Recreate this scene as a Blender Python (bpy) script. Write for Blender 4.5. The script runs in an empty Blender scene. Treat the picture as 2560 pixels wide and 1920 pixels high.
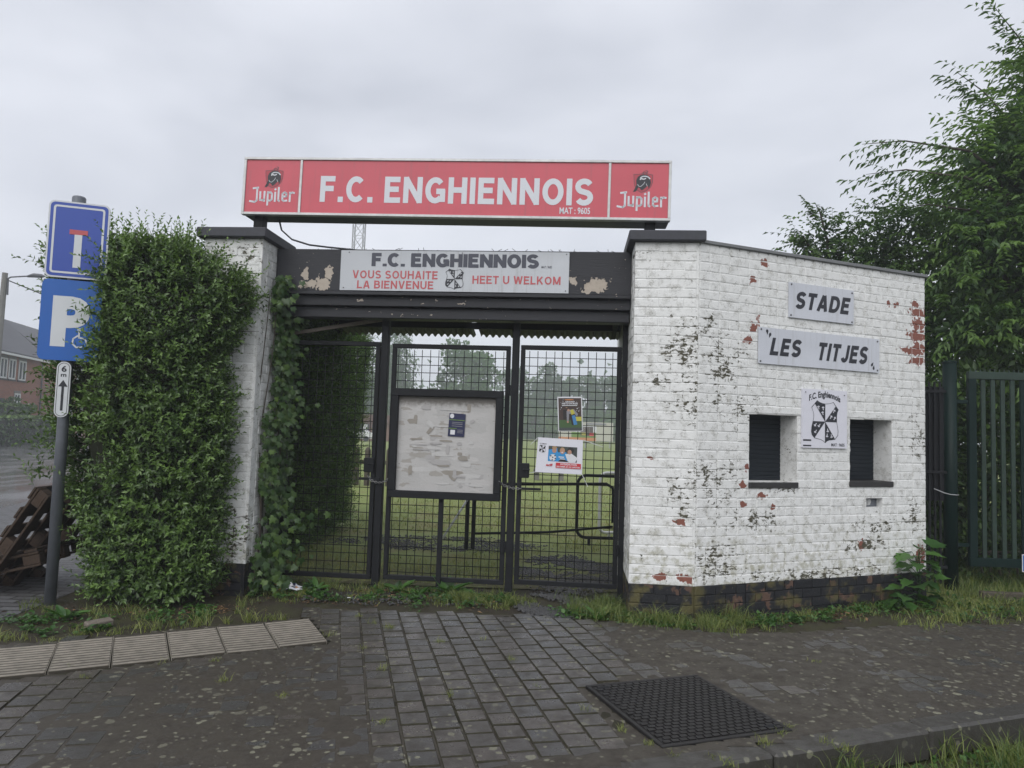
import bpy, math, random
import numpy as np
from mathutils import Vector, Matrix

random.seed(7)
rng = np.random.default_rng(7)
scene = bpy.context.scene
COL = scene.collection
R = math.radians

# ------------------------------------------------------------------ camera
CAM_H, PITCH, ROLL = 1.5, R(3.7), R(1.83)
fw = Vector((0, math.cos(PITCH), math.sin(PITCH)))
uu = Vector((0, -math.sin(PITCH), math.cos(PITCH)))
rt = Vector((1, 0, 0)) * math.cos(ROLL) + uu * math.sin(ROLL)
up = Vector((-1, 0, 0)) * math.sin(ROLL) + uu * math.cos(ROLL)
cd = bpy.data.cameras.new('camera')
cd.sensor_width = 36.0
cd.lens = 36.0 * 1775 / 2560
cd.clip_end = 2000
cam = bpy.data.objects.new('camera', cd)
m = Matrix((rt, up, -fw)).transposed().to_4x4()
m.translation = Vector((0, 0, CAM_H))
cam.matrix_world = m
COL.objects.link(cam)
scene.camera = cam

# ------------------------------------------------------------------ sky, sun, exposure
SUN_EL, SUN_AZ = R(43), R(200)           # azimuth measured clockwise from +Y: behind the camera, a little left
world = bpy.data.worlds.new('World')
scene.world = world
world.use_nodes = True
wn = world.node_tree
wn.nodes.clear()
wo = wn.nodes.new('ShaderNodeOutputWorld')
wb = wn.nodes.new('ShaderNodeBackground')
sky = wn.nodes.new('ShaderNodeTexSky')
sky.sky_type = 'NISHITA'
sky.sun_disc = False
sky.sun_elevation = SUN_EL
sky.sun_rotation = SUN_AZ
tc = wn.nodes.new('ShaderNodeTexCoord')
mp = wn.nodes.new('ShaderNodeMapping')
mp.inputs['Scale'].default_value = (1.0, 1.0, 2.6)
nz = wn.nodes.new('ShaderNodeTexNoise')
nz.inputs['Scale'].default_value = 1.9
nz.inputs['Detail'].default_value = 4.0
nz.inputs['Roughness'].default_value = 0.5
nz.inputs['Distortion'].default_value = 0.25
cr = wn.nodes.new('ShaderNodeValToRGB')
cr.color_ramp.elements[0].position = 0.32
cr.color_ramp.elements[0].color = (0.465, 0.488, 0.548, 1)
cr.color_ramp.elements[1].position = 0.66
cr.color_ramp.elements[1].color = (0.68, 0.70, 0.758, 1)
ml = wn.nodes.new('ShaderNodeVectorMath')
ml.operation = 'SCALE'
ml.inputs['Scale'].default_value = 10.0
mx = wn.nodes.new('ShaderNodeMix')
mx.data_type = 'RGBA'
mx.inputs[0].default_value = 0.94         # cloud cover over the clear sky
wl = wn.links.new
wl(tc.outputs['Generated'], mp.inputs['Vector'])
wl(mp.outputs['Vector'], nz.inputs['Vector'])
wl(nz.outputs['Fac'], cr.inputs['Fac'])
wl(cr.outputs['Color'], ml.inputs[0])
wl(sky.outputs['Color'], mx.inputs[6])
wl(ml.outputs['Vector'], mx.inputs[7])
wl(mx.outputs[2], wb.inputs['Color'])
wb.inputs['Strength'].default_value = 0.1
wl(wb.outputs['Background'], wo.inputs['Surface'])

sl = bpy.data.lights.new('sun', 'SUN')
sl.energy = 1.5
sl.angle = R(60)
sl.color = (1.0, 0.98, 0.95)
so = bpy.data.objects.new('sun', sl)
sd = Vector((math.sin(SUN_AZ) * math.cos(SUN_EL), math.cos(SUN_AZ) * math.cos(SUN_EL), math.sin(SUN_EL)))
so.rotation_euler = sd.to_track_quat('Z', 'Y').to_euler()
so.location = (0, 0, 30)
COL.objects.link(so)

vs = scene.view_settings
vs.view_transform = 'Standard'
vs.look = 'None'
vs.exposure = 0.42
vs.gamma = 1.0
vs.use_curve_mapping = False
scene.render.engine = 'CYCLES'
cy = scene.cycles
cy.use_denoising = True
cy.max_bounces = 4
cy.diffuse_bounces = 2
cy.glossy_bounces = 2
cy.use_adaptive_sampling = True
cy.adaptive_threshold = 0.02
cy.transmission_bounces = 4
cy.transparent_max_bounces = 6
cy.volume_bounces = 1
cy.sample_clamp_indirect = 6

# ------------------------------------------------------------------ node helpers
class NT:
    def __init__(s, name):
        s.mat = bpy.data.materials.new(name)
        s.mat.use_nodes = True
        s.nt = s.mat.node_tree
        s.nt.nodes.clear()
        s.out = s.nt.nodes.new('ShaderNodeOutputMaterial')

    def n(s, t, ins=None, **props):
        nd = s.nt.nodes.new('ShaderNode' + t)
        for k, v in props.items():
            setattr(nd, k, v)
        for k, v in (ins or {}).items():
            sock = nd.inputs[k]
            if isinstance(v, bpy.types.NodeSocket):
                s.nt.links.new(v, sock)
            else:
                if isinstance(v, (tuple, list)) and len(v) == 3 and sock.type == 'RGBA':
                    v = (*v, 1.0)
                sock.default_value = v
        return nd

    def m(s, op, a, b=0.0, c=None, clamp=False):
        d = {0: a, 1: b}
        if c is not None:
            d[2] = c
        return s.n('Math', d, operation=op, use_clamp=clamp).outputs[0]

    def add(s, a, b): return s.m('ADD', a, b)
    def sub(s, a, b): return s.m('SUBTRACT', a, b)
    def mul(s, a, b): return s.m('MULTIPLY', a, b)
    def mx(s, a, b): return s.m('MAXIMUM', a, b)

    def thr(s, x, lo, hi, a=0.0, b=1.0):
        return s.n('MapRange', {0: x, 1: lo, 2: hi, 3: a, 4: b}, interpolation_type='SMOOTHSTEP').outputs[0]

    def mix(s, f, a, b):
        return s.n('Mix', {0: f, 6: a, 7: b}, data_type='RGBA').outputs[2]

    def noise(s, vec, scale, detail=3.0, rough=0.55, dist=0.0, out=0):
        return s.n('TexNoise', {'Vector': vec, 'Scale': scale, 'Detail': detail, 'Roughness': rough, 'Distortion': dist}).outputs[out]

    def voro(s, vec, scale, out=0, rand=1.0, **p):
        return s.n('TexVoronoi', {'Vector': vec, 'Scale': scale, 'Randomness': rand}, **p).outputs[out]

    def pos(s): return s.n('NewGeometry').outputs['Position']
    def obj(s, ref=None):
        nd = s.n('TexCoord')
        if ref is not None:
            nd.object = ref
        return nd.outputs['Object']
    def rand(s): return s.n('ObjectInfo').outputs['Random']
    def attr(s, name): return s.n('Attribute', attribute_name=name).outputs['Fac']

    def scale(s, v, sc): return s.n('VectorMath', {0: v, 1: sc}, operation='MULTIPLY').outputs[0]

    def warp(s, v, scale, amt):
        c = s.noise(v, scale, 2.0, out=1)
        c = s.n('VectorMath', {0: c, 1: (0.5, 0.5, 0.5)}, operation='SUBTRACT').outputs[0]
        c = s.n('VectorMath', {0: c, 'Scale': amt}, operation='SCALE').outputs[0]
        return s.n('VectorMath', {0: v, 1: c}, operation='ADD').outputs[0]

    def blobs(s, v, lst):
        """largest of 1 - |(p - c) / r| over a list of ellipses (x, z, rx, rz)"""
        best = None
        for x, z, rx, rz in lst:
            d = s.n('VectorMath', {0: v, 1: (x, 0, z)}, operation='SUBTRACT').outputs[0]
            d = s.n('VectorMath', {0: d, 1: (1 / rx, 0, 1 / rz)}, operation='MULTIPLY').outputs[0]
            l = s.n('VectorMath', {0: d}, operation='LENGTH').outputs['Value']
            w = s.sub(1.0, l)
            best = w if best is None else s.mx(best, w)
        return s.mx(best, -1.0)

    def bump(s, h, strength=0.5, dist=0.01, normal=None):
        d = {'Height': h, 'Strength': strength, 'Distance': dist}
        if normal is not None:
            d['Normal'] = normal
        return s.n('Bump', d).outputs[0]

    def pbr(s, col, rough=0.6, metal=0.0, spec=0.5, normal=None, **kw):
        d = {'Base Color': col, 'Roughness': rough, 'Metallic': metal, 'Specular IOR Level': spec}
        if normal is not None:
            d['Normal'] = normal
        d.update(kw)
        b = s.n('BsdfPrincipled', d)
        return b.outputs[0]

    def done(s, sh):
        s.nt.links.new(sh, s.out.inputs['Surface'])
        return s.mat


def simple(name, col, rough=0.6, metal=0.0, spec=0.5, var=0.12, scale=30.0, bump=0.15):
    t = NT(name)
    p = t.obj()
    n1 = t.noise(p, scale, 5.0, 0.6)
    n2 = t.noise(p, scale * 0.13, 3.0)
    k = t.add(t.mul(t.sub(n1, 0.5), var * 2), t.add(1.0, t.mul(t.sub(n2, 0.5), var * 2)))
    c = t.n('VectorMath', {0: col, 'Scale': k}, operation='SCALE').outputs[0]
    r = t.add(rough, t.mul(t.sub(n1, 0.5), 0.25))
    return t.done(t.pbr(c, r, metal, spec, t.bump(n1, bump, 0.004)))


def sign_mat(name, col, grime, rough=0.42):
    """enamelled or acrylic sheet with rain streaks and uneven fading"""
    t = NT(name)
    p = t.obj()
    st = t.noise(t.scale(p, (16.0, 16.0, 0.9)), 2.2, 5.0, 0.65)
    fade = t.noise(t.scale(p, (1.0, 1.0, 2.0)), 1.6, 3.0)
    fine = t.noise(p, 90.0, 3.0, 0.6)
    c = t.n('VectorMath', {0: col, 'Scale': t.add(0.86, t.mul(fade, 0.28))}, operation='SCALE').outputs[0]
    c = t.mix(t.mul(t.thr(st, 0.52, 0.74), 0.38), c, grime)
    c = t.mix(t.thr(fine, 0.70, 0.76, 0.0, 0.35), c, grime)
    return t.done(t.pbr(c, t.add(rough, t.mul(st, 0.15)), 0, 0.5, t.bump(fade, 0.08, 0.01)))


def leaf_mat(name, dark, light, rough=0.42, trans=0.28, spec=0.45):
    t = NT(name)
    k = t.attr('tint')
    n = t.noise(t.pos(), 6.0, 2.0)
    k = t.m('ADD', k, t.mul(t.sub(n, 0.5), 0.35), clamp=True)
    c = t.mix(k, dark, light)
    a = t.pbr(c, rough, 0.0, spec)
    tr = t.n('BsdfTranslucent', {'Color': t.n('VectorMath', {0: c, 1: (1.25, 1.3, 0.7)}, operation='MULTIPLY').outputs[0]}).outputs[0]
    return t.done(t.n('MixShader', {0: trans, 1: a, 2: tr}).outputs[0])

# ------------------------------------------------------------------ mesh helpers
class MB:
    def __init__(s):
        s.v, s.f, s.mi = [], [], []

    def face(s, pts, mi=0):
        b = len(s.v)
        s.v += [tuple(p) for p in pts]
        s.f.append(tuple(range(b, b + len(pts))))
        s.mi.append(mi)

    def box(s, x0, x1, y0, y1, z0, z1, mi=0, M=None):
        b = len(s.v)
        P = [(x0, y0, z0), (x1, y0, z0), (x1, y1, z0), (x0, y1, z0), (x0, y0, z1), (x1, y0, z1), (x1, y1, z1), (x0, y1, z1)]
        if M is not None:
            P = [tuple(M @ Vector(p)) for p in P]
        s.v += P
        for q in ((0, 3, 2, 1), (4, 5, 6, 7), (0, 1, 5, 4), (1, 2, 6, 5), (2, 3, 7, 6), (3, 0, 4, 7)):
            s.f.append(tuple(b + i for i in q))
            s.mi.append(mi)
        return s

    def rbox(s, x0, x1, y0, y1, z0, z1, c=0.004, M=None):
        """a box with chamfered edges"""
        X, Y, Z = (x0, x1), (y0, y1), (z0, z1)
        b = len(s.v)
        idx = {}
        for i in (0, 1):
            for j in (0, 1):
                for k in (0, 1):
                    sx, sy, sz = (1 if i == 0 else -1), (1 if j == 0 else -1), (1 if k == 0 else -1)
                    for a, p in (('x', (X[i], Y[j] + sy * c, Z[k] + sz * c)), ('y', (X[i] + sx * c, Y[j], Z[k] + sz * c)), ('z', (X[i] + sx * c, Y[j] + sy * c, Z[k]))):
                        idx[(i, j, k, a)] = len(s.v)
                        s.v.append(tuple(M @ Vector(p)) if M is not None else p)
        cx = Vector(((x0 + x1) / 2, (y0 + y1) / 2, (z0 + z1) / 2))
        if M is not None:
            cx = M @ cx
        def add(ids):
            P = [Vector(s.v[i]) for i in ids]
            nrm = (P[1] - P[0]).cross(P[2] - P[0])
            ctr = sum(P, Vector()) / len(P)
            if nrm.dot(ctr - cx) < 0:
                ids = ids[::-1]
            s.f.append(tuple(ids))
            s.mi.append(0)
        for i in (0, 1):
            add([idx[(i, 0, 0, 'x')], idx[(i, 1, 0, 'x')], idx[(i, 1, 1, 'x')], idx[(i, 0, 1, 'x')]])
            add([idx[(0, i, 0, 'y')], idx[(1, i, 0, 'y')], idx[(1, i, 1, 'y')], idx[(0, i, 1, 'y')]])
            add([idx[(0, 0, i, 'z')], idx[(1, 0, i, 'z')], idx[(1, 1, i, 'z')], idx[(0, 1, i, 'z')]])
            for j in (0, 1):
                add([idx[(i, j, 0, 'x')], idx[(i, j, 1, 'x')], idx[(i, j, 1, 'y')], idx[(i, j, 0, 'y')]])
                add([idx[(i, 0, j, 'x')], idx[(i, 1, j, 'x')], idx[(i, 1, j, 'z')], idx[(i, 0, j, 'z')]])
                add([idx[(0, i, j, 'y')], idx[(1, i, j, 'y')], idx[(1, i, j, 'z')], idx[(0, i, j, 'z')]])
                for k in (0, 1):
                    add([idx[(i, j, k, 'x')], idx[(i, j, k, 'y')], idx[(i, j, k, 'z')]])
        return s

    def tube(s, pts, r, n=8, caps=True, closed=False):
        pts = [Vector(p) for p in pts]
        rr = r if isinstance(r, (list, tuple)) else [r] * len(pts)
        b = len(s.v)
        N = len(pts)
        ref = None
        for i, p in enumerate(pts):
            if closed:
                d = (pts[(i + 1) % N] - pts[i - 1]).normalized()
            else:
                d = (pts[min(i + 1, N - 1)] - pts[max(i - 1, 0)]).normalized()
            if ref is None:
                ref = Vector((0, 0, 1)) if abs(d.z) < 0.9 else Vector((1, 0, 0))
            a = d.cross(ref)
            if a.length < 1e-4:
                a = d.cross(Vector((0, 1, 0)))
            a.normalize()
            c = a.cross(d).normalized()
            ref = c
            for k in range(n):
                t = 2 * math.pi * k / n
                s.v.append(tuple(p + (a * math.cos(t) + c * math.sin(t)) * rr[i]))
        for i in range(N if closed else N - 1):
            i2 = (i + 1) % N
            for k in range(n):
                s.f.append((b + i * n + k, b + i * n + (k + 1) % n, b + i2 * n + (k + 1) % n, b + i2 * n + k))
                s.mi.append(0)
        if caps and not closed:
            s.f.append(tuple(b + k for k in range(n))[::-1])
            s.f.append(tuple(b + (N - 1) * n + k for k in range(n)))
            s.mi += [0, 0]
        return s

    def bar(s, p, q, w, h=None, ref=(0, 0, 1)):
        """a square-section bar from p to q"""
        h = h or w
        p, q = Vector(p), Vector(q)
        d = (q - p).normalized()
        r = Vector(ref)
        if abs(d.dot(r)) > 0.95:
            r = Vector((0, 1, 0))
        a = d.cross(r).normalized()
        c = a.cross(d)
        M = Matrix((a, d, c)).transposed().to_4x4()
        M.translation = p
        s.rbox(-w / 2, w / 2, 0, (q - p).length, -h / 2, h / 2, min(w, h) * 0.08, M)
        return s

    def prism(s, poly, y0, y1):
        """polygon in x, z (counter-clockwise seen from -y) extruded from y0 to y1"""
        s.face([(x, y0, z) for x, z in poly])
        s.face([(x, y1, z) for x, z in poly][::-1])
        for i in range(len(poly)):
            (xa, za), (xb, zb) = poly[i], poly[(i + 1) % len(poly)]
            s.face([(xb, y0, zb), (xa, y0, za), (xa, y1, za), (xb, y1, zb)])
        return s

    def floor(s, poly, z0, z1):
        """polygon in x, y (counter-clockwise from above) extruded upwards"""
        s.face([(x, y, z1) for x, y in poly])
        s.face([(x, y, z0) for x, y in poly][::-1])
        for i in range(len(poly)):
            (xa, ya), (xb, yb) = poly[i], poly[(i + 1) % len(poly)]
            s.face([(xa, ya, z0), (xb, yb, z0), (xb, yb, z1), (xa, ya, z1)])
        return s

    def mesh(s, name, off=(0, 0, 0), smooth=False):
        me = bpy.data.meshes.new(name)
        o = off
        me.from_pydata([(a - o[0], b - o[1], c - o[2]) for a, b, c in s.v], [], s.f)
        if smooth:
            me.polygons.foreach_set('use_smooth', [True] * len(me.polygons))
        if any(s.mi):
            me.polygons.foreach_set('material_index', s.mi)
        me.update()
        return me


def np_mesh(name, V, F, tint=None):
    """vertices (n,3), faces (m,k) with constant k; tint one value per vertex"""
    me = bpy.data.meshes.new(name)
    V = np.ascontiguousarray(V, dtype=np.float32)
    F = np.ascontiguousarray(F, dtype=np.int32)
    me.vertices.add(len(V))
    me.vertices.foreach_set('co', V.ravel())
    k = F.shape[1]
    me.loops.add(F.size)
    me.loops.foreach_set('vertex_index', F.ravel())
    me.polygons.add(len(F))
    me.polygons.foreach_set('loop_start', np.arange(0, F.size, k, dtype=np.int32))
    if tint is not None:
        a = me.attributes.new('tint', 'FLOAT', 'POINT')
        a.data.foreach_set('value', np.ascontiguousarray(tint, dtype=np.float32))
    me.update(calc_edges=True)
    return me


def link(name, me, mat=None, parent=None, loc=None, rot=None, scl=None, kind=None, label=None):
    o = bpy.data.objects.new(name, me)
    if mat is not None:
        if len(me.materials) == 0:
            me.materials.append(mat)
        elif me.materials[0] != mat:
            o.material_slots[0].link = 'OBJECT'
            o.material_slots[0].material = mat
    if parent is not None:
        o.parent = parent
    if loc is not None:
        o.location = loc
    if rot is not None:
        o.rotation_euler = rot
    if scl is not None:
        o.scale = scl
    if kind:
        o['kind'] = kind
    if label:
        o['label'] = label
    COL.objects.link(o)
    return o


class Frame:
    def __init__(s, org, ang):
        s.org, s.ang = Vector(org), ang
        s.c, s.s = math.cos(ang), math.sin(ang)

    def w(s, p):
        return Vector((s.org.x + p[0] * s.c - p[1] * s.s, s.org.y + p[0] * s.s + p[1] * s.c, s.org.z + p[2]))

WORLD = Frame((0, 0, 0), 0)
GATE = Frame((0.032, 6.663, 0), R(-5))
WALL = Frame(GATE.w((1.585, -0.58, 0)), R(22))


class Thing:
    """an Empty at the thing's base that parents its parts; part geometry is given in the frame's coordinates"""
    def __init__(s, name, label, cat, base, frame=WORLD, group=None, roty=0.0):
        s.base = Vector(base)
        s.fr = frame
        o = bpy.data.objects.new(name, None)
        o.empty_display_size = 0.1
        o.location = frame.w(base)
        o.rotation_euler = (0, roty, frame.ang)
        o['label'] = label
        o['category'] = cat
        if group:
            o['group'] = group
        COL.objects.link(o)
        s.o = o

    def part(s, name, mb, mat, parent=None, smooth=False, kind=None, label=None):
        me = mb.mesh(name, s.base, smooth) if isinstance(mb, MB) else mb
        return link(name, me, mat, parent or s.o, kind=kind, label=label)

    def inst(s, name, me, mat, p, rotz=0.0, scl=None, parent=None):
        return link(name, me, mat, parent or s.o, Vector(p) - s.base, (0, 0, rotz), scl)


def single(name, mb, mat, label, cat, base, frame=WORLD, group=None, smooth=False):
    me = mb.mesh(name, base, smooth)
    o = link(name, me, mat, None, frame.w(base), (0, 0, frame.ang))
    o['label'] = label
    o['category'] = cat
    if group:
        o['group'] = group
    return o


def structure(name, me, mat, kind='structure', label=None):
    o = link(name, me, mat, kind=kind)
    if label:
        o['label'] = label
    return o

# ------------------------------------------------------------------ lettering
_TX = {}
def prepare_texts(lst):
    tmp = []
    for key, (body, bold, space) in lst.items():
        c = bpy.data.curves.new('lettering', 'FONT')
        c.body = body
        c.size = 1.0
        c.offset = bold
        c.space_character = space
        c.resolution_u = 4
        c.fill_mode = 'FRONT'
        o = bpy.data.objects.new('lettering', c)
        COL.objects.link(o)
        tmp.append((key, o))
    dg = bpy.context.evaluated_depsgraph_get()
    for key, o in tmp:
        me = bpy.data.meshes.new_from_object(o.evaluated_get(dg))
        n = len(me.vertices)
        co = np.empty(n * 3, np.float32)
        me.vertices.foreach_get('co', co)
        co = co.reshape(-1, 3)[:, :2]
        lo, hi = co.min(0), co.max(0)
        _TX[key] = ((co - lo) / (hi - lo), [tuple(p.vertices) for p in me.polygons])
        bpy.data.meshes.remove(me)
    for key, o in tmp:
        c = o.data
        bpy.data.objects.remove(o)
        bpy.data.curves.remove(c)


def text(key, x0, x1, z0, z1, y, shear=0.0, arc=0.0):
    uv, F = _TX[key]
    mb = MB()
    h = z1 - z0
    for a, b in uv:
        x = x0 + a * (x1 - x0) + (b - 0.5) * h * shear
        z = z0 + b * h - arc * (2 * a - 1) ** 2 * h
        mb.v.append((x, y, z))
    mb.f = list(F)
    mb.mi = [0] * len(F)
    return mb


def strokes(mb, segs, w, x0, z0, sc, y):
    """thick strokes; each seg a polyline in letter units"""
    for pl in segs:
        for (ax, az), (bx, bz) in zip(pl[:-1], pl[1:]):
            d = Vector((bx - ax, bz - az))
            L = d.length or 1.0
            d /= L
            n = Vector((-d.y, d.x)) * w / 2
            e = d * w * 0.35
            P = [(ax - e.x - n.x, az - e.y - n.y), (bx + e.x - n.x, bz + e.y - n.y), (bx + e.x + n.x, bz + e.y + n.y), (ax - e.x + n.x, az - e.y + n.y)]
            mb.face([(x0 + px * sc, y, z0 + pz * sc) for px, pz in P])
    return mb


def poly(mb, pts, x0, z0, sx, sz, y):
    P = [(x0 + px * sx, y, z0 + pz * sz) for px, pz in pts]
    a = sum(P[i][0] * P[(i + 1) % len(P)][2] - P[(i + 1) % len(P)][0] * P[i][2] for i in range(len(P)))
    mb.face(P if a > 0 else P[::-1])
    return mb


def disc(mb, x, z, r, y, n=14, rz=None):
    rz = rz or r
    mb.face([(x + r * math.cos(2 * math.pi * k / n), y, z + rz * math.sin(2 * math.pi * k / n)) for k in range(n)])
    return mb


def round_rect(x0, x1, z0, z1, r, n=6):
    P = []
    for cx, cz, a0 in ((x1 - r, z0 + r, -90), (x1 - r, z1 - r, 0), (x0 + r, z1 - r, 90), (x0 + r, z0 + r, 180)):
        for k in range(n + 1):
            a = R(a0 + 90 * k / n)
            P.append((cx + r * math.cos(a), cz + r * math.sin(a)))
    return P


def ring(mb, outer, inner, y):
    n = len(outer)
    for i in range(n):
        j = (i + 1) % n
        mb.face([(outer[i][0], y, outer[i][1]), (outer[j][0], y, outer[j][1]), (inner[j][0], y, inner[j][1]), (inner[i][0], y, inner[i][1])])
    return mb


# a plain bold sans alphabet drawn as broad strokes (cap height 1, stroke 0.21)
def _arc(cx, cz, rx, rz, a0, a1, n=10):
    return [(cx + rx * math.cos(R(a0 + (a1 - a0) * k / n)), cz + rz * math.sin(R(a0 + (a1 - a0) * k / n))) for k in range(n + 1)]
_h = 0.105
GL = {
    'F': (0.62, [[(_h, 0), (_h, 1)], [(0, 1 - _h), (0.60, 1 - _h)], [(0, 0.52), (0.55, 0.52)]]),
    'E': (0.64, [[(_h, 0), (_h, 1)], [(0, 1 - _h), (0.62, 1 - _h)], [(0, 0.52), (0.57, 0.52)], [(0, _h), (0.64, _h)]]),
    'L': (0.60, [[(_h, 0), (_h, 1)], [(0, _h), (0.60, _h)]]),
    'I': (0.21, [[(_h, 0), (_h, 1)]]),
    'H': (0.74, [[(_h, 0), (_h, 1)], [(0.74 - _h, 0), (0.74 - _h, 1)], [(0.1, 0.52), (0.64, 0.52)]]),
    'N': (0.76, [[(_h, 0), (_h, 1)], [(0.76 - _h, 0), (0.76 - _h, 1)], [(0.09, 0.96), (0.67, 0.04)]]),
    'T': (0.66, [[(0.33, 0), (0.33, 1)], [(0, 1 - _h), (0.66, 1 - _h)]]),
    'C': (0.76, [_arc(0.40, 0.5, 0.295, 0.395, 45, 315, 18)]),
    'G': (0.80, [_arc(0.40, 0.5, 0.295, 0.395, 42, 318, 18), [(0.695, 0.50), (0.695, 0.06)], [(0.44, 0.46), (0.79, 0.46)]]),
    'O': (0.82, [_arc(0.41, 0.5, 0.305, 0.395, 0, 360, 26)]),
    'S': (0.70, [_arc(0.35, 0.705, 0.245, 0.20, 25, 235, 11) + _arc(0.35, 0.300, 0.245, 0.20, 55, -155, 11)]),
    'D': (0.76, [[(_h, 0), (_h, 1)], [(0.1, 1 - _h), (0.36, 1 - _h)] + _arc(0.34, 0.5, 0.315, 0.395, 82, -82, 14) + [(0.36, _h), (0.1, _h)]]),
    'J': (0.58, [[(0.475, 1), (0.475, 0.34)] + _arc(0.285, 0.30, 0.19, 0.20, 0, -165, 9)]),
    'A': (0.78, [[(0.10, 0), (0.36, 0.97)], [(0.68, 0), (0.42, 0.97)], [(0.2, 0.29), (0.58, 0.29)]]),
    'V': (0.76, [[(0.10, 1), (0.36, 0.03)], [(0.66, 1), (0.40, 0.03)]]),
    'U': (0.74, [[(_h, 1), (_h, 0.40)] + _arc(0.37, 0.37, 0.265, 0.27, 180, 360, 12) + [(0.635, 0.40), (0.635, 1)]]),
    'B': (0.72, [[(_h, 0), (_h, 1)], [(0.1, 1 - _h), (0.40, 1 - _h)] + _arc(0.39, 0.715, 0.18, 0.18, 80, -80, 8) + [(0.40, 0.535), (0.1, 0.535)], [(0.4, 0.52)] + _arc(0.41, 0.32, 0.205, 0.215, 80, -80, 8) + [(0.40, _h), (0.1, _h)]]),
    'W': (1.04, [[(0.09, 1), (0.28, 0.03)], [(0.30, 0.03), (0.50, 0.95)], [(0.54, 0.95), (0.74, 0.03)], [(0.76, 0.03), (0.95, 1)]]),
    'K': (0.76, [[(_h, 0), (_h, 1)], [(0.14, 0.36), (0.62, 0.96)], [(0.32, 0.56), (0.65, 0.03)]]),
    'M': (0.88, [[(_h, 0), (_h, 1)], [(0.88 - _h, 0), (0.88 - _h, 1)], [(0.13, 0.95), (0.42, 0.08)], [(0.75, 0.95), (0.46, 0.08)]]),
    'Y': (0.74, [[(0.37, 0), (0.37, 0.48)], [(0.36, 0.40), (0.10, 0.97)], [(0.38, 0.40), (0.64, 0.97)]]),
    'R': (0.74, [[(_h, 0), (_h, 1)], [(0.1, 1 - _h), (0.40, 1 - _h)] + _arc(0.40, 0.70, 0.20, 0.195, 80, -80, 8) + [(0.40, 0.505), (0.1, 0.505)], [(0.36, 0.5), (0.64, 0.03)]]),
    '.': (0.21, [[(_h, 0), (_h, 0.21)]]),
    ' ': (0.24, []),
}


def ribbon(mb, pts, hw, fn, y):
    """a stroke of constant half width along a polyline with mitred joints; fn maps letter x, z to the sign"""
    P = [Vector(p) for p in pts]
    n = len(P)
    closed = (P[0] - P[-1]).length < 1e-4
    lft, rgt = [], []
    for i in range(n):
        a = P[i] - P[i - 1] if i else (P[-1] - P[-2] if closed else P[1] - P[0])
        b = P[i + 1] - P[i] if i < n - 1 else (P[1] - P[0] if closed else P[-1] - P[-2])
        a, b = a.normalized(), b.normalized()
        d = (a + b).normalized()
        nn = Vector((-d.y, d.x)) * hw / max(d.dot(a), 0.5)
        lft.append(P[i] + nn)
        rgt.append(P[i] - nn)
    for i in range(n - 1):
        q = [fn(*v) for v in (rgt[i], rgt[i + 1], lft[i + 1], lft[i])]
        mb.face([(x, y, z) for x, z in q])


def letters(s_, x0, x1, z0, z1, y, gap=0.10, hw=0.105, shear=0.0):
    tot = sum(GL[c][0] for c in s_) + gap * (len(s_) - 1)
    k = (x1 - x0) / tot
    h = z1 - z0
    mb = MB()
    cx = 0.0
    j = 0
    for c in s_:
        w, st = GL[c]
        for pl in st:
            j += 1
            ribbon(mb, pl, hw, lambda a, b, cx=cx: (x0 + (cx + a) * k + (b - 0.5) * h * shear, z0 + b * h), y - 0.00002 * j)
        cx += w + gap
    return mb

# ------------------------------------------------------------------ materials
gate_ref = bpy.data.objects.new('gate_origin', None)
gate_ref.location = GATE.org
gate_ref.rotation_euler = (0, 0, GATE.ang)
COL.objects.link(gate_ref)
wall_ref = bpy.data.objects.new('booth_origin', None)
wall_ref.location = WALL.org
wall_ref.rotation_euler = (0, 0, WALL.ang)
COL.objects.link(wall_ref)


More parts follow.
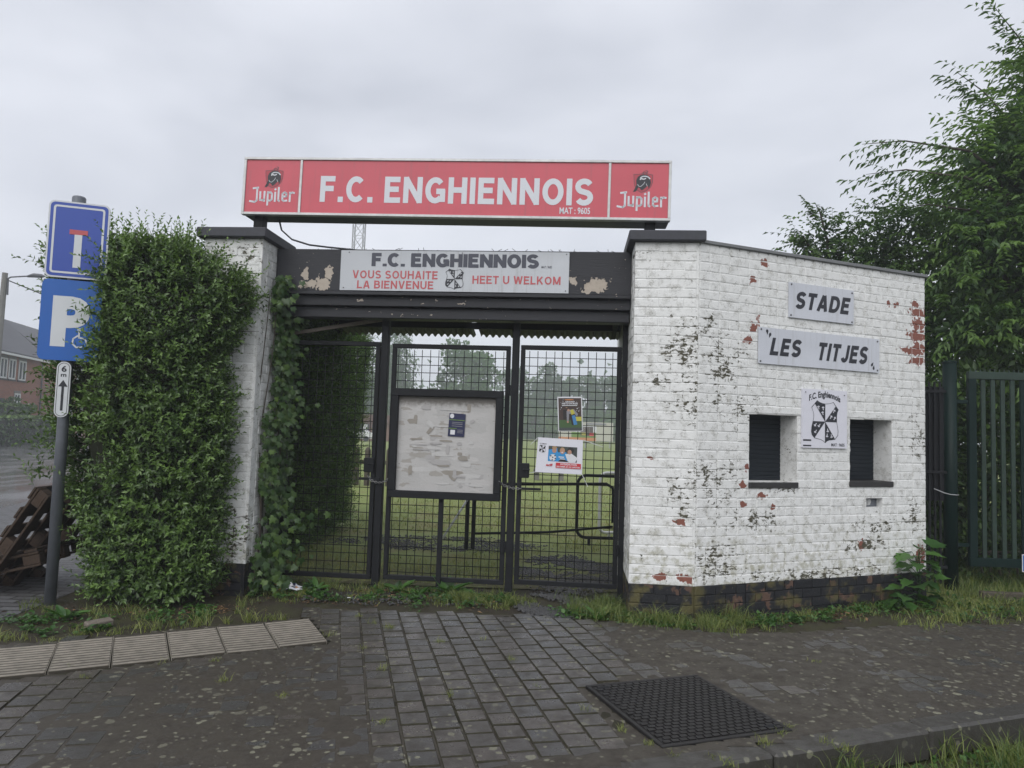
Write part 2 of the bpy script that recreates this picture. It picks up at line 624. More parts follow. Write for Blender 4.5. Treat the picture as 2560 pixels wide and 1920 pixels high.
def paint_mat(name, ref, red, moss, moss_base=0.0, mortar=False):
    t = NT(name)
    p = t.obj(ref)
    fine = t.noise(p, 55.0, 6.0, 0.65)
    mid = t.noise(p, 14.0, 4.0, 0.6)
    big = t.noise(p, 2.2, 3.0, 0.5)
    pw = t.warp(p, 16.0, 0.07)
    white = t.mix(big, (0.77, 0.775, 0.765), (0.68, 0.685, 0.67))
    white = t.mix(t.thr(mid, 0.48, 0.70), white, (0.55, 0.55, 0.525))
    # thin grey crackle lines in the thick paint
    cw = t.warp(p, 30.0, 0.03)
    crack = t.voro(t.scale(cw, (1.0, 1.0, 2.2)), 26.0, feature='DISTANCE_TO_EDGE')
    ck = t.mul(t.thr(crack, 0.0, 0.035, 1.0, 0.0), t.thr(mid, 0.38, 0.58))
    white = t.mix(t.mul(ck, 0.85), white, (0.17, 0.165, 0.15))
    # algae low on the wall
    sep = t.n('SeparateXYZ', {0: p})
    low = t.thr(sep.outputs['Z'], 0.2, 0.95, 1.0, 0.0)
    white = t.mix(t.mul(low, t.thr(mid, 0.42, 0.72, 0.0, 0.7)), white, (0.30, 0.29, 0.17))
    # red brick where the paint has flaked
    rn = t.noise(pw, 24.0, 3.0, 0.55)
    rb = t.add(t.blobs(pw, red), t.mul(t.sub(rn, 0.5), 1.9))
    speck = t.thr(t.noise(pw, 9.0, 5.0, 0.6), 0.735, 0.75)
    redm = t.m('MAXIMUM', t.thr(rb, 0.30, 0.36), t.mul(speck, 0.85))
    brick = t.mix(fine, (0.16, 0.055, 0.04), (0.27, 0.105, 0.075))
    col = t.mix(redm, white, brick)
    # dark moss and dirt
    mb_ = t.add(t.mul(t.m('MAXIMUM', t.blobs(p, moss), 0.0), 0.17), moss_base)
    mm = t.add(t.add(t.mul(t.noise(t.scale(pw, (0.55, 0.55, 1.5)), 34.0, 4.0, 0.65), 0.75), t.mul(t.noise(p, 7.0, 3.0, 0.5), 0.35)), mb_)
    mm = t.add(mm, t.mul(low, 0.035))
    mossm = t.thr(mm, 0.712, 0.755)
    col = t.mix(mossm, col, t.mix(mid, (0.035, 0.035, 0.02), (0.10, 0.09, 0.06)))
    h = t.add(t.mul(fine, 0.5), t.mul(mid, 0.8))
    h = t.sub(h, t.mul(redm, 0.25))
    h = t.add(h, t.mul(mossm, 0.2))
    return t.done(t.pbr(col, t.add(0.5, t.mul(fine, 0.25)), 0, 0.4, t.bump(h, 0.5, 0.010)))


RED = [(2.56, 2.86, 0.09, 0.05), (2.60, 2.78, 0.16, 0.07), (2.30, 2.83, 0.05, 0.04), (2.20, 2.83, 0.05, 0.04), (2.60, 2.66, 0.14, 0.08),
       (2.58, 2.55, 0.17, 0.08), (2.62, 2.44, 0.13, 0.08), (2.52, 2.39, 0.24, 0.06), (2.58, 2.30, 0.15, 0.06),
       (0.69, 3.05, 0.06, 0.045), (0.56, 2.88, 0.05, 0.05), (0.58, 2.46, 0.06, 0.06), (0.52, 2.35, 0.07, 0.06), (0.63, 2.52, 0.04, 0.07), (0.47, 1.09, 0.05, 0.05),
       (0.52, 1.24, 0.035, 0.05), (0.69, 1.00, 0.08, 0.035), (0.49, 0.93, 0.05, 0.04), (0.81, 0.91, 0.04, 0.04), (1.85, 0.55, 0.06, 0.06), (2.62, 0.42, 0.10, 0.14)]
MOSS = [(0.25, 2.10, 0.45, 0.55), (0.10, 2.45, 0.25, 0.25), (0.45, 1.75, 0.35, 0.25), (0.15, 1.10, 0.45, 0.45), (0.6, 0.8, 0.5, 0.2), (2.0, 0.70, 0.55, 0.18),
        (2.55, 0.8, 0.25, 0.3), (2.6, 1.55, 0.2, 0.5), (0.9, 1.05, 0.5, 0.1), (1.9, 0.55, 0.45, 0.14), (1.3, 0.3, 1.5, 0.10), (0.2, 0.5, 0.4, 0.3)]
M_BOOTH = paint_mat('painted_brick_booth', wall_ref, RED, MOSS)
M_BOOTH_MORTAR = paint_mat('painted_mortar_booth', wall_ref, [(2.58, 2.55, 0.05, 0.3)], MOSS, 0.055)
RED_P = [(1.30, 0.33, 0.08, 0.05), (1.50, 0.32, 0.10, 0.05), (1.45, 0.78, 0.07, 0.04), (1.20, 1.3, 0.02, 0.03)]
MOSS_P = [(1.45, 2.2, 0.35, 0.5), (1.50, 1.75, 0.25, 0.25), (1.48, 1.0, 0.25, 0.35), (1.25, 1.95, 0.3, 0.1), (1.1, 3.05, 0.2, 0.04), (-2.5, 3.0, 0.3, 0.2), (-2.4, 0.5, 0.2, 0.5)]
M_PILLAR = paint_mat('painted_brick_pillar', gate_ref, RED_P, MOSS_P)
M_PILLAR_MORTAR = paint_mat('painted_mortar_pillar', gate_ref, [(9, 9, 0.1, 0.1)], MOSS_P, 0.055)


def plinth_mat(name):
    t = NT(name)
    p = t.pos()
    fine = t.noise(p, 50.0, 6.0, 0.65)
    mid = t.noise(t.warp(p, 14.0, 0.08), 7.0, 4.0, 0.6)
    rnd = t.rand()
    k = t.add(mid, t.mul(t.sub(rnd, 0.5), 0.14))
    col = t.mix(t.thr(k, 0.585, 0.64), (0.014, 0.015, 0.018), t.mix(fine, (0.070, 0.040, 0.030), (0.14, 0.085, 0.06)))
    col = t.mix(t.thr(t.noise(p, 6.0, 4.0), 0.50, 0.64), col, (0.085, 0.075, 0.030))
    col = t.mix(t.thr(fine, 0.66, 0.72), col, (0.30, 0.29, 0.26))
    return t.done(t.pbr(col, 0.7, 0, 0.35, t.bump(fine, 0.6, 0.012)))
M_PLINTH = plinth_mat('tarred_brick')


def paver_mat(name, c0, c1, dirt, keep=0.55, dmin=0.25, rough0=0.40):
    t = NT(name)
    p = t.pos()
    fine = t.noise(p, 130.0, 3.0, 0.7)
    mid = t.noise(p, 8.0, 4.0, 0.65)
    big = t.noise(p, 1.1, 2.0, 0.5)
    col = t.mix(t.rand(), c0, c1)
    col = t.mix(t.thr(mid, 0.42, 0.72), col, dirt)
    col = t.n('VectorMath', {0: col, 'Scale': t.add(0.55, t.mul(fine, 0.9))}, operation='SCALE').outputs[0]
    wp = t.warp(p, 22.0, 0.03)
    spots = None
    for sc, r, kp_ in ((13.0, 0.27, keep), (27.0, 0.30, keep + 0.05)):
        v = t.n('TexVoronoi', {'Vector': wp, 'Scale': sc, 'Randomness': 1.0})
        pick = t.n('SeparateColor', {0: v.outputs['Color']})
        on = t.m('GREATER_THAN', pick.outputs[0], kp_)
        d = t.add(v.outputs['Distance'], t.mul(fine, 0.14))
        sp_ = t.mul(on, t.thr(t.sub(d, t.add(r * 0.5, t.mul(pick.outputs[1], r))), -0.03, 0.03, 1.0, 0.0))
        sp_ = t.mul(sp_, t.add(0.45, t.mul(pick.outputs[2], 0.55)))
        spots = sp_ if spots is None else t.mx(spots, sp_)
    l = t.mul(spots, t.add(dmin, t.mul(t.thr(big, 0.36, 0.60), 0.95 - dmin)))
    col = t.mix(l, col, t.mix(fine, (0.11, 0.108, 0.075), (0.26, 0.255, 0.19)))
    rough = t.add(t.add(rough0, t.mul(t.thr(mid, 0.35, 0.7), 0.2)), t.mul(l, 0.25))
    return t.done(t.pbr(col, rough, 0, 0.45, t.bump(t.add(fine, mid), 0.35, 0.005)))
M_PAVER = paver_mat('concrete_paver', (0.062, 0.061, 0.060), (0.086, 0.075, 0.067), (0.050, 0.045, 0.039), 0.50, 0.35, 0.26)
M_SILT = paver_mat('silt_film', (0.050, 0.043, 0.033), (0.050, 0.043, 0.033), (0.034, 0.028, 0.021), 0.40, 0.60, 0.58)
M_BED = simple('joint_sand', (0.034, 0.032, 0.022), 0.95, 0.0, 0.15, var=0.6, scale=60)


def soil_mat(name, a, b, c, scale=5.0):
    t = NT(name)
    p = t.pos()
    f = t.noise(p, 70.0, 6.0, 0.7)
    mm = t.noise(p, scale, 5.0, 0.6)
    col = t.mix(t.thr(mm, 0.35, 0.65), a, b)
    col = t.mix(t.thr(f, 0.5, 0.7), col, c)
    return t.done(t.pbr(col, 0.85, 0, 0.3, t.bump(f, 0.7, 0.02)))
M_SOIL = soil_mat('soil', (0.036, 0.029, 0.021), (0.046, 0.047, 0.021), (0.070, 0.052, 0.036))
M_GROUND = soil_mat('ground', (0.045, 0.052, 0.022), (0.060, 0.058, 0.030), (0.075, 0.080, 0.030), 0.6)


def field_mat(name):
    t = NT(name)
    p = t.pos()
    f = t.noise(t.scale(p, (1.0, 0.55, 1.0)), 18.0, 6.0, 0.75)
    mm = t.noise(p, 1.1, 4.0, 0.6)
    bg = t.noise(p, 0.13, 2.0, 0.5)
    col = t.mix(f, (0.125, 0.175, 0.042), (0.270, 0.315, 0.095))
    sep = t.n('SeparateXYZ', {0: p})
    near = t.thr(sep.outputs['Y'], 11.0, 24.0, 1.0, 0.0)
    col = t.mix(t.mul(t.thr(mm, 0.46, 0.66), t.add(0.12, t.mul(near, 0.6))), col, (0.20, 0.16, 0.080))
    worn = t.mul(t.thr(sep.outputs['Y'], 7.0, 8.6, 1.0, 0.0), t.thr(t.noise(p, 4.0, 4.0, 0.6), 0.30, 0.55))
    stripe = t.n('TexWave', {'Vector': t.scale(p, (0.0, 1.0, 0.0)), 'Scale': 0.055, 'Distortion': 1.0}, bands_direction='Y').outputs['Fac']
    col = t.mix(t.mul(stripe, 0.22), col, (0.20, 0.24, 0.07))
    col = t.mix(t.thr(bg, 0.45, 0.6, 0.0, 0.25), col, (0.21, 0.21, 0.075))
    col = t.mix(t.mul(worn, 0.85), col, (0.060, 0.054, 0.030))      # trodden earth just inside the gate
    return t.done(t.pbr(col, 0.8, 0, 0.3, t.bump(f, 0.8, 0.03)))
M_FIELD = field_mat('meadow')


def road_mat():
    t = NT('wet_asphalt')
    p = t.pos()
    f = t.noise(p, 60.0, 5.0, 0.7)
    mm = t.noise(t.scale(p, (1.0, 0.35, 1.0)), 0.9, 4.0, 0.6)
    col = t.mix(f, (0.10, 0.10, 0.105), (0.16, 0.16, 0.162))
    rough = t.thr(mm, 0.35, 0.65, 0.06, 0.22)
    return t.done(t.pbr(col, rough, 0, 0.5, t.bump(f, 0.10, 0.003)))
M_ROAD = road_mat()


def sidepave_mat():
    t = NT('brick_paving')
    p = t.obj()
    b = t.n('TexBrick', {'Vector': p, 'Scale': 1.0, 'Mortar Size': 0.011, 'Brick Width': 0.22, 'Row Height': 0.11,
                         'Color1': (0.13, 0.13, 0.135), 'Color2': (0.085, 0.083, 0.085), 'Mortar': (0.02, 0.02, 0.018)})
    f = t.noise(p, 40.0, 4.0)
    return t.done(t.pbr(t.mix(t.mul(f, 0.4), b.outputs['Color'], (0.05, 0.05, 0.05)), t.add(0.42, t.mul(f, 0.3)), 0, 0.4, t.bump(b.outputs['Fac'], -0.5, 0.006)))
M_SIDEPAVE = sidepave_mat()

M_KERB = paver_mat('kerb_concrete', (0.050, 0.048, 0.044), (0.062, 0.057, 0.051), (0.038, 0.034, 0.028))
M_TGROOVE = simple('tile_groove_dirt', (0.040, 0.034, 0.024), 0.9, var=0.5, scale=40)
M_TILE = simple('tactile_tile', (0.235, 0.212, 0.176), 0.75, var=0.6, scale=16, bump=0.5)
M_GRIT = simple('gravel', (0.055, 0.055, 0.056), 0.4, var=0.6, scale=8)
M_IRON = simple('cast_iron', (0.014, 0.013, 0.013), 0.5, 0.0, 0.35, var=0.35, scale=22, bump=0.4)
M_BLACK = simple('black_paint', (0.011, 0.012, 0.014), 0.6, 0.0, 0.22, var=0.35, scale=30, bump=0.3)
M_WIRE = simple('black_wire', (0.010, 0.011, 0.012), 0.6, 0.0, 0.2, var=0.3)
M_CAP = simple('dark_coping', (0.040, 0.042, 0.052), 0.65, var=0.45, scale=18, bump=0.6)
M_COPING = simple('zinc_coping', (0.16, 0.165, 0.17), 0.55, 0.0, 0.5, var=0.3, scale=9)
M_ALU = simple('aluminium_frame', (0.52, 0.525, 0.52), 0.45, 0.25, 0.5, var=0.35, scale=18)
M_CASE = simple('sign_casing', (0.06, 0.064, 0.072), 0.5, 0.3, var=0.2)
M_REDP = sign_mat('red_acrylic', (0.53, 0.072, 0.10), (0.30, 0.10, 0.11), 0.33)
M_SIGNW = simple('pale_lettering', (0.60, 0.62, 0.66), 0.45, var=0.05)
M_SIGNB = sign_mat('white_panel', (0.55, 0.57, 0.62), (0.36, 0.36, 0.35))
M_SIGNG = sign_mat('grey_white_panel', (0.49, 0.51, 0.54), (0.27, 0.265, 0.25))
M_INK = simple('black_print', (0.018, 0.019, 0.026), 0.5, var=0.08)
M_INKF = simple('faded_black_print', (0.050, 0.054, 0.075), 0.5, var=0.1)
M_REDI = simple('red_print', (0.46, 0.085, 0.095), 0.5, var=0.08)
M_REDD = simple('dark_red_print', (0.40, 0.05, 0.07), 0.5)
M_SCREW = simple('screw_steel', (0.12, 0.12, 0.125), 0.4, 0.7)
M_BLUE1 = simple('sign_blue', (0.030, 0.072, 0.36), 0.38, var=0.06, scale=4, bump=0.0)
M_BLUE2 = simple('parking_blue', (0.014, 0.105, 0.40), 0.35, var=0.06, scale=4, bump=0.0)
M_SWHITE = simple('sign_white', (0.58, 0.60, 0.62), 0.4, var=0.08, scale=8, bump=0.0)
M_POLE = simple('galvanised_pole', (0.155, 0.168, 0.19), 0.45, 0.4, var=0.25, scale=12)
M_GREEN = simple('green_powder_coat', (0.003, 0.014, 0.012), 0.5, 0.0, 0.2, var=0.25, scale=9)
M_SHUT = simple('shutter_slat', (0.009, 0.013, 0.018), 0.6, 0.0, 0.25, var=0.15, bump=0.0)
M_SILL = simple('stone_sill', (0.026, 0.025, 0.025), 0.6, var=0.5, scale=25, bump=0.5)
M_CABLE = simple('black_cable', (0.02, 0.022, 0.025), 0.5)
M_STEEL = simple('steel_chain', (0.30, 0.30, 0.30), 0.35, 0.8)
M_WHITEP = simple('white_tube', (0.62, 0.63, 0.64), 0.4, var=0.08)
M_GREYP = simple('grey_tube', (0.32, 0.33, 0.34), 0.45, var=0.1)
M_CONC = simple('grey_concrete', (0.16, 0.155, 0.14), 0.8, var=0.3)
M_PAPER = simple('white_paper', (0.66, 0.66, 0.72), 0.6, var=0.04, bump=0.02)
M_TRUNK = simple('bark', (0.060, 0.050, 0.040), 0.9, var=0.5, scale=20, bump=0.8)
M_BIRCH = simple('birch_bark', (0.30, 0.29, 0.27), 0.8, var=0.5, scale=6)
M_TWIG = simple('hedge_twigs', (0.022, 0.026, 0.013), 0.95, var=0.5, scale=30, bump=0.8)


def wood_mat(name, a, b, sc=(14.0, 1.2, 14.0)):
    t = NT(name)
    p = t.obj()
    f = t.noise(t.scale(p, sc), 3.0, 5.0, 0.65, 0.6)
    n = t.noise(p, 40.0, 4.0)
    col = t.mix(f, a, b)
    col = t.mix(t.thr(n, 0.55, 0.75), col, a)
    return t.done(t.pbr(col, 0.75, 0, 0.3, t.bump(f, 0.5, 0.006)))
M_PALLET = wood_mat('pallet_wood', (0.016, 0.010, 0.007), (0.080, 0.052, 0.034))
M_WOODG = wood_mat('weathered_wood', (0.10, 0.085, 0.07), (0.22, 0.19, 0.16))
M_FENCEW = wood_mat('fence_wood', (0.045, 0.038, 0.030), (0.10, 0.085, 0.065), (12, 12, 2))


def fascia_mat(name, chips, base=0.0):
    """black paint with chips down to cream wood"""
    t = NT(name)
    p = t.obj(gate_ref)
    pw = t.warp(p, 13.0, 0.12)
    n = t.noise(pw, 26.0, 4.0, 0.55)
    fine = t.noise(t.scale(p, (6.0, 6.0, 60.0)), 2.0, 5.0, 0.65)
    b = t.add(t.blobs(pw, chips), t.mul(t.sub(n, 0.5), 1.3))
    mask = t.thr(b, 0.36, 0.40)
    s = t.thr(t.noise(t.warp(t.scale(p, (1, 1, 1.8)), 9.0, 0.1), 17.0, 3.0), 0.715 - base, 0.725 - base)
    mask = t.mx(mask, s)
    blk = t.mix(fine, (0.012, 0.013, 0.017), (0.030, 0.031, 0.037))
    cream = t.mix(t.noise(p, 30.0, 4.0), (0.50, 0.44, 0.37), (0.33, 0.28, 0.23))
    col = t.mix(mask, blk, cream)
    return t.done(t.pbr(col, 0.55, 0, 0.4, t.bump(t.sub(t.mul(fine, 0.5), mask), 0.6, 0.006)))
M_FASCIA = fascia_mat('flaking_black_board', [(-1.80, 2.80, 0.13, 0.10), (-1.95, 2.80, 0.12, 0.06), (-1.98, 2.90, 0.07, 0.07), (-1.75, 2.90, 0.05, 0.10), (0.52, 2.86, 0.07, 0.06), (0.74, 2.82, 0.16, 0.11), (0.67, 2.78, 0.12, 0.05)], 0.0)
M_BEAM = fascia_mat('flaking_black_beam', [(-1.45, 2.66, 0.05, 0.02), (-0.5, 2.64, 0.05, 0.015)], 0.012)


def board_mat():
    t = NT('torn_paper_board')
    p = t.obj()
    q = t.scale(p, (1.0, 1.0, 2.6))
    w = t.warp(q, 8.0, 0.12)
    v1 = t.n('TexVoronoi', {'Vector': w, 'Scale': 5.0}, distance='CHEBYCHEV')
    v2 = t.n('TexVoronoi', {'Vector': w, 'Scale': 11.0}, distance='CHEBYCHEV')
    n = t.noise(p, 24.0, 6.0, 0.7)
    st = t.noise(t.scale(p, (3.0, 1.0, 26.0)), 2.5, 5.0, 0.6)
    c1 = t.n('SeparateColor', {0: v1.outputs['Color']}).outputs[0]
    c2 = t.n('SeparateColor', {0: v2.outputs['Color']}).outputs[0]
    col = t.mix(c1, (0.40, 0.395, 0.385), (0.46, 0.45, 0.44))
    col = t.mix(t.thr(c2, 0.90, 0.92), col, (0.33, 0.315, 0.29))
    col = t.mix(t.thr(st, 0.63, 0.66), col, (0.33, 0.31, 0.285))
    col = t.mix(t.thr(n, 0.68, 0.71), col, (0.10, 0.09, 0.08))
    sep = t.n('SeparateXYZ', {0: p})
    dirty = t.thr(t.add(sep.outputs['Z'], t.mul(n, 0.12)), 0.90, 0.97)
    col = t.mix(t.mul(dirty, 0.8), col, (0.09, 0.08, 0.065))
    return t.done(t.pbr(col, 0.7, 0, 0.3, t.bump(t.add(n, c2), 0.3, 0.004)))
M_BOARD = board_mat()

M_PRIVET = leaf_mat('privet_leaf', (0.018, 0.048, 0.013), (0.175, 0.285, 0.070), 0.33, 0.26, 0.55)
M_HEDGE_IN = leaf_mat('inner_hedge_leaf', (0.014, 0.040, 0.010), (0.150, 0.260, 0.055), 0.36, 0.3)
M_IVY = leaf_mat('ivy_leaf', (0.026, 0.062, 0.016), (0.170, 0.270, 0.060), 0.40, 0.2)
M_TREE = leaf_mat('ash_leaf', (0.030, 0.075, 0.022), (0.190, 0.310, 0.080), 0.45, 0.42)
M_SHRUB = leaf_mat('shrub_leaf', (0.018, 0.046, 0.014), (0.140, 0.240, 0.055), 0.45, 0.38)
M_GRASS = leaf_mat('grass_blade', (0.045, 0.100, 0.020), (0.270, 0.290, 0.090), 0.5, 0.3)
M_FGRASS = leaf_mat('field_grass', (0.100, 0.150, 0.038), (0.350, 0.340, 0.125), 0.55, 0.3)
M_WEED = leaf_mat('weed_leaf', (0.025, 0.075, 0.016), (0.085, 0.185, 0.040), 0.42, 0.3)
M_FAR = [leaf_mat('far_leaf_a', (0.024, 0.072, 0.019), (0.106, 0.217, 0.045), 0.6, 0.3), leaf_mat('far_leaf_b', (0.029, 0.075, 0.027), (0.100, 0.189, 0.052), 0.6, 0.3), leaf_mat('far_leaf_c', (0.044, 0.111, 0.023), (0.163, 0.280, 0.050), 0.6, 0.3)]
M_BRICKR = None


def house_mat():
    t = NT('house_brick')
    p = t.obj()
    b = t.n('TexBrick', {'Vector': t.n('CombineXYZ', {0: t.n('SeparateXYZ', {0: p}).outputs[0], 1: t.n('SeparateXYZ', {0: p}).outputs[2]}).outputs[0], 'Scale': 1.0, 'Mortar Size': 0.012, 'Brick Width': 0.24, 'Row Height': 0.08,
                         'Color1': (0.32, 0.115, 0.065), 'Color2': (0.24, 0.08, 0.048), 'Mortar': (0.20, 0.15, 0.12)})
    return t.done(t.pbr(b.outputs['Color'], 0.8, 0, 0.3))
M_HOUSE = house_mat()
M_ROOF = simple('roof_tiles', (0.075, 0.075, 0.085), 0.6, var=0.2, scale=3)
M_FRAME = simple('window_frame', (0.65, 0.66, 0.66), 0.4, var=0.03)
M_PANE = simple('window_pane', (0.05, 0.06, 0.07), 0.08, 0.0, 0.8, var=0.05, bump=0.0)
M_CLUB = simple('club_brick', (0.16, 0.085, 0.065), 0.8, var=0.2, scale=2)
M_CLUBROOF = simple('club_roof', (0.115, 0.060, 0.050), 0.75, var=0.2, scale=2)

prepare_texts({
    'fc': ('F.C. ENGHIENNOIS', 0.034, 1.02), 'mat': ('MAT : 9605', 0.02, 1.0),
    'fc2': ('F.C. ENGHIENNOIS', 0.052, 1.09), 'vous': ('VOUS SOUHAITE', 0.018, 1.0), 'labien': ('LA BIENVENUE', 0.018, 1.0), 'heet': ('HEET U WELKOM', 0.018, 1.0),
    'stade': ('STADE', 0.034, 1.08), 'les': ('LES', 0.034, 1.08), 'titjes': ('TITJES', 0.034, 1.08),
    'fce': ('F.C. Enghiennois', 0.03, 0.98), 'P': ('P', 0.055, 1.0), 'six': ('6', 0.03, 1.0), 'm': ('m', 0.025, 1.0),
    'grand': ('GRAND', 0.04, 1.1), 'nett': ('NETTOYAGE', 0.04, 1.1), 'inter': ('INTERDICTION', 0.03, 1.05), 'fumer': ('DE FUMER ET DE VAPOTER', 0.03, 1.05), 'acff': ('acff', 0.03, 0.95),
})

# ------------------------------------------------------------------ ground, road, field
def sheet(name, pts, z, mat, kind='structure', label=None):
    mb = MB()
    mb.face([(x, y, z) for x, y in pts])
    return structure(name, mb.mesh(name), mat, kind, label)

def inside(P, x, y):
    c = False
    j = len(P) - 1
    for i in range(len(P)):
        xi, yi = P[i]
        xj, yj = P[j]
        if (yi > y) != (yj > y) and x < (xj - xi) * (y - yi) / (yj - yi) + xi:
            c = not c
        j = i
    return c

def sstep(a, b, x):
    t = min(max((x - a) / (b - a), 0.0), 1.0)
    return t * t * (3 - 2 * t)

def vnoise(x, y):
    return (math.sin(x * 3.1 + math.sin(y * 2.3) * 1.4) + math.sin(y * 4.3 + 1.7 * math.sin(x * 1.9 + 0.6)) + 0.6 * math.sin(x * 9.7 + y * 7.1) + 0.5 * math.sin(x * 17 - y * 13 + 2.0)) / 3.1

sheet('ground', [(-500, -60), (500, -60), (500, 700), (-500, 700)], -0.16, M_GROUND)
sheet('soil', [(-3.9, 2.0), (-3.9, 7.4), (9.5, 7.4), (9.5, 6.4), (4.3, 4.6), (-4.0, 1.55)][::-1], -0.022, M_SOIL)
sheet('playing_field', [(-3.0, 6.9), (16, 6.9), (75, 40), (75, 160), (-45, 160), (-45, 90)], -0.012, M_FIELD)
sheet('road', [(-6.2, 4.4), (-9.8, 17.0), (-40, 112), (-55, 112), (-16.5, 8.0), (-15.6, 4.4)], -0.06, M_ROAD)
o = sheet('side_pavement', [(-3.6, 2.0), (-3.75, 7.0), (-3.75, 7.6), (-9.6, 17.3), (-39.5, 112), (-9.7, 17.0), (-6.1, 4.4), (-5.2, 0.6)], -0.018, M_SIDEPAVE)
mb = MB()
mb.floor([(-15.7, 4.4), (-16.6, 8.0), (-55.1, 112), (-60, 112), (-20.0, 8.0), (-19, 4.4)][::-1], -0.15, 0.05)
structure('far_pavement', mb.mesh('far_pavement'), M_CONC)

# ------------------------------------------------------------------ pavement of small square pavers
KD, KN, K0 = Vector((0.9397, 0.342)), Vector((-0.342, 0.9397)), Vector((0.93, 3.34))
def kp(t, n): 
    q = K0 + KD * t + KN * n
    return (q.x, q.y)
BED = [kp(-7.0, 0.155), kp(4.2, 0.155), (5.2, 6.25), (3.27, 5.93), (2.26, 5.62), (1.62, 5.52), (0.83, 5.80), (-0.2, 5.90), (-1.62, 5.89), (-1.50, 5.60), (-3.30, 4.74), (-5.6, 3.6)]
TD, TN, T0 = Vector((-0.889, -0.458)), Vector((0.458, -0.889)), Vector((-1.50, 5.54))      # tactile row
def tile_uv(x, y):
    q = Vector((x, y)) - T0
    return q.dot(TD), q.dot(TN)
MC, MA = Vector((0.995, 4.03)), R(19.5)                                                     # manhole centre, angle
ME, MN_ = Vector((math.cos(MA), math.sin(MA))), Vector((-math.sin(MA), math.cos(MA)))

pavement = sheet('pavement', BED, -0.010, M_BED)

def paver_mesh(w, d, seed):
    r = random.Random(seed)
    c = 0.0045
    def j(a): return r.uniform(-a, a)
    bot = [(-w / 2, -d / 2), (w / 2, -d / 2), (w / 2, d / 2), (-w / 2, d / 2)]
    mb = MB()
    top = [(sx * (w / 2 - c) + j(.001), sy * (d / 2 - c) + j(.001), 0.0 + j(0.0007)) for sx, sy in ((-1, -1), (1, -1), (1, 1), (-1, 1))]
    mid = [(x + j(.0012), y + j(.0012), -0.005) for x, y in bot]
    low = [(x, y, -0.03) for x, y in bot]
    mb.face(top)
    for i in range(4):
        k = (i + 1) % 4
        mb.face([mid[i], mid[k], top[k], top[i]], 1)
        mb.face([low[i], low[k], mid[k], mid[i]], 1)
    return mb

def silt(x, y):
    edge = 0.80 + 0.06 * math.sin(y * 3.3) + 0.05 * math.sin(y * 9.1)
    r_ = sstep(edge - 0.22, edge + 0.12, x)
    a = -1.35 + (5.75 - y) * 0.36 + 0.07 * math.sin(y * 4.1 + 1)
    b = -2.25 + 0.1 * math.sin(y * 3.0) + (4.2 - y) * 0.2
    l_ = sstep(a + 0.25, a - 0.30, x) * sstep(b - 0.35, b + 0.2, x)
    near = 0.45 * sstep(3.75, 3.3, y)
    kd = (Vector((x, y)) - K0).dot(KN)
    s = max(r_ * 0.99, l_ * 0.93, near * 0.6, sstep(0.34, 0.22, kd) * 1.1)
    return -0.0085 + 0.0098 * s + 0.0030 * vnoise(x * 2.2, y * 2.2)

PV = 0.152
PA = R(-13.16)
e1 = Vector((math.sin(PA), math.cos(PA)))
e2 = Vector((math.cos(PA), -math.sin(PA)))
cand = []
o0 = Vector((0.0, 4.5))
for i in range(-45, 40):
    for j in range(-24, 24):
        q = o0 + e2 * (i * PV) + e1 * ((j + (0.5 if i % 2 else 0.0)) * PV)
        x, y = q
        if y < 2.5 or x < -4.6 or x > 5.0:
            continue
        if not inside(BED, x, y):
            continue
        a, b = tile_uv(x, y)
        if -0.10 < a < 3.2 and -0.06 < b < 0.71:
            continue
        mu, mv = (q - MC).dot(ME), (q - MC).dot(MN_)
        if abs(mu) < 0.445 and abs(mv) < 0.485:
            continue
        d = Vector((x, y, -CAM_H))
        zc = d.dot(fw)
        px, py = 512 + 710 * d.dot(rt) / zc, 384 - 710 * d.dot(up) / zc
        vis = -20 < px < 1044 and py < 790
        cov = silt(x, y) > -0.001
        cand.append((0 if vis and not cov else 1, zc, x, y))
cand.sort()
PMESH = []
for k in range(8):
    me = paver_mesh(PV - 0.009, PV - 0.0115, 100 + k).mesh('paver')
    me.materials.append(M_PAVER)
    me.materials.append(M_BED)
    PMESH.append(me)
rest = MB()
for k, (cls, zc, x, y) in enumerate(cand):
    dz = random.uniform(-0.0025, 0.0015)
    tilt = (random.gauss(0, 0.008), random.gauss(0, 0.008), -PA + random.gauss(0, 0.008))
    if k < 300 and cls == 0:
        link('paver', PMESH[k % 8], M_PAVER, pavement, (x, y, dz), tilt)
    else:
        mm = paver_mesh(PV - 0.009, PV - 0.0115, k)
        ca, sa = math.cos(-PA), math.sin(-PA)
        b = len(rest.v)
        rest.v += [(x + vx * ca - vy * sa, y + vx * sa + vy * ca, vz + dz) for vx, vy, vz in mm.v]
        rest.f += [tuple(b + i for i in f) for f in mm.f]
        rest.mi += mm.mi
rest_me = rest.mesh('outer_pavers')
rest_me.materials.append(M_PAVER)
rest_me.materials.append(M_BED)
link('outer_pavers', rest_me, M_PAVER, pavement, kind='stuff')

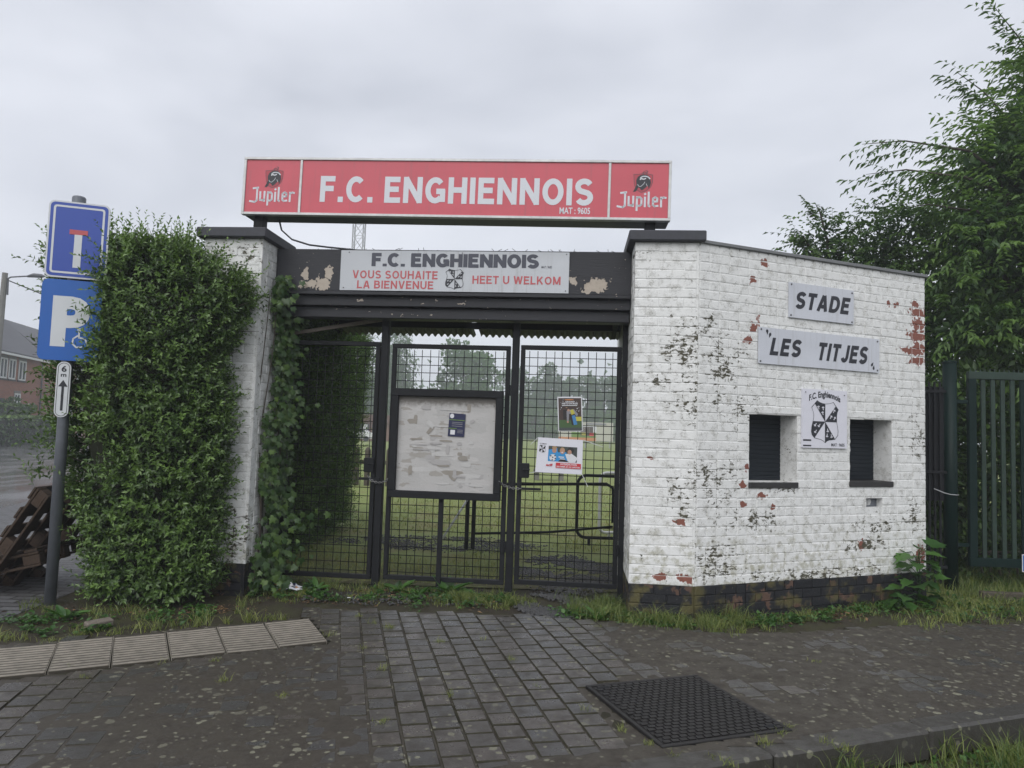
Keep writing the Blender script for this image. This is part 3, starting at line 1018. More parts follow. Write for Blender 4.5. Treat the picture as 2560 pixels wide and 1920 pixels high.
# thin film of silt that has washed over the pavers at both sides
xs, ys = np.arange(-4.6, 5.0, 0.05), np.arange(2.4, 6.2, 0.05)
V, idx = [], {}
for i, x in enumerate(xs):
    for j, y in enumerate(ys):
        idx[(i, j)] = len(V)
        V.append((x, y, silt(x, y)))
F = []
for i in range(len(xs) - 1):
    for j in range(len(ys) - 1):
        cx, cy_ = xs[i] + .025, ys[j] + .025
        a, b = tile_uv(cx, cy_)
        kd = (Vector((cx, cy_)) - K0).dot(KN)
        if not (inside(BED, cx, cy_) or 0.11 < kd < 0.2) or (-0.02 < a < 3.2 and 0.0 < b < 0.64):
            continue
        q = Vector((cx, cy_)) - MC
        if abs(q.dot(ME)) < 0.372 and abs(q.dot(MN_)) < 0.412:
            continue
        F.append((idx[(i, j)], idx[(i + 1, j)], idx[(i + 1, j + 1)], idx[(i, j + 1)]))
me = np_mesh('silt', np.array(V), np.array(F))
me.polygons.foreach_set('use_smooth', [True] * len(me.polygons))
structure('silt', me, M_SILT, 'stuff', 'brown silt washed over the pavers at both sides')

# ribbed tactile tiles
mb = MB()
mb.rbox(0, 0.312, 0, 0.62, -0.05, 0.004, 0.003)
mb.mi = [1] * len(mb.f)
for k in range(12):
    y0 = 0.004 + k * 0.0512
    mb.rbox(0.003, 0.309, y0, y0 + 0.026, 0.002, 0.0085, 0.002)
mb.box(-0.002, 0.001, 0.002, 0.618, -0.04, 0.006)
mb.box(0.311, 0.314, 0.002, 0.618, -0.04, 0.006)
tile_me = mb.mesh('tactile_tile')
tile_me.materials.append(M_TILE)
tile_me.materials.append(M_TGROOVE)
for k in range(8):
    q = T0 + TD * (k * 0.326 + 0.312)
    q = q + TN * 0.62
    ang = math.atan2(-TD.y, -TD.x)
    link('tactile_tile', tile_me, M_TILE, pavement, (q.x, q.y, random.uniform(-0.004, 0.003)), (random.gauss(0, 0.006), random.gauss(0, 0.006), ang + random.gauss(0, 0.01)))

# kerb stones and the lower verge
kerb = structure('kerb', MB().floor([kp(-7, 0.02), kp(4.4, 0.02), kp(4.4, 0.13), kp(-7, 0.13)], -0.155, -0.03).mesh('kerb'), M_BED)
for k in range(11):
    t0 = -6.6 + k * 1.0
    mb = MB().rbox(0.006, 0.994, 0, 0.15, -0.15, 0.004, 0.014)
    p = kp(t0, 0)
    link('kerb_stone', mb.mesh('kerb_stone'), M_KERB, kerb, (p[0], p[1], random.uniform(-0.006, 0.004)), (random.gauss(0, .01), random.gauss(0, .004), math.atan2(KD.y, KD.x) + random.gauss(0, .006)))

# manhole cover
MH = Frame((MC.x, MC.y, 0), MA)
t = Thing('manhole_cover', 'dark square cast iron access cover set in the grey pavers', 'manhole cover', (0, 0, 0), MH)
mb = MB()
for a in (((-0.385, 0.385, -0.425, -0.40)), (-0.385, 0.385, 0.40, 0.425), (-0.385, -0.36, -0.40, 0.40), (0.36, 0.385, -0.40, 0.40)):
    mb.rbox(*a, -0.05, 0.0095, 0.003)
t.part('frame', mb, M_IRON)
t.part('plate', MB().rbox(-0.354, 0.354, -0.394, 0.394, -0.03, 0.005, 0.003), M_IRON)
mb = MB()
for i in range(15):
    for j in range(22):
        x = -0.33 + i * 0.0475 + (0.022 if j % 2 else 0)
        y = -0.375 + j * 0.0357
        mb.box(x - 0.019, x + 0.019, y - 0.014, y + 0.014, 0.003, 0.0105)
t.part('tread', mb, M_IRON)
for sx, sy in ((-0.3, 0.36), (0.3, -0.36)):
    t.part('lifting_slot', MB().rbox(sx - 0.035, sx + 0.035, sy - 0.012, sy + 0.012, 0.004, 0.0125, 0.002), M_BLACK)

# ------------------------------------------------------------------ bricks
def brick_mesh(w, h, tdep, seed):
    r = random.Random(seed)
    def j(a): return r.uniform(-a, a)
    c = 0.0045
    front = [(sx * (w / 2 - c) + j(.003), 0.0 + j(.0012), sz * (h / 2 - c) + j(.0025)) for sx, sz in ((-1, -1), (1, -1), (1, 1), (-1, 1))]
    mid = [(sx * w / 2 + j(.002), 0.0028, sz * h / 2 + j(.0018)) for sx, sz in ((-1, -1), (1, -1), (1, 1), (-1, 1))]
    back = [(sx * w / 2, tdep, sz * h / 2) for sx, sz in ((-1, -1), (1, -1), (1, 1), (-1, 1))]
    mb = MB()
    # front face with one raised middle vertex
    cv = (j(.02), -0.0005 + j(.0008), j(.01))
    for i in range(4):
        k = (i + 1) % 4
        mb.face([front[i], front[k], cv])
        mb.face([mid[i], mid[k], front[k], front[i]])
        mb.face([back[i], back[k], mid[k], mid[i]])
    return mb

CH = 0.08
BH = 0.0725
STR = [brick_mesh(0.200, BH, 0.10, 10 + k).mesh('brick') for k in range(6)]
HDR = [brick_mesh(0.095, BH, 0.10, 30 + k).mesh('brick') for k in range(6)]


def course_cuts(length, odd, mode):
    """list of (x0, x1) bricks along a course"""
    out = []
    if mode == 'cross':
        if odd % 2 == 0:
            x = -random.choice((0.0, 0.105)) if odd % 4 == 2 else 0.0
            step = 0.21
        else:
            x, step = 0.0, 0.105
        while x < length - 0.03:
            out.append((max(x, 0), min(x + step, length)))
            x += step
    else:
        x = 0.0
        seq = (0.105, 0.21, 0.21) if odd % 2 else (0.21, 0.21, 0.105)
        k = 0
        while x < length - 0.03:
            st = seq[k % 3]
            out.append((x, min(x + st, length)))
            x += st
            k += 1
    if len(out) > 1 and out[-1][1] - out[-1][0] < 0.05:
        a = out.pop()
        out[-1] = (out[-1][0], a[1])
    return out


def lay(thing, org, ang, length, z0, ncourse, mode, mat, holes=(), start=0, limit=None, restmb=None, base_off=0.0):
    """bricks on a vertical face whose outward normal is -y of a frame at org turned by ang; returns list for ranking"""
    res = []
    for cidx in range(ncourse):
        z = z0 + (cidx + 0.5) * CH
        for x0, x1 in course_cuts(length, cidx + start, mode):
            segs = [(x0, x1)]
            for hx0, hx1, hz0, hz1 in holes:
                if z + 0.03 > hz0 and z - 0.03 < hz1:
                    ns = []
                    for a, b in segs:
                        if b <= hx0 or a >= hx1:
                            ns.append((a, b))
                        else:
                            if hx0 - a > 0.025:
                                ns.append((a, hx0 + 0.005))
                            if b - hx1 > 0.025:
                                ns.append((hx1 - 0.005, b))
                    segs = ns
            for a, b in segs:
                res.append((a, b, z))
    return res


def put_bricks(thing, lst, org, ang, mat, off=0.0):
    ca, sa = math.cos(ang), math.sin(ang)
    for a, b, z in lst:
        w = b - a - 0.008
        big = w > 0.13
        me = random.choice(STR if big else HDR)
        x = (a + b) / 2
        y = off + random.uniform(-0.0025, 0.001)
        p = (org[0] + x * ca - y * sa, org[1] + x * sa + y * ca, z + random.uniform(-0.002, 0.002) + 0.0035 * math.sin(x * 5 + z * 9))
        thing.inst('brick', me, mat, p, ang + random.gauss(0, 0.006), (w / (0.200 if big else 0.095), 1, 1))


def join_bricks(lst, org, ang, off=0.0):
    mb = MB()
    ca, sa = math.cos(ang), math.sin(ang)
    for k, (a, b, z) in enumerate(lst):
        m_ = brick_mesh(b - a - 0.008, BH, 0.06, k + 500)
        n0 = len(mb.v)
        x = (a + b) / 2
        mb.v += [(org[0] + (x + vx) * ca - (off + vy) * sa, org[1] + (x + vx) * sa + (off + vy) * ca, z + vz) for vx, vy, vz in m_.v]
        mb.f += [tuple(n0 + i for i in f) for f in m_.f]
        mb.mi += m_.mi
    return mb

# ------------------------------------------------------------------ gate pillars
def pillar(s0, s1, side, label):
    d0, d1 = -0.58, 0.02
    t = Thing('gate_pillar', label, 'pillar', ((s0 + s1) / 2, (d0 + d1) / 2, 0), GATE, 'brick gate pillars')
    mb = MB()
    mb.box(s0 + 0.0034, s1 - 0.0034, d0 + 0.0034, d1, 0.26, 3.14)
    t.part('core', mb, M_PILLAR_MORTAR)
    t.part('plinth_core', MB().box(s0 + 0.009, s1 - 0.009, d0 + 0.009, d1 - 0.002, -0.05, 0.26), M_PLINTH)
    W = s1 - s0
    put_bricks(t, lay(t, None, 0, W, 0.02, 3, 'pillar', None), (s0, d0), 0.0, M_PLINTH)
    put_bricks(t, lay(t, None, 0, W, 0.26, 36, 'pillar', None, start=1), (s0, d0), 0.0, M_PILLAR)
    L = d1 - d0 - 0.105
    if side < 0:      # inner face looks towards -s
        put_bricks(t, [(0.0 + a, b, z) for a, b, z in lay(t, None, 0, L, 0.26, 36, 'pillar', None)], (s0, d1), R(-90), M_PILLAR)
        put_bricks(t, lay(t, None, 0, L, 0.02, 3, 'pillar', None, start=1), (s0, d1), R(-90), M_PLINTH)
    else:
        put_bricks(t, [(a, b, z) for a, b, z in lay(t, None, 0, L, 0.26, 36, 'pillar', None)], (s1, d0 + 0.105), R(90), M_PILLAR)
        put_bricks(t, lay(t, None, 0, L, 0.02, 3, 'pillar', None, start=1), (s1, d0 + 0.105), R(90), M_PLINTH)
    t.part('cap', MB().rbox(s0 - 0.055, s1 + 0.045, d0 - 0.06, d1 + 0.04, 3.143, 3.232, 0.008), M_CAP)
    return t

pillar(-2.81, -2.262, 1, 'white painted brick gate pillar half hidden by the privet hedge')
pillar(1.04, 1.585, -1, 'white painted brick gate pillar joined to the ticket booth')

# ------------------------------------------------------------------ ticket booth
LW = 2.70
W1, W2, HOLE = (0.545, 1.081, 1.118, 1.71), (1.708, 2.245, 1.128, 1.71), (1.914, 2.123, 0.885, 0.97)
bt = Thing('ticket_booth', 'white painted brick ticket booth with two small shuttered windows', 'building', (LW / 2, 0.1, 0), WALL)
# wall slab as blocks round the openings
xs_ = [0.0, W1[0], W1[1], W2[0], HOLE[0], HOLE[1], W2[1], LW - 0.007]
zs_ = [0.26, HOLE[2], HOLE[3], W1[2], 1.71, 3.12]
mb = MB()
for i in range(len(xs_) - 1):
    for k in range(len(zs_) - 1):
        xm, zm = (xs_[i] + xs_[i + 1]) / 2, (zs_[k] + zs_[k + 1]) / 2
        if any(h[0] < xm < h[1] and h[2] < zm < h[3] for h in (W1, (W2[0], W2[1], W1[2], W2[3]), HOLE)):
            continue
        mb.box(xs_[i], xs_[i + 1], 0.0034, 0.225, zs_[k], zs_[k + 1])
bt.part('wall_core', mb, M_BOOTH_MORTAR)
bt.part('plinth_core', MB().box(0.0, LW - 0.009, 0.009, 0.22, -0.05, 0.26), M_PLINTH)
# rear body of the booth (runs back beside the gateway)
def gw(s, d):
    q = GATE.w((s, d, 0)) - WALL.org
    return (q.x * WALL.c + q.y * WALL.s, -q.x * WALL.s + q.y * WALL.c)
g1, g2 = gw(1.06, 0.01), gw(1.06, 2.0)
b2 = (LW - 0.007 + 0.55, 1.9)
bt.part('rear_wall', MB().floor([(0.35, 0.226), (LW - 0.009, 0.226), b2, g2, g1], -0.05, 3.09), M_BOOTH_MORTAR)
bt.part('roof', MB().floor([(-0.03, 0.05), (LW + 0.02, 0.05), (b2[0] + 0.05, b2[1] + 0.05), (g2[0], g2[1] + 0.05), (g1[0] + 0.02, g1[1])], 3.121, 3.135), M_COPING)
bt.part('coping', MB().rbox(-0.0, LW + 0.018, -0.022, 0.24, 3.1365, 3.166, 0.004), M_COPING)
holes = [W1, W2, HOLE]
lst = lay(bt, None, 0, LW, 0.26, 36, 'cross', None, holes)
lst = [(a + (0.004 if a == 0 else 0), b, min(z, 3.1)) for a, b, z in lst]
stre = sorted(lst, key=lambda q: (-(q[1] - q[0]), q[0] + abs(q[2] - 1.6)))
put_bricks(bt, stre[:252], (0, 0), 0.0, M_BOOTH)
bt.part('brickwork', join_bricks(stre[252:], (0, 0), 0.0), M_BOOTH, kind='stuff')
put_bricks(bt, lay(bt, None, 0, LW, 0.02, 3, 'pillar', None), (0, 0), 0.0, M_PLINTH)
# end face bricks of the booth (right-hand return)
bt.part('end_brickwork', join_bricks(lay(bt, None, 0, 0.22, 0.02, 38, 'pillar', None), (LW, 0.10), R(90)), M_BOOTH, kind='stuff')
# window reveals, shutters, sills
for (x0, x1, z0, z1) in (W1, W2):
    sh = bt.part('shutter', MB().box(x0 - 0.01, x1 + 0.01, 0.222, 0.232, z0 - 0.02, z1 + 0.02), M_SHUT)
    n = 15
    hh = (z1 - z0) / n
    for k in range(n):
        za = z0 + k * hh
        me = MB().prism([(x0, za + 0.001), (x1, za + 0.001), (x1, za + hh - 0.002), (x0, za + hh - 0.002)], 0.209 + 0.0, 0.221)
        # each slat bulges a little
        me = MB()
        for (ya, yb, a, b) in ((0.2115, 0.2095, za + 0.0005, za + hh * 0.25), (0.2095, 0.2095, za + hh * 0.25, za + hh * 0.85), (0.2095, 0.213, za + hh * 0.85, za + hh - 0.001)):
            me.face([(x0, ya, a), (x1, ya, a), (x1, yb, b), (x0, yb, b)])
        bt.part('slat', me, M_SHUT, sh)
    bt.part('sill', MB().rbox(x0 - 0.008, x1 + 0.006, -0.014, 0.215, z0 - 0.052, z0 - 0.002, 0.004), M_SILL)
    bt.part('lintel', MB().rbox(x0 - 0.10, x1 + 0.10, -0.0045, 0.03, z1 + 0.004, z1 + 0.068, 0.006), M_BOOTH)
bt.part('vent_cover', MB().rbox(HOLE[0] - 0.01, HOLE[1] + 0.01, 0.07, 0.09, HOLE[2] - 0.01, HOLE[3] + 0.01), M_POLE)
mbp = MB()
for k in range(7):
    disc(mbp, HOLE[0] + 0.07 + 0.02 * math.sin(k * 2.1), HOLE[2] + 0.042 + 0.01 * math.cos(k * 1.7), 0.034 - 0.003 * k, 0.068 - 0.006 * k, 9)
bt.part('crumpled_foil', mbp, M_ALU)

# ------------------------------------------------------------------ crest
def CP(x, y): return ((x - 812) / 570.0, (965 - y) / 570.0)
SHIELD = [CP(*q) for q in [(643, 535), (700, 572), (760, 592), (815, 597), (880, 592), (935, 578), (985, 553), (1040, 632), (1095, 705), (1070, 770), (1060, 840), (1060, 965), (1078, 1060), (1092, 1150), (1085, 1240), (1025, 1322), (960, 1334), (900, 1342), (850, 1365), (815, 1400), (770, 1360), (720, 1335), (660, 1322), (590, 1305), (540, 1245), (524, 1180), (530, 1080), (558, 960), (572, 880), (572, 820), (555, 750), (527, 680), (595, 600)]]
BLK = [[(595, 600), (643, 535), (700, 572), (760, 592), (815, 597), (812, 965)], [(1040, 632), (1095, 705), (1070, 770), (1060, 840), (1060, 966), (812, 965)],
       [(558, 960), (812, 965), (590, 1305), (540, 1245), (524, 1180), (530, 1080)], [(812, 965), (1025, 1322), (960, 1334), (900, 1342), (850, 1365), (815, 1400)]]
CROSS = [(672, 678, 15), (768, 690, 5), (760, 790, 12), (1000, 740, -28), (935, 865, -30), (1012, 888, -30), (608, 1035, 145), (686, 1048, 145), (612, 1172, 145), (866, 1145, 188), (852, 1248, 175), (945, 1258, 190)]

def crest(parent, thing, cx, cz, w, h, y, ink, paper, crosses=True, lw=0.016):
    sx, sz = w / 1.0, h / 1.52
    mb = MB()
    inner = [(x * (1 - 2 * lw), z * (1 - 1.6 * lw)) for x, z in SHIELD]
    ring(mb, [(cx + x * sx, cz + z * sz) for x, z in SHIELD][::-1], [(cx + x * sx, cz + z * sz) for x, z in inner][::-1], y)
    for b in BLK:
        poly(mb, [CP(*q) for q in b], cx, cz, sx, sz, y - 0.0004)
    strokes(mb, [[(cx, cz + 0.64 * sz), (cx, cz - 0.74 * sz)], [(cx - 0.43 * sx, cz), (cx + 0.43 * sx, cz)]], 0.008 * sx, 0, 0, 1.0, y - 0.0002)
    c = thing.part('crest', mb, ink, parent)
    if crosses:
        m2 = MB()
        for x, z, a in CROSS:
            px, pz = CP(x, z)
            ca, sa = math.cos(R(a)), math.sin(R(a))
            def rot(u, v): return (cx + (px + u * ca - v * sa) * sx, cz + (pz + u * sa + v * ca) * sz)
            strokes(m2, [[rot(0, 0.05), rot(0, -0.06)], [rot(-0.035, 0.025), rot(0.035, 0.025)]], 0.026 * sx, 0, 0, 1.0, y - 0.001)
        thing.part('cross_mark', m2, paper, parent)
    return c

def screws(t, pts, y, r=0.009):
    for x, z in pts:
        mb = MB()
        mb.tube([(x, y, z), (x, y - 0.005, z)], [r, r * 0.8], 8)
        t.part('screw', mb, M_SCREW)

# ------------------------------------------------------------------ signs on the booth
YS = -0.012
def plate(t, x0, x1, z0, z1, mat, y0=YS - 0.006, y1=-0.003, name='panel', r=0.006):
    return t.part(name, MB().prism(round_rect(x0, x1, z0, z1, r, 3), y0, y1), mat)

t = Thing('name_sign', 'white sign reading STADE high on the booth wall', 'sign', (1.35, 0, 2.745), WALL)
plate(t, 0.962, 1.734, 2.586, 2.904, M_SIGNB)
t.part('lettering', letters('STADE', 1.040, 1.680, 2.672, 2.826, YS - 0.0075, 0.15, 0.118, 0.24), M_INK)
screws(t, [(0.985, 2.885), (1.712, 2.878), (0.98, 2.606), (1.71, 2.604)], YS - 0.006)

t = Thing('name_sign', 'wide white sign reading LES TITJES below the STADE sign', 'sign', (1.34, 0, 2.31), WALL)
plate(t, 0.626, 2.06, 2.150, 2.470, M_SIGNB)
t.part('lettering', letters('LES', 0.760, 1.100, 2.232, 2.386, YS - 0.0075, 0.15, 0.118, 0.24), M_INK)
t.part('lettering', letters('TITJES', 1.300, 1.908, 2.222, 2.384, YS - 0.0075, 0.15, 0.118, 0.24), M_INK)
def drop(mb, x, z, s, a):
    ca, sa = math.cos(R(a)), math.sin(R(a))
    P = [(0, 1.5), (0.35, 0.6), (0.62, 0.05), (0.6, -0.45), (0.3, -0.8), (0, -0.88), (-0.3, -0.8), (-0.6, -0.45), (-0.62, 0.05), (-0.35, 0.6)]
    poly(mb, [(x + s * (u * ca - v * sa), z + s * (u * sa + v * ca)) for u, v in P], 0, 0, 1, 1, YS - 0.0075)
mb = MB()
drop(mb, 0.713, 2.436, 0.021, 188)
drop(mb, 0.745, 2.409, 0.021, 160)
drop(mb, 1.965, 2.222, 0.020, -35)
drop(mb, 1.985, 2.192, 0.020, -10)
t.part('quote_drops', mb, M_INK)
screws(t, [(0.648, 2.452), (2.035, 2.447), (0.642, 2.17), (2.035, 2.172)], YS - 0.006)

t = Thing('crest_sign', 'white club sign with black and white shield between the booth windows', 'sign', (1.385, 0, 1.69), WALL)
plate(t, 1.118, 1.652, 1.426, 1.955, M_PAPER, r=0.004)
t.part('lettering', text('fce', 1.196, 1.568, 1.868, 1.942, YS - 0.0075, 0.0, 0.55), M_INK)
crest(None, t, 1.385, 1.665, 0.325, 0.385, YS - 0.0075, M_INK, M_PAPER)
t.part('lettering', text('mat', 1.460, 1.620, 1.443, 1.472, YS - 0.0075), M_INK)
mb = MB()
for za, zb in ((1.440, 1.452), (1.487, 1.501)):
    mb.face([(1.128, YS - 0.0075, za), (1.222, YS - 0.0075, za), (1.222, YS - 0.0075, zb), (1.128, YS - 0.0075, zb)])
t.part('print_bars', mb, M_INK)
screws(t, [(1.155, 1.925), (1.618, 1.915)], YS - 0.006, 0.006)

# ------------------------------------------------------------------ red light box over the gate
SG = Thing('light_box_sign', 'long red light box sign reading F.C. ENGHIENNOIS above the gate', 'sign', (-2.55, -0.45, 3.405), GATE, roty=math.atan2(0.04, 3.89))
def sp(name, mb, mat, parent=None):
    return link(name, mb.mesh(name), mat, parent or SG.o)
SW, SH, SDp = 3.90, 0.54, 0.27
FB = 0.024
sp('casing', MB().rbox(0.004, SW - 0.004, 0.012, SDp, 0.004, SH - 0.004, 0.006), M_CASE)
for x0, x1, z0, z1 in ((0, SW, 0, FB), (0, SW, SH - FB, SH), (0, FB, FB, SH - FB), (SW - FB, SW, FB, SH - FB)):
    sp('frame_bar', MB().rbox(x0, x1, -0.006, 0.05, z0, z1, 0.003), M_ALU)
for x in (0.548, 3.362):
    sp('divider', MB().rbox(x - 0.011, x + 0.011, -0.003, 0.02, FB, SH - FB, 0.002), M_ALU)
pan = []
for x0, x1 in ((FB, 0.537), (0.559, 3.351), (3.373, SW - FB)):
    pan.append(sp('red_panel', MB().box(x0, x1, 0.006, 0.02, FB, SH - FB), M_REDP))
sp('lettering', letters('F.C. ENGHIENNOIS', 0.735, 3.222, 0.128, 0.370, 0.0045, 0.115), M_SIGNW)
sp('lettering', text('mat', 2.930, 3.200, 0.050, 0.110, 0.0045), M_SIGNW)
JUP = [[(0.05, 1.42), (0.62, 1.50)], [(0.50, 1.45), (0.50, 0.05), (0.28, -0.12), (-0.28, -0.02)],
       [(0.88, 1.02), (0.88, 0.12), (1.18, 0.08), (1.36, 0.2)], [(1.36, 1.06), (1.36, 0.0)],
       [(1.74, 1.02), (1.74, -0.42)], [(1.74, 0.92), (2.04, 1.0), (2.22, 0.82), (2.22, 0.2), (2.04, 0.06), (1.80, 0.06)],
       [(2.58, 0.98), (2.58, 0.0)], [(2.55, 1.30), (2.62, 1.36)], [(2.96, 1.52), (2.96, 0.10), (3.08, 0.02)],
       [(3.42, 0.52), (3.85, 0.56), (3.86, 0.88), (3.66, 1.0), (3.42, 0.86), (3.42, 0.16), (3.60, 0.04), (3.92, 0.08)],
       [(4.26, 1.0), (4.26, 0.0)], [(4.26, 0.84), (4.52, 1.0), (4.74, 0.94)]]
BULL = [(330, 250), (345, 215), (370, 198), (395, 192), (425, 195), (448, 212), (458, 240), (463, 270), (455, 300), (444, 322), (436, 296), (418, 312), (398, 332), (378, 342), (368, 322), (352, 312), (340, 338), (328, 352), (305, 354), (318, 328), (334, 290)]
BSHIELD = [(306, 192), (350, 190), (395, 182), (440, 188), (480, 196), (478, 270), (462, 310), (425, 345), (378, 362), (340, 340), (318, 300), (310, 250)]
def BP(q): return ((q[0] - 392) / 210.0, (262 - q[1]) / 210.0)
for ox, pn in ((0.068, pan[0]), (3.432, pan[2])):
    mb = MB()
    strokes(mb, JUP, 0.21, ox + 0.028, 0.128, 0.0835, 0.0045)
    sp('lettering', mb, M_SIGNW, pn)
    cx, cz, s = ox + 0.222, 0.348, 0.205
    mb = MB()
    O = [BP(q) for q in BSHIELD]
    poly(mb, O, cx, cz, s, s, 0.0052)
    sp('shield', mb, M_REDD, pn)
    mb = MB()
    ring(mb, [(cx + x * s, cz + z * s) for x, z in O], [(cx + x * s * 0.95, cz + z * s * 0.95) for x, z in O], 0.0046)
    strokes(mb, [[BP(q) for q in ((392, 196), (390, 176), (402, 168), (424, 182), (432, 164), (414, 156))]], 0.028, cx, cz, s, 0.0042)
    sp('shield_outline', mb, M_CASE, pn)
    mb = MB()
    poly(mb, [BP(q) for q in BULL], cx, cz, s, s, 0.0044)
    sp('bull_emblem', mb, M_INK, pn)
    mb = MB()
    strokes(mb, [[BP(q) for q in ((368, 240), (372, 222), (388, 212), (412, 210), (436, 216), (452, 232))], [BP(q) for q in ((378, 232), (400, 238), (414, 230))]], 0.05, cx, cz, s, 0.0038)
    strokes(mb, [[BP(q) for q in ((345, 285), (352, 300), (372, 306), (398, 282), (408, 262))], [BP(q) for q in ((430, 300), (422, 280))]], 0.018, cx, cz, s, 0.0038)
    sp('bull_lines', mb, M_SIGNW, pn)
for x in (0.135, 3.735):
    sp('support', MB().rbox(x - 0.045, x + 0.045, 0.07, 0.17, -0.175 + (0.0 if x < 1 else 0.03), 0.004, 0.004), M_BLACK)

# power cable from the light box to the beam
single('power_cable', MB().tube([GATE.w(p) - Vector((0, 0, 0)) for p in ((-2.25, -0.30, 3.40), (-2.22, -0.30, 3.30), (-2.12, -0.29, 3.215), (-1.95, -0.29, 3.165), (-1.75, -0.28, 3.145), (-1.55, -0.27, 3.13), (-1.45, -0.24, 3.118))], 0.0085, 6),
       M_CABLE, 'black power cable sagging from the red light box to the beam', 'cable', tuple(GATE.w((-1.45, -0.24, 3.118))), smooth=True)

# ------------------------------------------------------------------ canopy: fascia, beams, corrugated roof
cn = Thing('gate_canopy', 'black wooden gate canopy with flaking fascia and corrugated roof', 'canopy', (-0.6, 0.3, 2.5), GATE)
S0, S1 = -2.258, 1.036
cn.part('fascia_board', MB().rbox(S0, S1, -0.285, -0.255, 2.735, 3.128, 0.004), M_FASCIA)
cn.part('top_batten', MB().rbox(S0 + 0.01, S1 - 0.01, -0.253, -0.20, 3.06, 3.135, 0.004), M_BEAM)
cn.part('ledge', MB().rbox(S0, S1, -0.305, -0.20, 2.700, 2.7335, 0.004), M_BEAM)
cn.part('beam', MB().rbox(S0, S1, -0.250, -0.10, 2.605, 2.6985, 0.006), M_BEAM)
cn.part('beam', MB().rbox(S0, S1, -0.198, -0.05, 2.500, 2.6035, 0.008), M_BEAM)
# splinters standing up from the rotten top edge
mb = MB()
for k in range(26):
    x = random.uniform(S0 + 0.1, S1 - 0.05)
    h = random.uniform(0.006, 0.028)
    mb.bar((x, -0.27, 3.125), (x + random.uniform(-0.05, 0.05), -0.27, 3.128 + h), 0.004)
cn.part('splinter', mb, M_BEAM, kind='stuff')
# purlins and rafters
def roof_z(d): return 3.03 - (d + 0.2) * 0.232
for d in (0.30, 0.75, 1.20):
    z = roof_z(d) - 0.02
    cn.part('purlin', MB().rbox(S0 + 0.02, S1 + 0.0, d - 0.03, d + 0.03, z - 0.07, z, 0.004), M_BLACK)
for s in (-2.2, 0.98):
    M = None
    mb = MB()
    mb.bar((s, -0.04, roof_z(-0.04) - 0.06), (s, 1.45, roof_z(1.45) - 0.06), 0.05, 0.06)
    cn.part('rafter', mb, M_BLACK)
for a, b in ((-2.31, -1.36), (-1.385, -0.625), (-0.565, 0.33), (0.30, 1.085)):
    n = int((b - a) / 0.0095)
    mb = MB()
    A, B = 0.017, 0.077
    prof = []
    for k in range(n + 1):
        x = a + (b - a) * k / n
        ph = (x / B) % 1.0
        w = min(max((abs(ph - 0.5) * 4 - 1) * 1.6, -1), 1)
        prof.append((x, w * A))
    dz = 0.004 if a > -1 else 0.0
    bo = random.uniform(-0.03, 0.03)
    for thick, flip in ((0.0, False), (0.003, True)):
        b0 = len(mb.v)
        for x, w in prof:
            mb.v.append((x, -0.20, roof_z(-0.2) + w + thick + dz))
            mb.v.append((x, 1.66 + bo, roof_z(1.66) + w + thick + dz))
        for k in range(n):
            f = (b0 + 2 * k, b0 + 2 * k + 1, b0 + 2 * k + 3, b0 + 2 * k + 2)
            mb.f.append(f if not flip else f[::-1])
            mb.mi.append(0)
    cn.part('roof_sheet', mb, M_CASE)
mb = MB()
mb.bar((-2.16, 0.0, 2.37), (-1.30, -0.02, 2.515), 0.022, 0.035)
cn.part('brace', mb, M_WOODG)
cn.part('lamp_bowl', MB().tube([(-0.72, 0.25, 2.80), (-0.72, 0.25, 2.74), (-0.72, 0.25, 2.70), (-0.72, 0.25, 2.685)], [0.055, 0.06, 0.045, 0.015], 14), M_CASE, smooth=True)
# clips, screws on the fascia
# ------------------------------------------------------------------ welcome board on the fascia
t = Thing('welcome_board', 'grey white board reading VOUS SOUHAITE LA BIENVENUE and HEET U WELKOM', 'sign', (-0.578, -0.29, 2.93), GATE)
yb = -0.300
t.part('panel', MB().prism(round_rect(-1.636, 0.478, 2.742, 3.116, 0.004, 2), yb, -0.287), M_SIGNG)
t.part('lettering', letters('F.C. ENGHIENNOIS', -1.340, 0.200, 2.968, 3.090, yb - 0.0015, 0.10, 0.135), M_INKF)
t.part('lettering', text('mat', 0.228, 0.322, 2.967, 2.989, yb - 0.0015), M_INKF)
t.part('lettering', letters('VOUS SOUHAITE', -1.520, -0.720, 2.852, 2.929, yb - 0.0015, 0.11, 0.085), M_REDI)
t.part('lettering', letters('LA BIENVENUE', -1.473, -0.757, 2.760, 2.835, yb - 0.0015, 0.11, 0.085), M_REDI)
t.part('lettering', letters('HEET U WELKOM', -0.400, 0.405, 2.817, 2.893, yb - 0.0015, 0.11, 0.085), M_REDI)
crest(None, t, -0.563, 2.858, 0.170, 0.195, yb - 0.0015, M_INK, M_SIGNG, lw=0.03)
screws(t, [(-1.56, 3.098), (0.452, 3.098), (-1.60, 2.765), (0.45, 2.763), (-0.50, 3.10)], yb, 0.006)

# ------------------------------------------------------------------ gate posts and mesh panels
for s, w, zt, lab in ((-1.258, 0.07, 2.53, 'black square steel gate post left of the notice board'), (-0.004, 0.066, 2.51, 'black square steel gate post right of the notice board'), (1.016, 0.05, 2.52, 'slim black steel gate post against the booth pillar')):
    t = Thing('gate_post', lab, 'post', (s, 0, 0), GATE, 'steel gate posts')
    t.part('shaft', MB().rbox(s - w / 2, s + w / 2, -w / 2, w / 2, -0.04, zt, 0.005), M_BLACK)
    t.part('foot_plate', MB().rbox(s - w / 2 - 0.012, s + w / 2 + 0.012, -w / 2 - 0.012, w / 2 + 0.012, -0.03, 0.012, 0.003), M_BLACK)

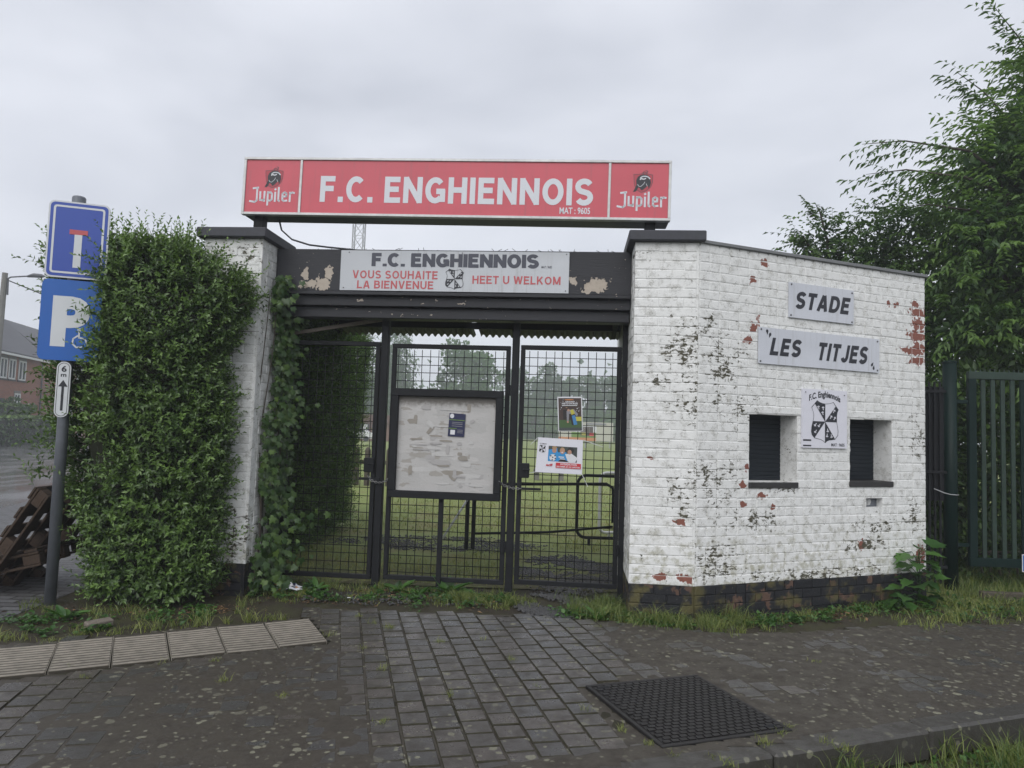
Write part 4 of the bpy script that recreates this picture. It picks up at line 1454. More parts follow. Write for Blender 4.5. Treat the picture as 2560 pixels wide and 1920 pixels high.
wire_v = MB().tube([(0, 0, 0), (0, 0, 1)], 0.0036, 5).mesh('wire', smooth=True)
wire_h = MB().tube([(0, 0, 0), (1, 0, 0)], 0.0036, 5).mesh('wire', smooth=True)
def panel(s0, s1, z0, z1, label, lock=None):
    t = Thing('mesh_gate', label, 'gate', ((s0 + s1) / 2, 0, 0), GATE, 'wire mesh gate leaves')
    f = 0.042
    for a in ((s0, s1, z1 - f, z1), (s0, s1, z0, z0 + f), (s0, s0 + f, z0 + f, z1 - f), (s1 - f, s1, z0 + f, z1 - f)):
        t.part('frame_bar', MB().rbox(a[0], a[1], -0.021, 0.021, a[2], a[3], 0.004), M_BLACK)
    g = 0.078
    n = int((s1 - s0 - 2 * f) / g)
    off = ((s1 - s0 - 2 * f) - n * g) / 2 + f
    for k in range(n + 1):
        x = s0 + off + k * g
        if x > s1 - f + 0.001:
            continue
        zt = z1 - f - 0.012
        o = t.inst('wire', wire_v, M_WIRE, (x + random.uniform(-.003, .003), -0.004, z0 + f * 0.5), 0.0, (1, 1, zt - z0 - f * 0.5))
        o.rotation_euler = (random.gauss(0, .0006), random.gauss(0, .0012), 0)
    n = int((z1 - z0 - 2 * f) / g)
    for k in range(n + 1):
        z = z0 + f + 0.03 + k * g
        if z > z1 - f:
            continue
        o = t.inst('wire', wire_h, M_WIRE, (s0 + f * 0.4, 0.004, z + random.uniform(-.003, .003)), 0.0, (s1 - s0 - f * 0.8, 1, 1))
        o.rotation_euler = (0, random.gauss(0, .0015), 0)
    for z in (z0 + 0.35, z1 - 0.42):
        x = s1 if lock is None or lock < (s0 + s1) / 2 else s0
        t.part('hinge', MB().tube([(x, -0.03, z - 0.05), (x, -0.03, z + 0.05)], 0.014, 8), M_BLACK)
    if lock is not None:
        lb = t.part('lock_box', MB().rbox(lock - 0.05, lock + 0.05, -0.045, 0.03, 1.06, 1.195, 0.006), M_BLACK)
        t.part('handle', MB().tube([(lock, -0.045, 1.14), (lock, -0.075, 1.14), (lock + 0.06, -0.08, 1.14)], 0.007, 6), M_BLACK, lb)
    return t
panel(-2.215, -1.305, 0.06, 2.30, 'black wire mesh gate leaf overgrown by ivy and the inner hedge', -1.36)
panel(-1.186, -0.052, 0.07, 2.288, 'black wire mesh gate leaf behind the large notice board')
panel(0.044, 0.985, 0.085, 2.30, 'black wire mesh gate leaf carrying two posters', 0.105)

def chain(pts, label):
    mb = MB()
    P = [Vector(p) for p in pts]
    # walk the polyline
    L = [0.0]
    for a, b in zip(P[:-1], P[1:]):
        L.append(L[-1] + (b - a).length)
    def at(s):
        for i in range(len(P) - 1):
            if s <= L[i + 1]:
                return P[i].lerp(P[i + 1], (s - L[i]) / max(L[i + 1] - L[i], 1e-6)), (P[i + 1] - P[i]).normalized()
        return P[-1], (P[-1] - P[-2]).normalized()
    n = int(L[-1] / 0.021)
    for k in range(n + 1):
        c, d = at(k * 0.021)
        a = d.cross(Vector((0, 0, 1))).normalized()
        b = a.cross(d)
        if k % 2:
            a = b
        loop = [c + d * (0.016 * math.cos(q)) + a * (0.010 * math.sin(q)) for q in [2 * math.pi * i / 8 for i in range(8)]]
        mb.tube(loop, 0.0032, 4, closed=True)
    single('chain', mb, M_STEEL, label, 'chain', tuple(P[len(P) // 2]), GATE, 'chains locking the gate', smooth=True)
chain([(-1.36, -0.03, 1.02), (-1.33, -0.055, 0.985), (-1.26, -0.065, 0.965), (-1.19, -0.10, 0.975), (-1.15, -0.105, 1.015)], 'steel chain looped round the gate post left of the notice board')
chain([(-0.105, -0.115, 1.02), (-0.07, -0.09, 0.99), (0.0, -0.06, 0.965), (0.07, -0.05, 0.96), (0.11, -0.04, 0.965)], 'steel chain looped round the gate post right of the notice board')
mb = MB()
mb.rbox(-1.45, -1.25, -0.05, -0.03, 0.985, 1.01, 0.003)
single('slide_bolt', mb, M_BLACK, 'flat black sliding bolt on the ivy covered gate leaf', 'bolt', (-1.35, -0.04, 0.985), GATE)
single('slide_bolt', MB().rbox(0.05, 0.27, -0.05, -0.03, 0.95, 0.972, 0.003), M_BLACK, 'flat black sliding bolt below the lock box by the white poster', 'bolt', (0.16, -0.04, 0.95), GATE)

# ------------------------------------------------------------------ notice board
t = Thing('notice_board', 'large grey notice board in a black frame covered with torn paper', 'notice board', (-0.62, -0.07, 0.07), GATE)
x0, x1, z0, z1, f = -1.150, -0.100, 0.842, 1.854, 0.066
for a in ((x0, x1, z1 - f, z1), (x0, x1, z0, z0 + f), (x0, x0 + f, z0 + f, z1 - f), (x1 - f, x1, z0 + f, z1 - f)):
    t.part('frame_bar', MB().rbox(a[0], a[1], -0.125, -0.035, a[2], a[3], 0.005), M_BLACK)
me = MB().box(x0 + f, x1 - f, -0.078, -0.04, z0 + f, z1 - f).mesh('panel', (-0.62, -0.07, z0))
o = link('panel', me, M_BOARD, t.o, (0, 0, z0 - 0.07))
rs = random.Random(3)
M_SCRAP = [simple('paper_scrap_pale', (0.46, 0.455, 0.445), 0.75, var=0.1), simple('paper_scrap_buff', (0.27, 0.25, 0.22), 0.75, var=0.2), simple('paper_scrap_grey', (0.36, 0.35, 0.345), 0.75, var=0.1)]
for k in range(48):        # torn remains of old notices
    w, h = rs.choice(((0.14, 0.02), (0.05, 0.035), (0.22, 0.05), (0.04, 0.10), (0.10, 0.05), (0.30, 0.012)))
    cx, cz = rs.uniform(x0 + f + 0.10, x1 - f - 0.12), rs.uniform(z0 + f + 0.06, z1 - f - 0.07)
    n = 9
    P = []
    rot = rs.choice((0, 0, 0.02, -0.03, 0.6, -0.7)) if w < 0.12 else rs.choice((0, 0.01, -0.015))
    for i in range(n):
        a = 2 * math.pi * i / n
        sq = 1 / max(abs(math.cos(a)), abs(math.sin(a)))
        P.append((cx + w / 2 * min(1, sq * abs(math.cos(a))) * math.copysign(1, math.cos(a)) * rs.uniform(0.75, 1), cz + h / 2 * min(1, sq * abs(math.sin(a))) * math.copysign(1, math.sin(a)) * rs.uniform(0.75, 1)))
    P = [(cx + (px - cx) * math.cos(rot) - (pz - cz) * math.sin(rot), cz + (px - cx) * math.sin(rot) + (pz - cz) * math.cos(rot)) for px, pz in P]
    mb = MB()
    poly(mb, P, 0, 0, 1, 1, -0.0790 - 0.00012 * k)
    t.part('paper_scrap', mb, M_SCRAP[rs.randrange(3)])
for x in (-0.655,):
    t.part('leg', MB().rbox(x - 0.022, x + 0.022, -0.06, -0.024, -0.0, z0, 0.003), M_BLACK)

# ------------------------------------------------------------------ posters
def flat(name, col, rough=0.55):
    return simple(name, col, rough, var=0.05, scale=12, bump=0.0)
C = {k: flat('print_' + k, c) for k, c in dict(navy=(0.012, 0.016, 0.06), lime=(0.12, 0.22, 0.03), white=(0.62, 0.63, 0.66), brown=(0.055, 0.035, 0.03), tan=(0.30, 0.19, 0.10), grass=(0.05, 0.10, 0.035), yellow=(0.45, 0.42, 0.06), jeans=(0.055, 0.20, 0.42), grey=(0.22, 0.22, 0.24), skin=(0.42, 0.24, 0.17), sky=(0.03, 0.25, 0.55), hair=(0.35, 0.23, 0.12), dark=(0.02, 0.018, 0.018), red=(0.50, 0.03, 0.04), orange=(0.50, 0.20, 0.07), slate=(0.05, 0.06, 0.06)).items()}

class Print:
    """flat print on a sheet given by its corners in gate coordinates: u right, v up"""
    def __init__(s, t, tl, tr, br, bl, y):
        s.t, s.c, s.y = t, (tl, tr, br, bl), y
        s.n = 0
    def p(s, u, v):
        tl, tr, br, bl = s.c
        x = (tl[0] * (1 - u) + tr[0] * u) * v + (bl[0] * (1 - u) + br[0] * u) * (1 - v)
        z = (tl[1] * (1 - u) + tr[1] * u) * v + (bl[1] * (1 - u) + br[1] * u) * (1 - v)
        return x, z
    def shape(s, name, pts, mat, lift=0):
        s.n += 1
        mb = MB()
        poly(mb, [s.p(u, v) for u, v in pts], 0, 0, 1, 1, s.y - 0.0006 - 0.0002 * s.n)
        return s.t.part(name, mb, mat)
    def rect(s, name, u0, u1, v0, v1, mat):
        return s.shape(name, [(u0, v0), (u1, v0), (u1, v1), (u0, v1)], mat)
    def oval(s, name, u, v, ru, rv, mat, n=12):
        return s.shape(name, [(u + ru * math.cos(2 * math.pi * k / n), v + rv * math.sin(2 * math.pi * k / n)) for k in range(n)], mat)
    def text(s, key, u0, u1, v0, v1, mat):
        s.n += 1
        uv, F_ = _TX[key]
        mb = MB()
        for a, b in uv:
            x, z = s.p(u0 + a * (u1 - u0), v0 + b * (v1 - v0))
            mb.v.append((x, s.y - 0.0006 - 0.0002 * s.n, z))
        mb.f, mb.mi = list(F_), [0] * len(F_)
        return s.t.part('lettering', mb, mat)
    def sheet(s, mat, th=0.002):
        mb = MB()
        P = [s.p(0, 0), s.p(1, 0), s.p(1, 1), s.p(0, 1)]
        mb.prism(P, s.y, s.y + th)
        return s.t.part('sheet', mb, mat)

t = Thing('flyer', 'small dark blue flyer taped to the notice board', 'flyer', (-0.53, -0.08, 1.53), GATE)
P = Print(t, (-0.600, 1.640), (-0.447, 1.632), (-0.456, 1.420), (-0.610, 1.424), -0.086)
P.sheet(C['navy'])
P.rect('green_band', 0.02, 0.98, 0.70, 0.73, C['lime'])
P.oval('badge', 0.17, 0.88, 0.13, 0.10, C['white'])
for v in (0.60, 0.53, 0.44):
    P.rect('text_line', 0.20, 0.85, v, v + 0.022, C['grey'])
P.rect('green_band', 0.03, 0.52, 0.33, 0.36, C['lime'])
P.rect('white_box', 0.14, 0.42, 0.08, 0.28, C['white'])
for v in (0.28, 0.22, 0.16):
    P.rect('text_line', 0.56, 0.90, v, v + 0.02, C['grey'])

t = Thing('poster', 'upright GRAND NETTOYAGE poster tied to the mesh gate', 'poster', (0.52, -0.03, 1.66), GATE)
P = Print(t, (0.397, 1.822), (0.625, 1.828), (0.643, 1.508), (0.414, 1.500), -0.030)
P.sheet(C['white'])
P.rect('picture', 0.04, 0.96, 0.03, 0.96, C['brown'])
rp = random.Random(5)
for k in range(26):
    u, v = rp.uniform(0.1, 0.9), rp.uniform(0.55, 0.93)
    P.oval('leaf_speckle', u, v, rp.uniform(.012, .03), rp.uniform(.008, .02), rp.choice((C['tan'], C['white'], C['dark'], C['grey'])), 6)
P.rect('lawn', 0.04, 0.96, 0.03, 0.33, C['grass'])
P.rect('lawn_light', 0.70, 0.96, 0.30, 0.42, C['yellow'])
P.rect('trunk', 0.22, 0.36, 0.36, 0.62, C['dark'])
P.shape('trousers', [(0.52, 0.45), (0.70, 0.47), (0.78, 0.20), (0.64, 0.18), (0.60, 0.33)], C['jeans'])
P.shape('trouser_shadow', [(0.46, 0.52), (0.56, 0.48), (0.64, 0.18), (0.56, 0.18)], C['dark'])
P.shape('sleeves', [(0.36, 0.58), (0.44, 0.62), (0.66, 0.64), (0.82, 0.50), (0.78, 0.42), (0.66, 0.52), (0.46, 0.50), (0.44, 0.30), (0.36, 0.30)], C['grey'])
P.shape('vest', [(0.50, 0.60), (0.62, 0.64), (0.70, 0.52), (0.56, 0.47)], C['yellow'])
P.oval('face', 0.44, 0.61, 0.05, 0.035, C['skin'])
P.oval('hand', 0.40, 0.27, 0.04, 0.03, C['skin'])
P.rect('footer', 0.04, 0.96, 0.03, 0.11, C['slate'])
P.oval('banner', 0.48, 0.91, 0.20, 0.016, C['orange'])
P.text('grand', 0.32, 0.70, 0.835, 0.875, C['white'])
P.text('nett', 0.18, 0.82, 0.775, 0.825, C['white'])
P.rect('underline', 0.18, 0.80, 0.735, 0.755, C['white'])

t = Thing('poster', 'white INTERDICTION DE FUMER ET DE VAPOTER poster tied to the mesh gate', 'poster', (0.43, -0.03, 1.27), GATE)
P = Print(t, (0.231, 1.440), (0.645, 1.428), (0.644, 1.110), (0.212, 1.119), -0.034)
P.sheet(M_PAPER)
px_, pz_ = P.p(0.115, 0.68)
crest(None, t, px_, pz_, 0.060, 0.074, -0.0355, C['dark'], M_PAPER, crosses=False, lw=0.035)
P.text('fce', 0.05, 0.20, 0.80, 0.845, C['dark'])
P.rect('picture', 0.25, 0.88, 0.335, 0.775, C['slate'])
P.shape('blue_shirt', [(0.25, 0.335), (0.25, 0.66), (0.44, 0.72), (0.50, 0.335)], C['sky'])
P.shape('blue_shirt', [(0.47, 0.335), (0.45, 0.60), (0.64, 0.62), (0.70, 0.42), (0.66, 0.335)], C['sky'])
P.shape('white_shirt', [(0.62, 0.56), (0.74, 0.60), (0.90, 0.46), (0.84, 0.335), (0.70, 0.30)], C['white'])
P.shape('shorts', [(0.47, 0.335), (0.72, 0.335), (0.62, 0.40), (0.52, 0.40)], C['dark'])
P.oval('face', 0.38, 0.66, 0.05, 0.085, C['skin'])
P.oval('hair', 0.38, 0.735, 0.055, 0.04, C['hair'])
P.oval('hair', 0.555, 0.66, 0.058, 0.095, C['hair'])
P.oval('face', 0.555, 0.635, 0.045, 0.080, C['skin'])
P.oval('smile', 0.555, 0.605, 0.02, 0.016, C['white'], 8)
P.oval('hair', 0.74, 0.68, 0.075, 0.085, C['dark'])
P.oval('face', 0.715, 0.625, 0.045, 0.065, C['skin'])
P.oval('ball', 0.355, 0.445, 0.075, 0.098, C['white'])
for u, v in ((0.355, 0.45), (0.40, 0.50), (0.31, 0.49), (0.345, 0.375), (0.41, 0.42)):
    P.oval('ball_patch', u, v, 0.017, 0.022, C['dark'], 6)
P.rect('shirt_print', 0.48, 0.60, 0.455, 0.485, C['white'])
P.rect('shirt_print', 0.51, 0.62, 0.405, 0.43, C['white'])
P.text('acff', 0.22, 0.365, 0.195, 0.265, C['red'])
P.rect('red_box', 0.43, 0.97, 0.155, 0.305, C['red'])
P.text('inter', 0.53, 0.88, 0.240, 0.292, C['white'])
P.text('fumer', 0.45, 0.95, 0.172, 0.215, C['white'])
for a, b in (((0.645, -0.03, 1.110), (0.70, -0.01, 1.00)), ((0.231, -0.03, 1.440), (0.16, -0.01, 1.37)), ((0.212, -0.03, 1.119), (0.14, -0.01, 1.10)), ((0.645, -0.03, 1.428), (0.83, -0.01, 1.37))):
    t.part('cable_tie', MB().tube([a, b], 0.003, 5), C['white'])

# ------------------------------------------------------------------ road sign post (left)
SP = Frame((-3.661, 5.824, 0), R(18))
t = Thing('road_sign', 'grey pole carrying blue dead end and parking signs in the hedge', 'road sign', (0, 0, 0), SP)
po = t.part('pole', MB().tube([(0, 0.0, -0.1), (0, 0.0, 3.27)], 0.043, 20), M_POLE, smooth=True)
t.part('cap', MB().tube([(0.0, 0, 3.255), (0.0, 0, 3.315), (0.0, 0, 3.325)], [0.052, 0.052, 0.044], 20), M_POLE, po)
yf = -0.062
def splate(name, x0, x1, z0, z1, r, mat, label):
    return t.part(name, MB().prism(round_rect(x0, x1, z0, z1, r, 6), yf, yf + 0.014), mat, label=label)
pl = splate('sign_plate', -0.196, 0.250, 2.626, 3.262, 0.045, M_SWHITE, 'blue dead end plate with white stem and red bar')
mb = MB()
mb.face([(x, yf - 0.001, z) for x, z in round_rect(-0.183, 0.237, 2.639, 3.249, 0.036)])
t.part('blue_field', mb, M_BLUE1, pl)
mb = MB()
ring(mb, round_rect(-0.160, 0.214, 2.662, 3.226, 0.024), round_rect(-0.144, 0.198, 2.678, 3.210, 0.012), yf - 0.002)
t.part('white_border', mb, M_SWHITE, pl)
t.part('white_stem', MB().box(0.002, 0.058, yf - 0.003, yf - 0.0015, 2.715, 2.99), M_SWHITE, pl)
t.part('red_bar', MB().box(-0.036, 0.097, yf - 0.0035, yf - 0.0015, 2.99, 3.03), M_REDI, pl)
pl = splate('sign_plate', -0.204, 0.232, 1.948, 2.610, 0.05, M_BLUE2, 'blue disabled parking plate with large white letter P')
t.part('lettering', text('P', -0.118, 0.155, 2.06, 2.475, yf - 0.0015), M_SWHITE, pl)
mb = MB()
strokes(mb, [[(0.085, 2.185), (0.085, 2.14), (0.13, 2.135), (0.15, 2.085)], [(0.075, 2.155), (0.045, 2.13), (0.04, 2.09), (0.07, 2.06), (0.11, 2.065)]], 0.012, 0, 0, 1, yf - 0.0015)
disc(mb, 0.085, 2.205, 0.014, yf - 0.0015, 10)
t.part('wheelchair_symbol', mb, M_SWHITE, pl)
pl = splate('sign_plate', -0.056, 0.046, 1.486, 1.938, 0.05, M_SWHITE, 'small rounded white plate reading 6 m with an arrow')
mb = MB()
ring(mb, round_rect(-0.047, 0.037, 1.495, 1.929, 0.041), round_rect(-0.043, 0.033, 1.499, 1.925, 0.037), yf - 0.001)
t.part('border', mb, M_INK, pl)
t.part('lettering', text('six', -0.022, 0.015, 1.855, 1.905, yf - 0.0015), M_INK, pl)
t.part('lettering', text('m', -0.024, 0.016, 1.815, 1.838, yf - 0.0015), M_INK, pl)
mb = MB()
poly(mb, [(-0.013, 1.54), (0.005, 1.54), (0.005, 1.735), (0.030, 1.735), (-0.004, 1.79), (-0.038, 1.735), (-0.013, 1.735)], 0, 0, 1, 1, yf - 0.0015)
t.part('arrow', mb, M_INK, pl)
for z in (2.75, 3.12, 2.08, 2.47, 1.7):
    t.part('clamp', MB().tube([(0, 0, z - 0.015), (0, 0, z + 0.015)], 0.050, 16), M_POLE)

# ------------------------------------------------------------------ foliage helpers
def unit(a):
    return a / np.maximum(np.linalg.norm(a, axis=-1, keepdims=True), 1e-9)

def leaf_arrays(B, D, N, L, W, fold=0.25, droop=0.15):
    """kite-shaped folded leaves: base, left, tip, right"""
    D = unit(D)
    S = unit(np.cross(D, N))
    N = np.cross(S, D)
    L, W = np.asarray(L)[:, None], np.asarray(W)[:, None]
    mid = B + D * L * 0.45
    left = mid + S * W * 0.5 + N * W * fold
    right = mid - S * W * 0.5 + N * W * fold
    tip = B + D * L - N * L * droop
    V = np.stack([B, left, tip, right], 1).reshape(-1, 3)
    n = len(B)
    b = np.arange(n)[:, None] * 4
    F = np.concatenate([b + np.array([[0, 2, 1]]), b + np.array([[0, 3, 2]])], 0)
    return V, F

def sprigs(P, N, k, slen, leaf, aspect, seed, tmin=0.0, tmax=1.0, spread=0.9, upw=0.35):
    """leafy shoots growing out from surface points"""
    g = np.random.default_rng(seed)
    n = len(P)
    d = unit(N * 0.75 + np.array([0, 0, upw]) + g.normal(0, 0.42, (n, 3)))
    Ls = slen * g.uniform(0.5, 1.25, n)
    base_t = g.beta(1.3, 2.2, n) * (tmax - tmin) + tmin
    Vs, Fs, Ts = [], [], []
    ref = unit(np.cross(d, g.normal(0, 1, (n, 3))))
    ref2 = np.cross(d, ref)
    off = 0
    for j in range(k):
        f = (j + 0.5) / k
        ang = (j % 2) * math.pi + (j // 2) * 1.57 + g.normal(0, 0.3, n)
        rad = ref * np.cos(ang)[:, None] + ref2 * np.sin(ang)[:, None]
        pos = P + d * (Ls * f)[:, None]
        a = spread * (1.15 - 0.55 * f)
        dirn = d * (1.05 - a * 0.5) + rad * a + g.normal(0, 0.12, (n, 3))
        nrm = unit(d * 0.8 - rad * 0.2 + np.array([0, 0, 0.5]))
        L = leaf * g.uniform(0.7, 1.2, n) * (1.0 - 0.25 * f)
        V, F = leaf_arrays(pos, dirn, nrm, L, L * aspect)
        t = np.clip(base_t + 0.22 * f + g.normal(0, 0.07, n), 0, 1)
        Vs.append(V)
        Fs.append(F + off)
        Ts.append(np.repeat(t, 4))
        off += len(V)
    # the shoot's own stem: a thin sliver
    w = ref * 0.0022
    V = np.stack([P - w, P + w, P + d * Ls[:, None]], 1).reshape(-1, 3)
    F = np.arange(len(V)).reshape(-1, 3) + off
    Vs.append(V)
    Fs.append(F)
    Ts.append(np.full(len(V), 0.35))
    return np.concatenate(Vs), np.concatenate(Fs), np.concatenate(Ts)

def merge(parts):
    Vs, Fs, Ts, off = [], [], [], 0
    for V, F, T in parts:
        Vs.append(V)
        Fs.append(F + off)
        Ts.append(T)
        off += len(V)
    return np.concatenate(Vs), np.concatenate(Fs), np.concatenate(Ts)

def lump(P, s=1.0):
    x, y, z = P[:, 0] * s, P[:, 1] * s, P[:, 2] * s
    return (np.sin(x * 4.1 + 1.3 * np.sin(z * 3.0)) + np.sin(z * 5.3 + 1.1 * np.sin(y * 4.0 + x)) + np.sin(y * 6.1 + z * 2.0)) / 3.0

def ring_points(n, cx, hx, cy, hy, z0, z1, seed, top=0.18, e=5.0, cull=None):
    """points and normals on a boxy upright body; cx, hx may be functions of z"""
    g = np.random.default_rng(seed)
    fx = cx if callable(cx) else (lambda z: np.full_like(z, cx))
    hxx = hx if callable(hx) else (lambda z: np.full_like(z, hx))
    nt = int(n * top)
    m_ = n - nt
    z = g.uniform(z0, z1, m_)
    mean_hx = float(np.mean(hxx(np.linspace(z0, z1, 20))))
    per = 4 * (mean_hx + hy)
    s = g.uniform(0, per, m_)
    a = np.empty(m_)
    b = np.empty(m_)
    k1 = s < 2 * mean_hx
    a[k1], b[k1] = s[k1] / mean_hx - 1, -1
    k2 = (~k1) & (s < 2 * mean_hx + 2 * hy)
    a[k2], b[k2] = 1, (s[k2] - 2 * mean_hx) / hy - 1
    k3 = (~k1) & (~k2) & (s < 4 * mean_hx + 2 * hy)
    a[k3], b[k3] = 1 - (s[k3] - 2 * mean_hx - 2 * hy) / mean_hx, 1
    k4 = ~(k1 | k2 | k3)
    a[k4], b[k4] = -1, 1 - (s[k4] - 4 * mean_hx - 2 * hy) / hy
    f = (np.abs(a) ** e + np.abs(b) ** e) ** (-1 / e)
    nx, ny = np.sign(a) * np.abs(a) ** (e - 1), np.sign(b) * np.abs(b) ** (e - 1)
    a, b = a * f, b * f
    tz = (z - z0) / (z1 - z0)
    shr = 1 - 0.22 * np.clip((tz - 0.9) / 0.1, 0, 1) ** 2
    P = np.stack([fx(z) + hxx(z) * a * shr, cy + hy * b * shr, z], 1)
    N = unit(np.stack([nx, ny, 0.15 + 0.8 * np.clip((tz - 0.88) / 0.12, 0, 1)], 1))
    zt = np.full(nt, z1)
    u, v = g.uniform(-0.92, 0.92, nt), g.uniform(-0.92, 0.92, nt)
    Pt = np.stack([fx(zt) + hxx(zt) * u * 0.9, cy + hy * v * 0.85, zt - 0.12 * (u ** 4 + v ** 4)], 1)
    Nt = unit(np.stack([u * 0.3, v * 0.3, np.ones(nt)], 1))
    P, N = np.concatenate([P, Pt]), np.concatenate([N, Nt])
    P = P + N * (lump(P) * 0.05 + lump(P[:, [1, 2, 0]] + 3.1, 2.3) * 0.03)[:, None]
    if cull is not None:
        k = cull(P, N)
        P, N = P[k], N[k]
    return P, N

def core_mesh(name, cx, hx, cy, hy, z0, z1, shrink=0.16):
    """dark twiggy inside of a hedge"""
    fx = cx if callable(cx) else (lambda z: cx + 0 * z)
    hxx = hx if callable(hx) else (lambda z: hx + 0 * z)
    nz, nr = 14, 28
    V, F = [], []
    for i in range(nz + 1):
        z = z0 + (z1 - shrink - z0) * i / nz
        zz = np.array([z])
        for k in range(nr):
            a = 2 * math.pi * k / nr
            c, s = math.cos(a), math.sin(a)
            f = (abs(c) ** 5 + abs(s) ** 5) ** -0.2
            q = np.array([[float(fx(zz)[0]) + (float(hxx(zz)[0]) - shrink) * c * f, cy + (hy - shrink) * s * f, z]])
            l = float(lump(q)[0]) * 0.05
            V.append((q[0, 0] + c * l, q[0, 1] + s * l, z))
    for i in range(nz):
        for k in range(nr):
            F.append((i * nr + k, i * nr + (k + 1) % nr, (i + 1) * nr + (k + 1) % nr, (i + 1) * nr + k))
    mb = MB()
    mb.v, mb.f = V, F + [tuple(nz * nr + k for k in range(nr))]
    mb.mi = [0] * len(mb.f)
    return mb

def thing_np(t, name, V, F, T, mat, parent=None, kind=None):
    V = V.copy()
    # foliage is computed in world space; bring it into the thing's frame
    b = t.fr.w(t.base)
    V -= np.array(b)
    if t.fr.ang:
        c, s = math.cos(-t.fr.ang), math.sin(-t.fr.ang)
        V = np.stack([V[:, 0] * c - V[:, 1] * s, V[:, 0] * s + V[:, 1] * c, V[:, 2]], 1)
    return link(name, np_mesh(name, V, F, T), mat, parent or t.o, kind=kind)

# ------------------------------------------------------------------ privet hedge at the left
ZL, XL = [0.0, 0.26, 0.8, 1.62, 2.97, 3.12], [-3.45, -3.50, -3.70, -3.90, -4.02, -3.85]
ZR, XR = [0.0, 0.1, 0.7, 1.35, 2.0, 2.45, 2.76, 3.0, 3.12], [-2.50, -2.46, -2.43, -2.43, -2.46, -2.25, -2.36, -2.68, -2.95]
def hA_c(z): return (np.interp(z, ZL, XL) + np.interp(z, ZR, XR)) / 2
def hA_h(z): return (np.interp(z, ZR, XR) - np.interp(z, ZL, XL)) / 2 - 0.05
t = Thing('hedge', 'tall privet hedge growing round the road sign and the pillar', 'hedge', (-3.1, 6.1, 0))
def front(P, N): return (N[:, 1] < 0.55) | (N[:, 2] > 0.6)
P, N = ring_points(6600, hA_c, hA_h, 6.16, 0.37, 0.06, 2.98, 21, 0.14, 3.2, front)
kk = ~((P[:, 0] < -3.36) & (P[:, 1] < 5.92) & (P[:, 2] > 0.9))
P, N = P[kk], N[kk]
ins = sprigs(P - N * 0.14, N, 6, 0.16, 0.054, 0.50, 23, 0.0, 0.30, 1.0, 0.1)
k = np.random.default_rng(1).random(len(P)) < 0.80 * (0.55 + 0.6 * (lump(P[:, [2, 0, 1]], 3.0) > -0.25))
out1 = sprigs(P[k] - N[k] * 0.03, N[k], 9, 0.165, 0.052, 0.48, 22, 0.05, 0.95)
k = np.random.default_rng(2).random(len(P)) < np.where(P[:, 2] > 2.6, 0.10, 0.028)
out2 = sprigs(P[k], N[k], 13, 0.30, 0.052, 0.42, 24, 0.25, 0.95, 0.75, 0.9)
# shoots that reach over the road signs, and at the far left edge
g = np.random.default_rng(5)
n = 150
Pl = np.stack([g.uniform(-3.42, -3.24, n), np.full(n, 5.78), g.uniform(1.3, 2.8, n)], 1)
out3 = sprigs(Pl, np.tile(np.array([[-0.55, -0.55, 0.1]]), (n, 1)), 9, 0.21, 0.055, 0.45, 25, 0.2, 0.9, 0.8, 0.2)
n = 60
Pl = np.stack([g.uniform(-4.0, -3.9, n), g.uniform(5.95, 6.3, n), g.uniform(0.9, 3.0, n)], 1)
out4 = sprigs(Pl, np.tile(np.array([[-0.9, 0.0, 0.1]]), (n, 1)), 10, 0.26, 0.055, 0.42, 26, 0.1, 0.8, 0.8, 0.4)
thing_np(t, 'foliage', *merge([ins, out1, out2, out3, out4]), M_PRIVET, kind='stuff')
mbt = MB()
gt = np.random.default_rng(6)
for i in gt.choice(len(P), 420, replace=False):
    a = Vector(P[i] - N[i] * 0.22)
    b = Vector(P[i] + N[i] * 0.03) + Vector(gt.normal(0, 0.07, 3)) + Vector((0, 0, 0.06))
    mbt.tube([a, a.lerp(b, 0.5) + Vector(gt.normal(0, 0.02, 3)), b], [0.006, 0.004, 0.0015], 4)
t.part('branch', mbt, M_TRUNK, kind='stuff')
t.part('twigs', core_mesh('twigs', hA_c, hA_h, 6.18, 0.39, 0.10, 2.95, 0.2), M_TWIG)
for k in range(9):
    x, y = random.uniform(-3.3, -2.5), random.uniform(5.95, 6.3)
    t.part('stem', MB().tube([(x, y, -0.05), (x + random.uniform(-.05, .05), y, 0.3), (x + random.uniform(-.1, .1), y, 0.7)], [0.022, 0.018, 0.012], 6), M_TRUNK)

t = Thing('hedge', 'hedge running back along the street behind the road sign', 'hedge', (-3.9, 9.6, 0))
P, N = ring_points(3000, -3.65, 0.42, 9.6, 2.9, 0.05, 2.6, 31)
thing_np(t, 'foliage', *merge([sprigs(P - N * 0.06, N, 8, 0.2, 0.06, 0.5, 32)]), M_PRIVET, kind='stuff')
t.part('twigs', core_mesh('twigs', -3.65, 0.42, 9.6, 2.9, 0.05, 2.6, 0.1), M_TWIG)

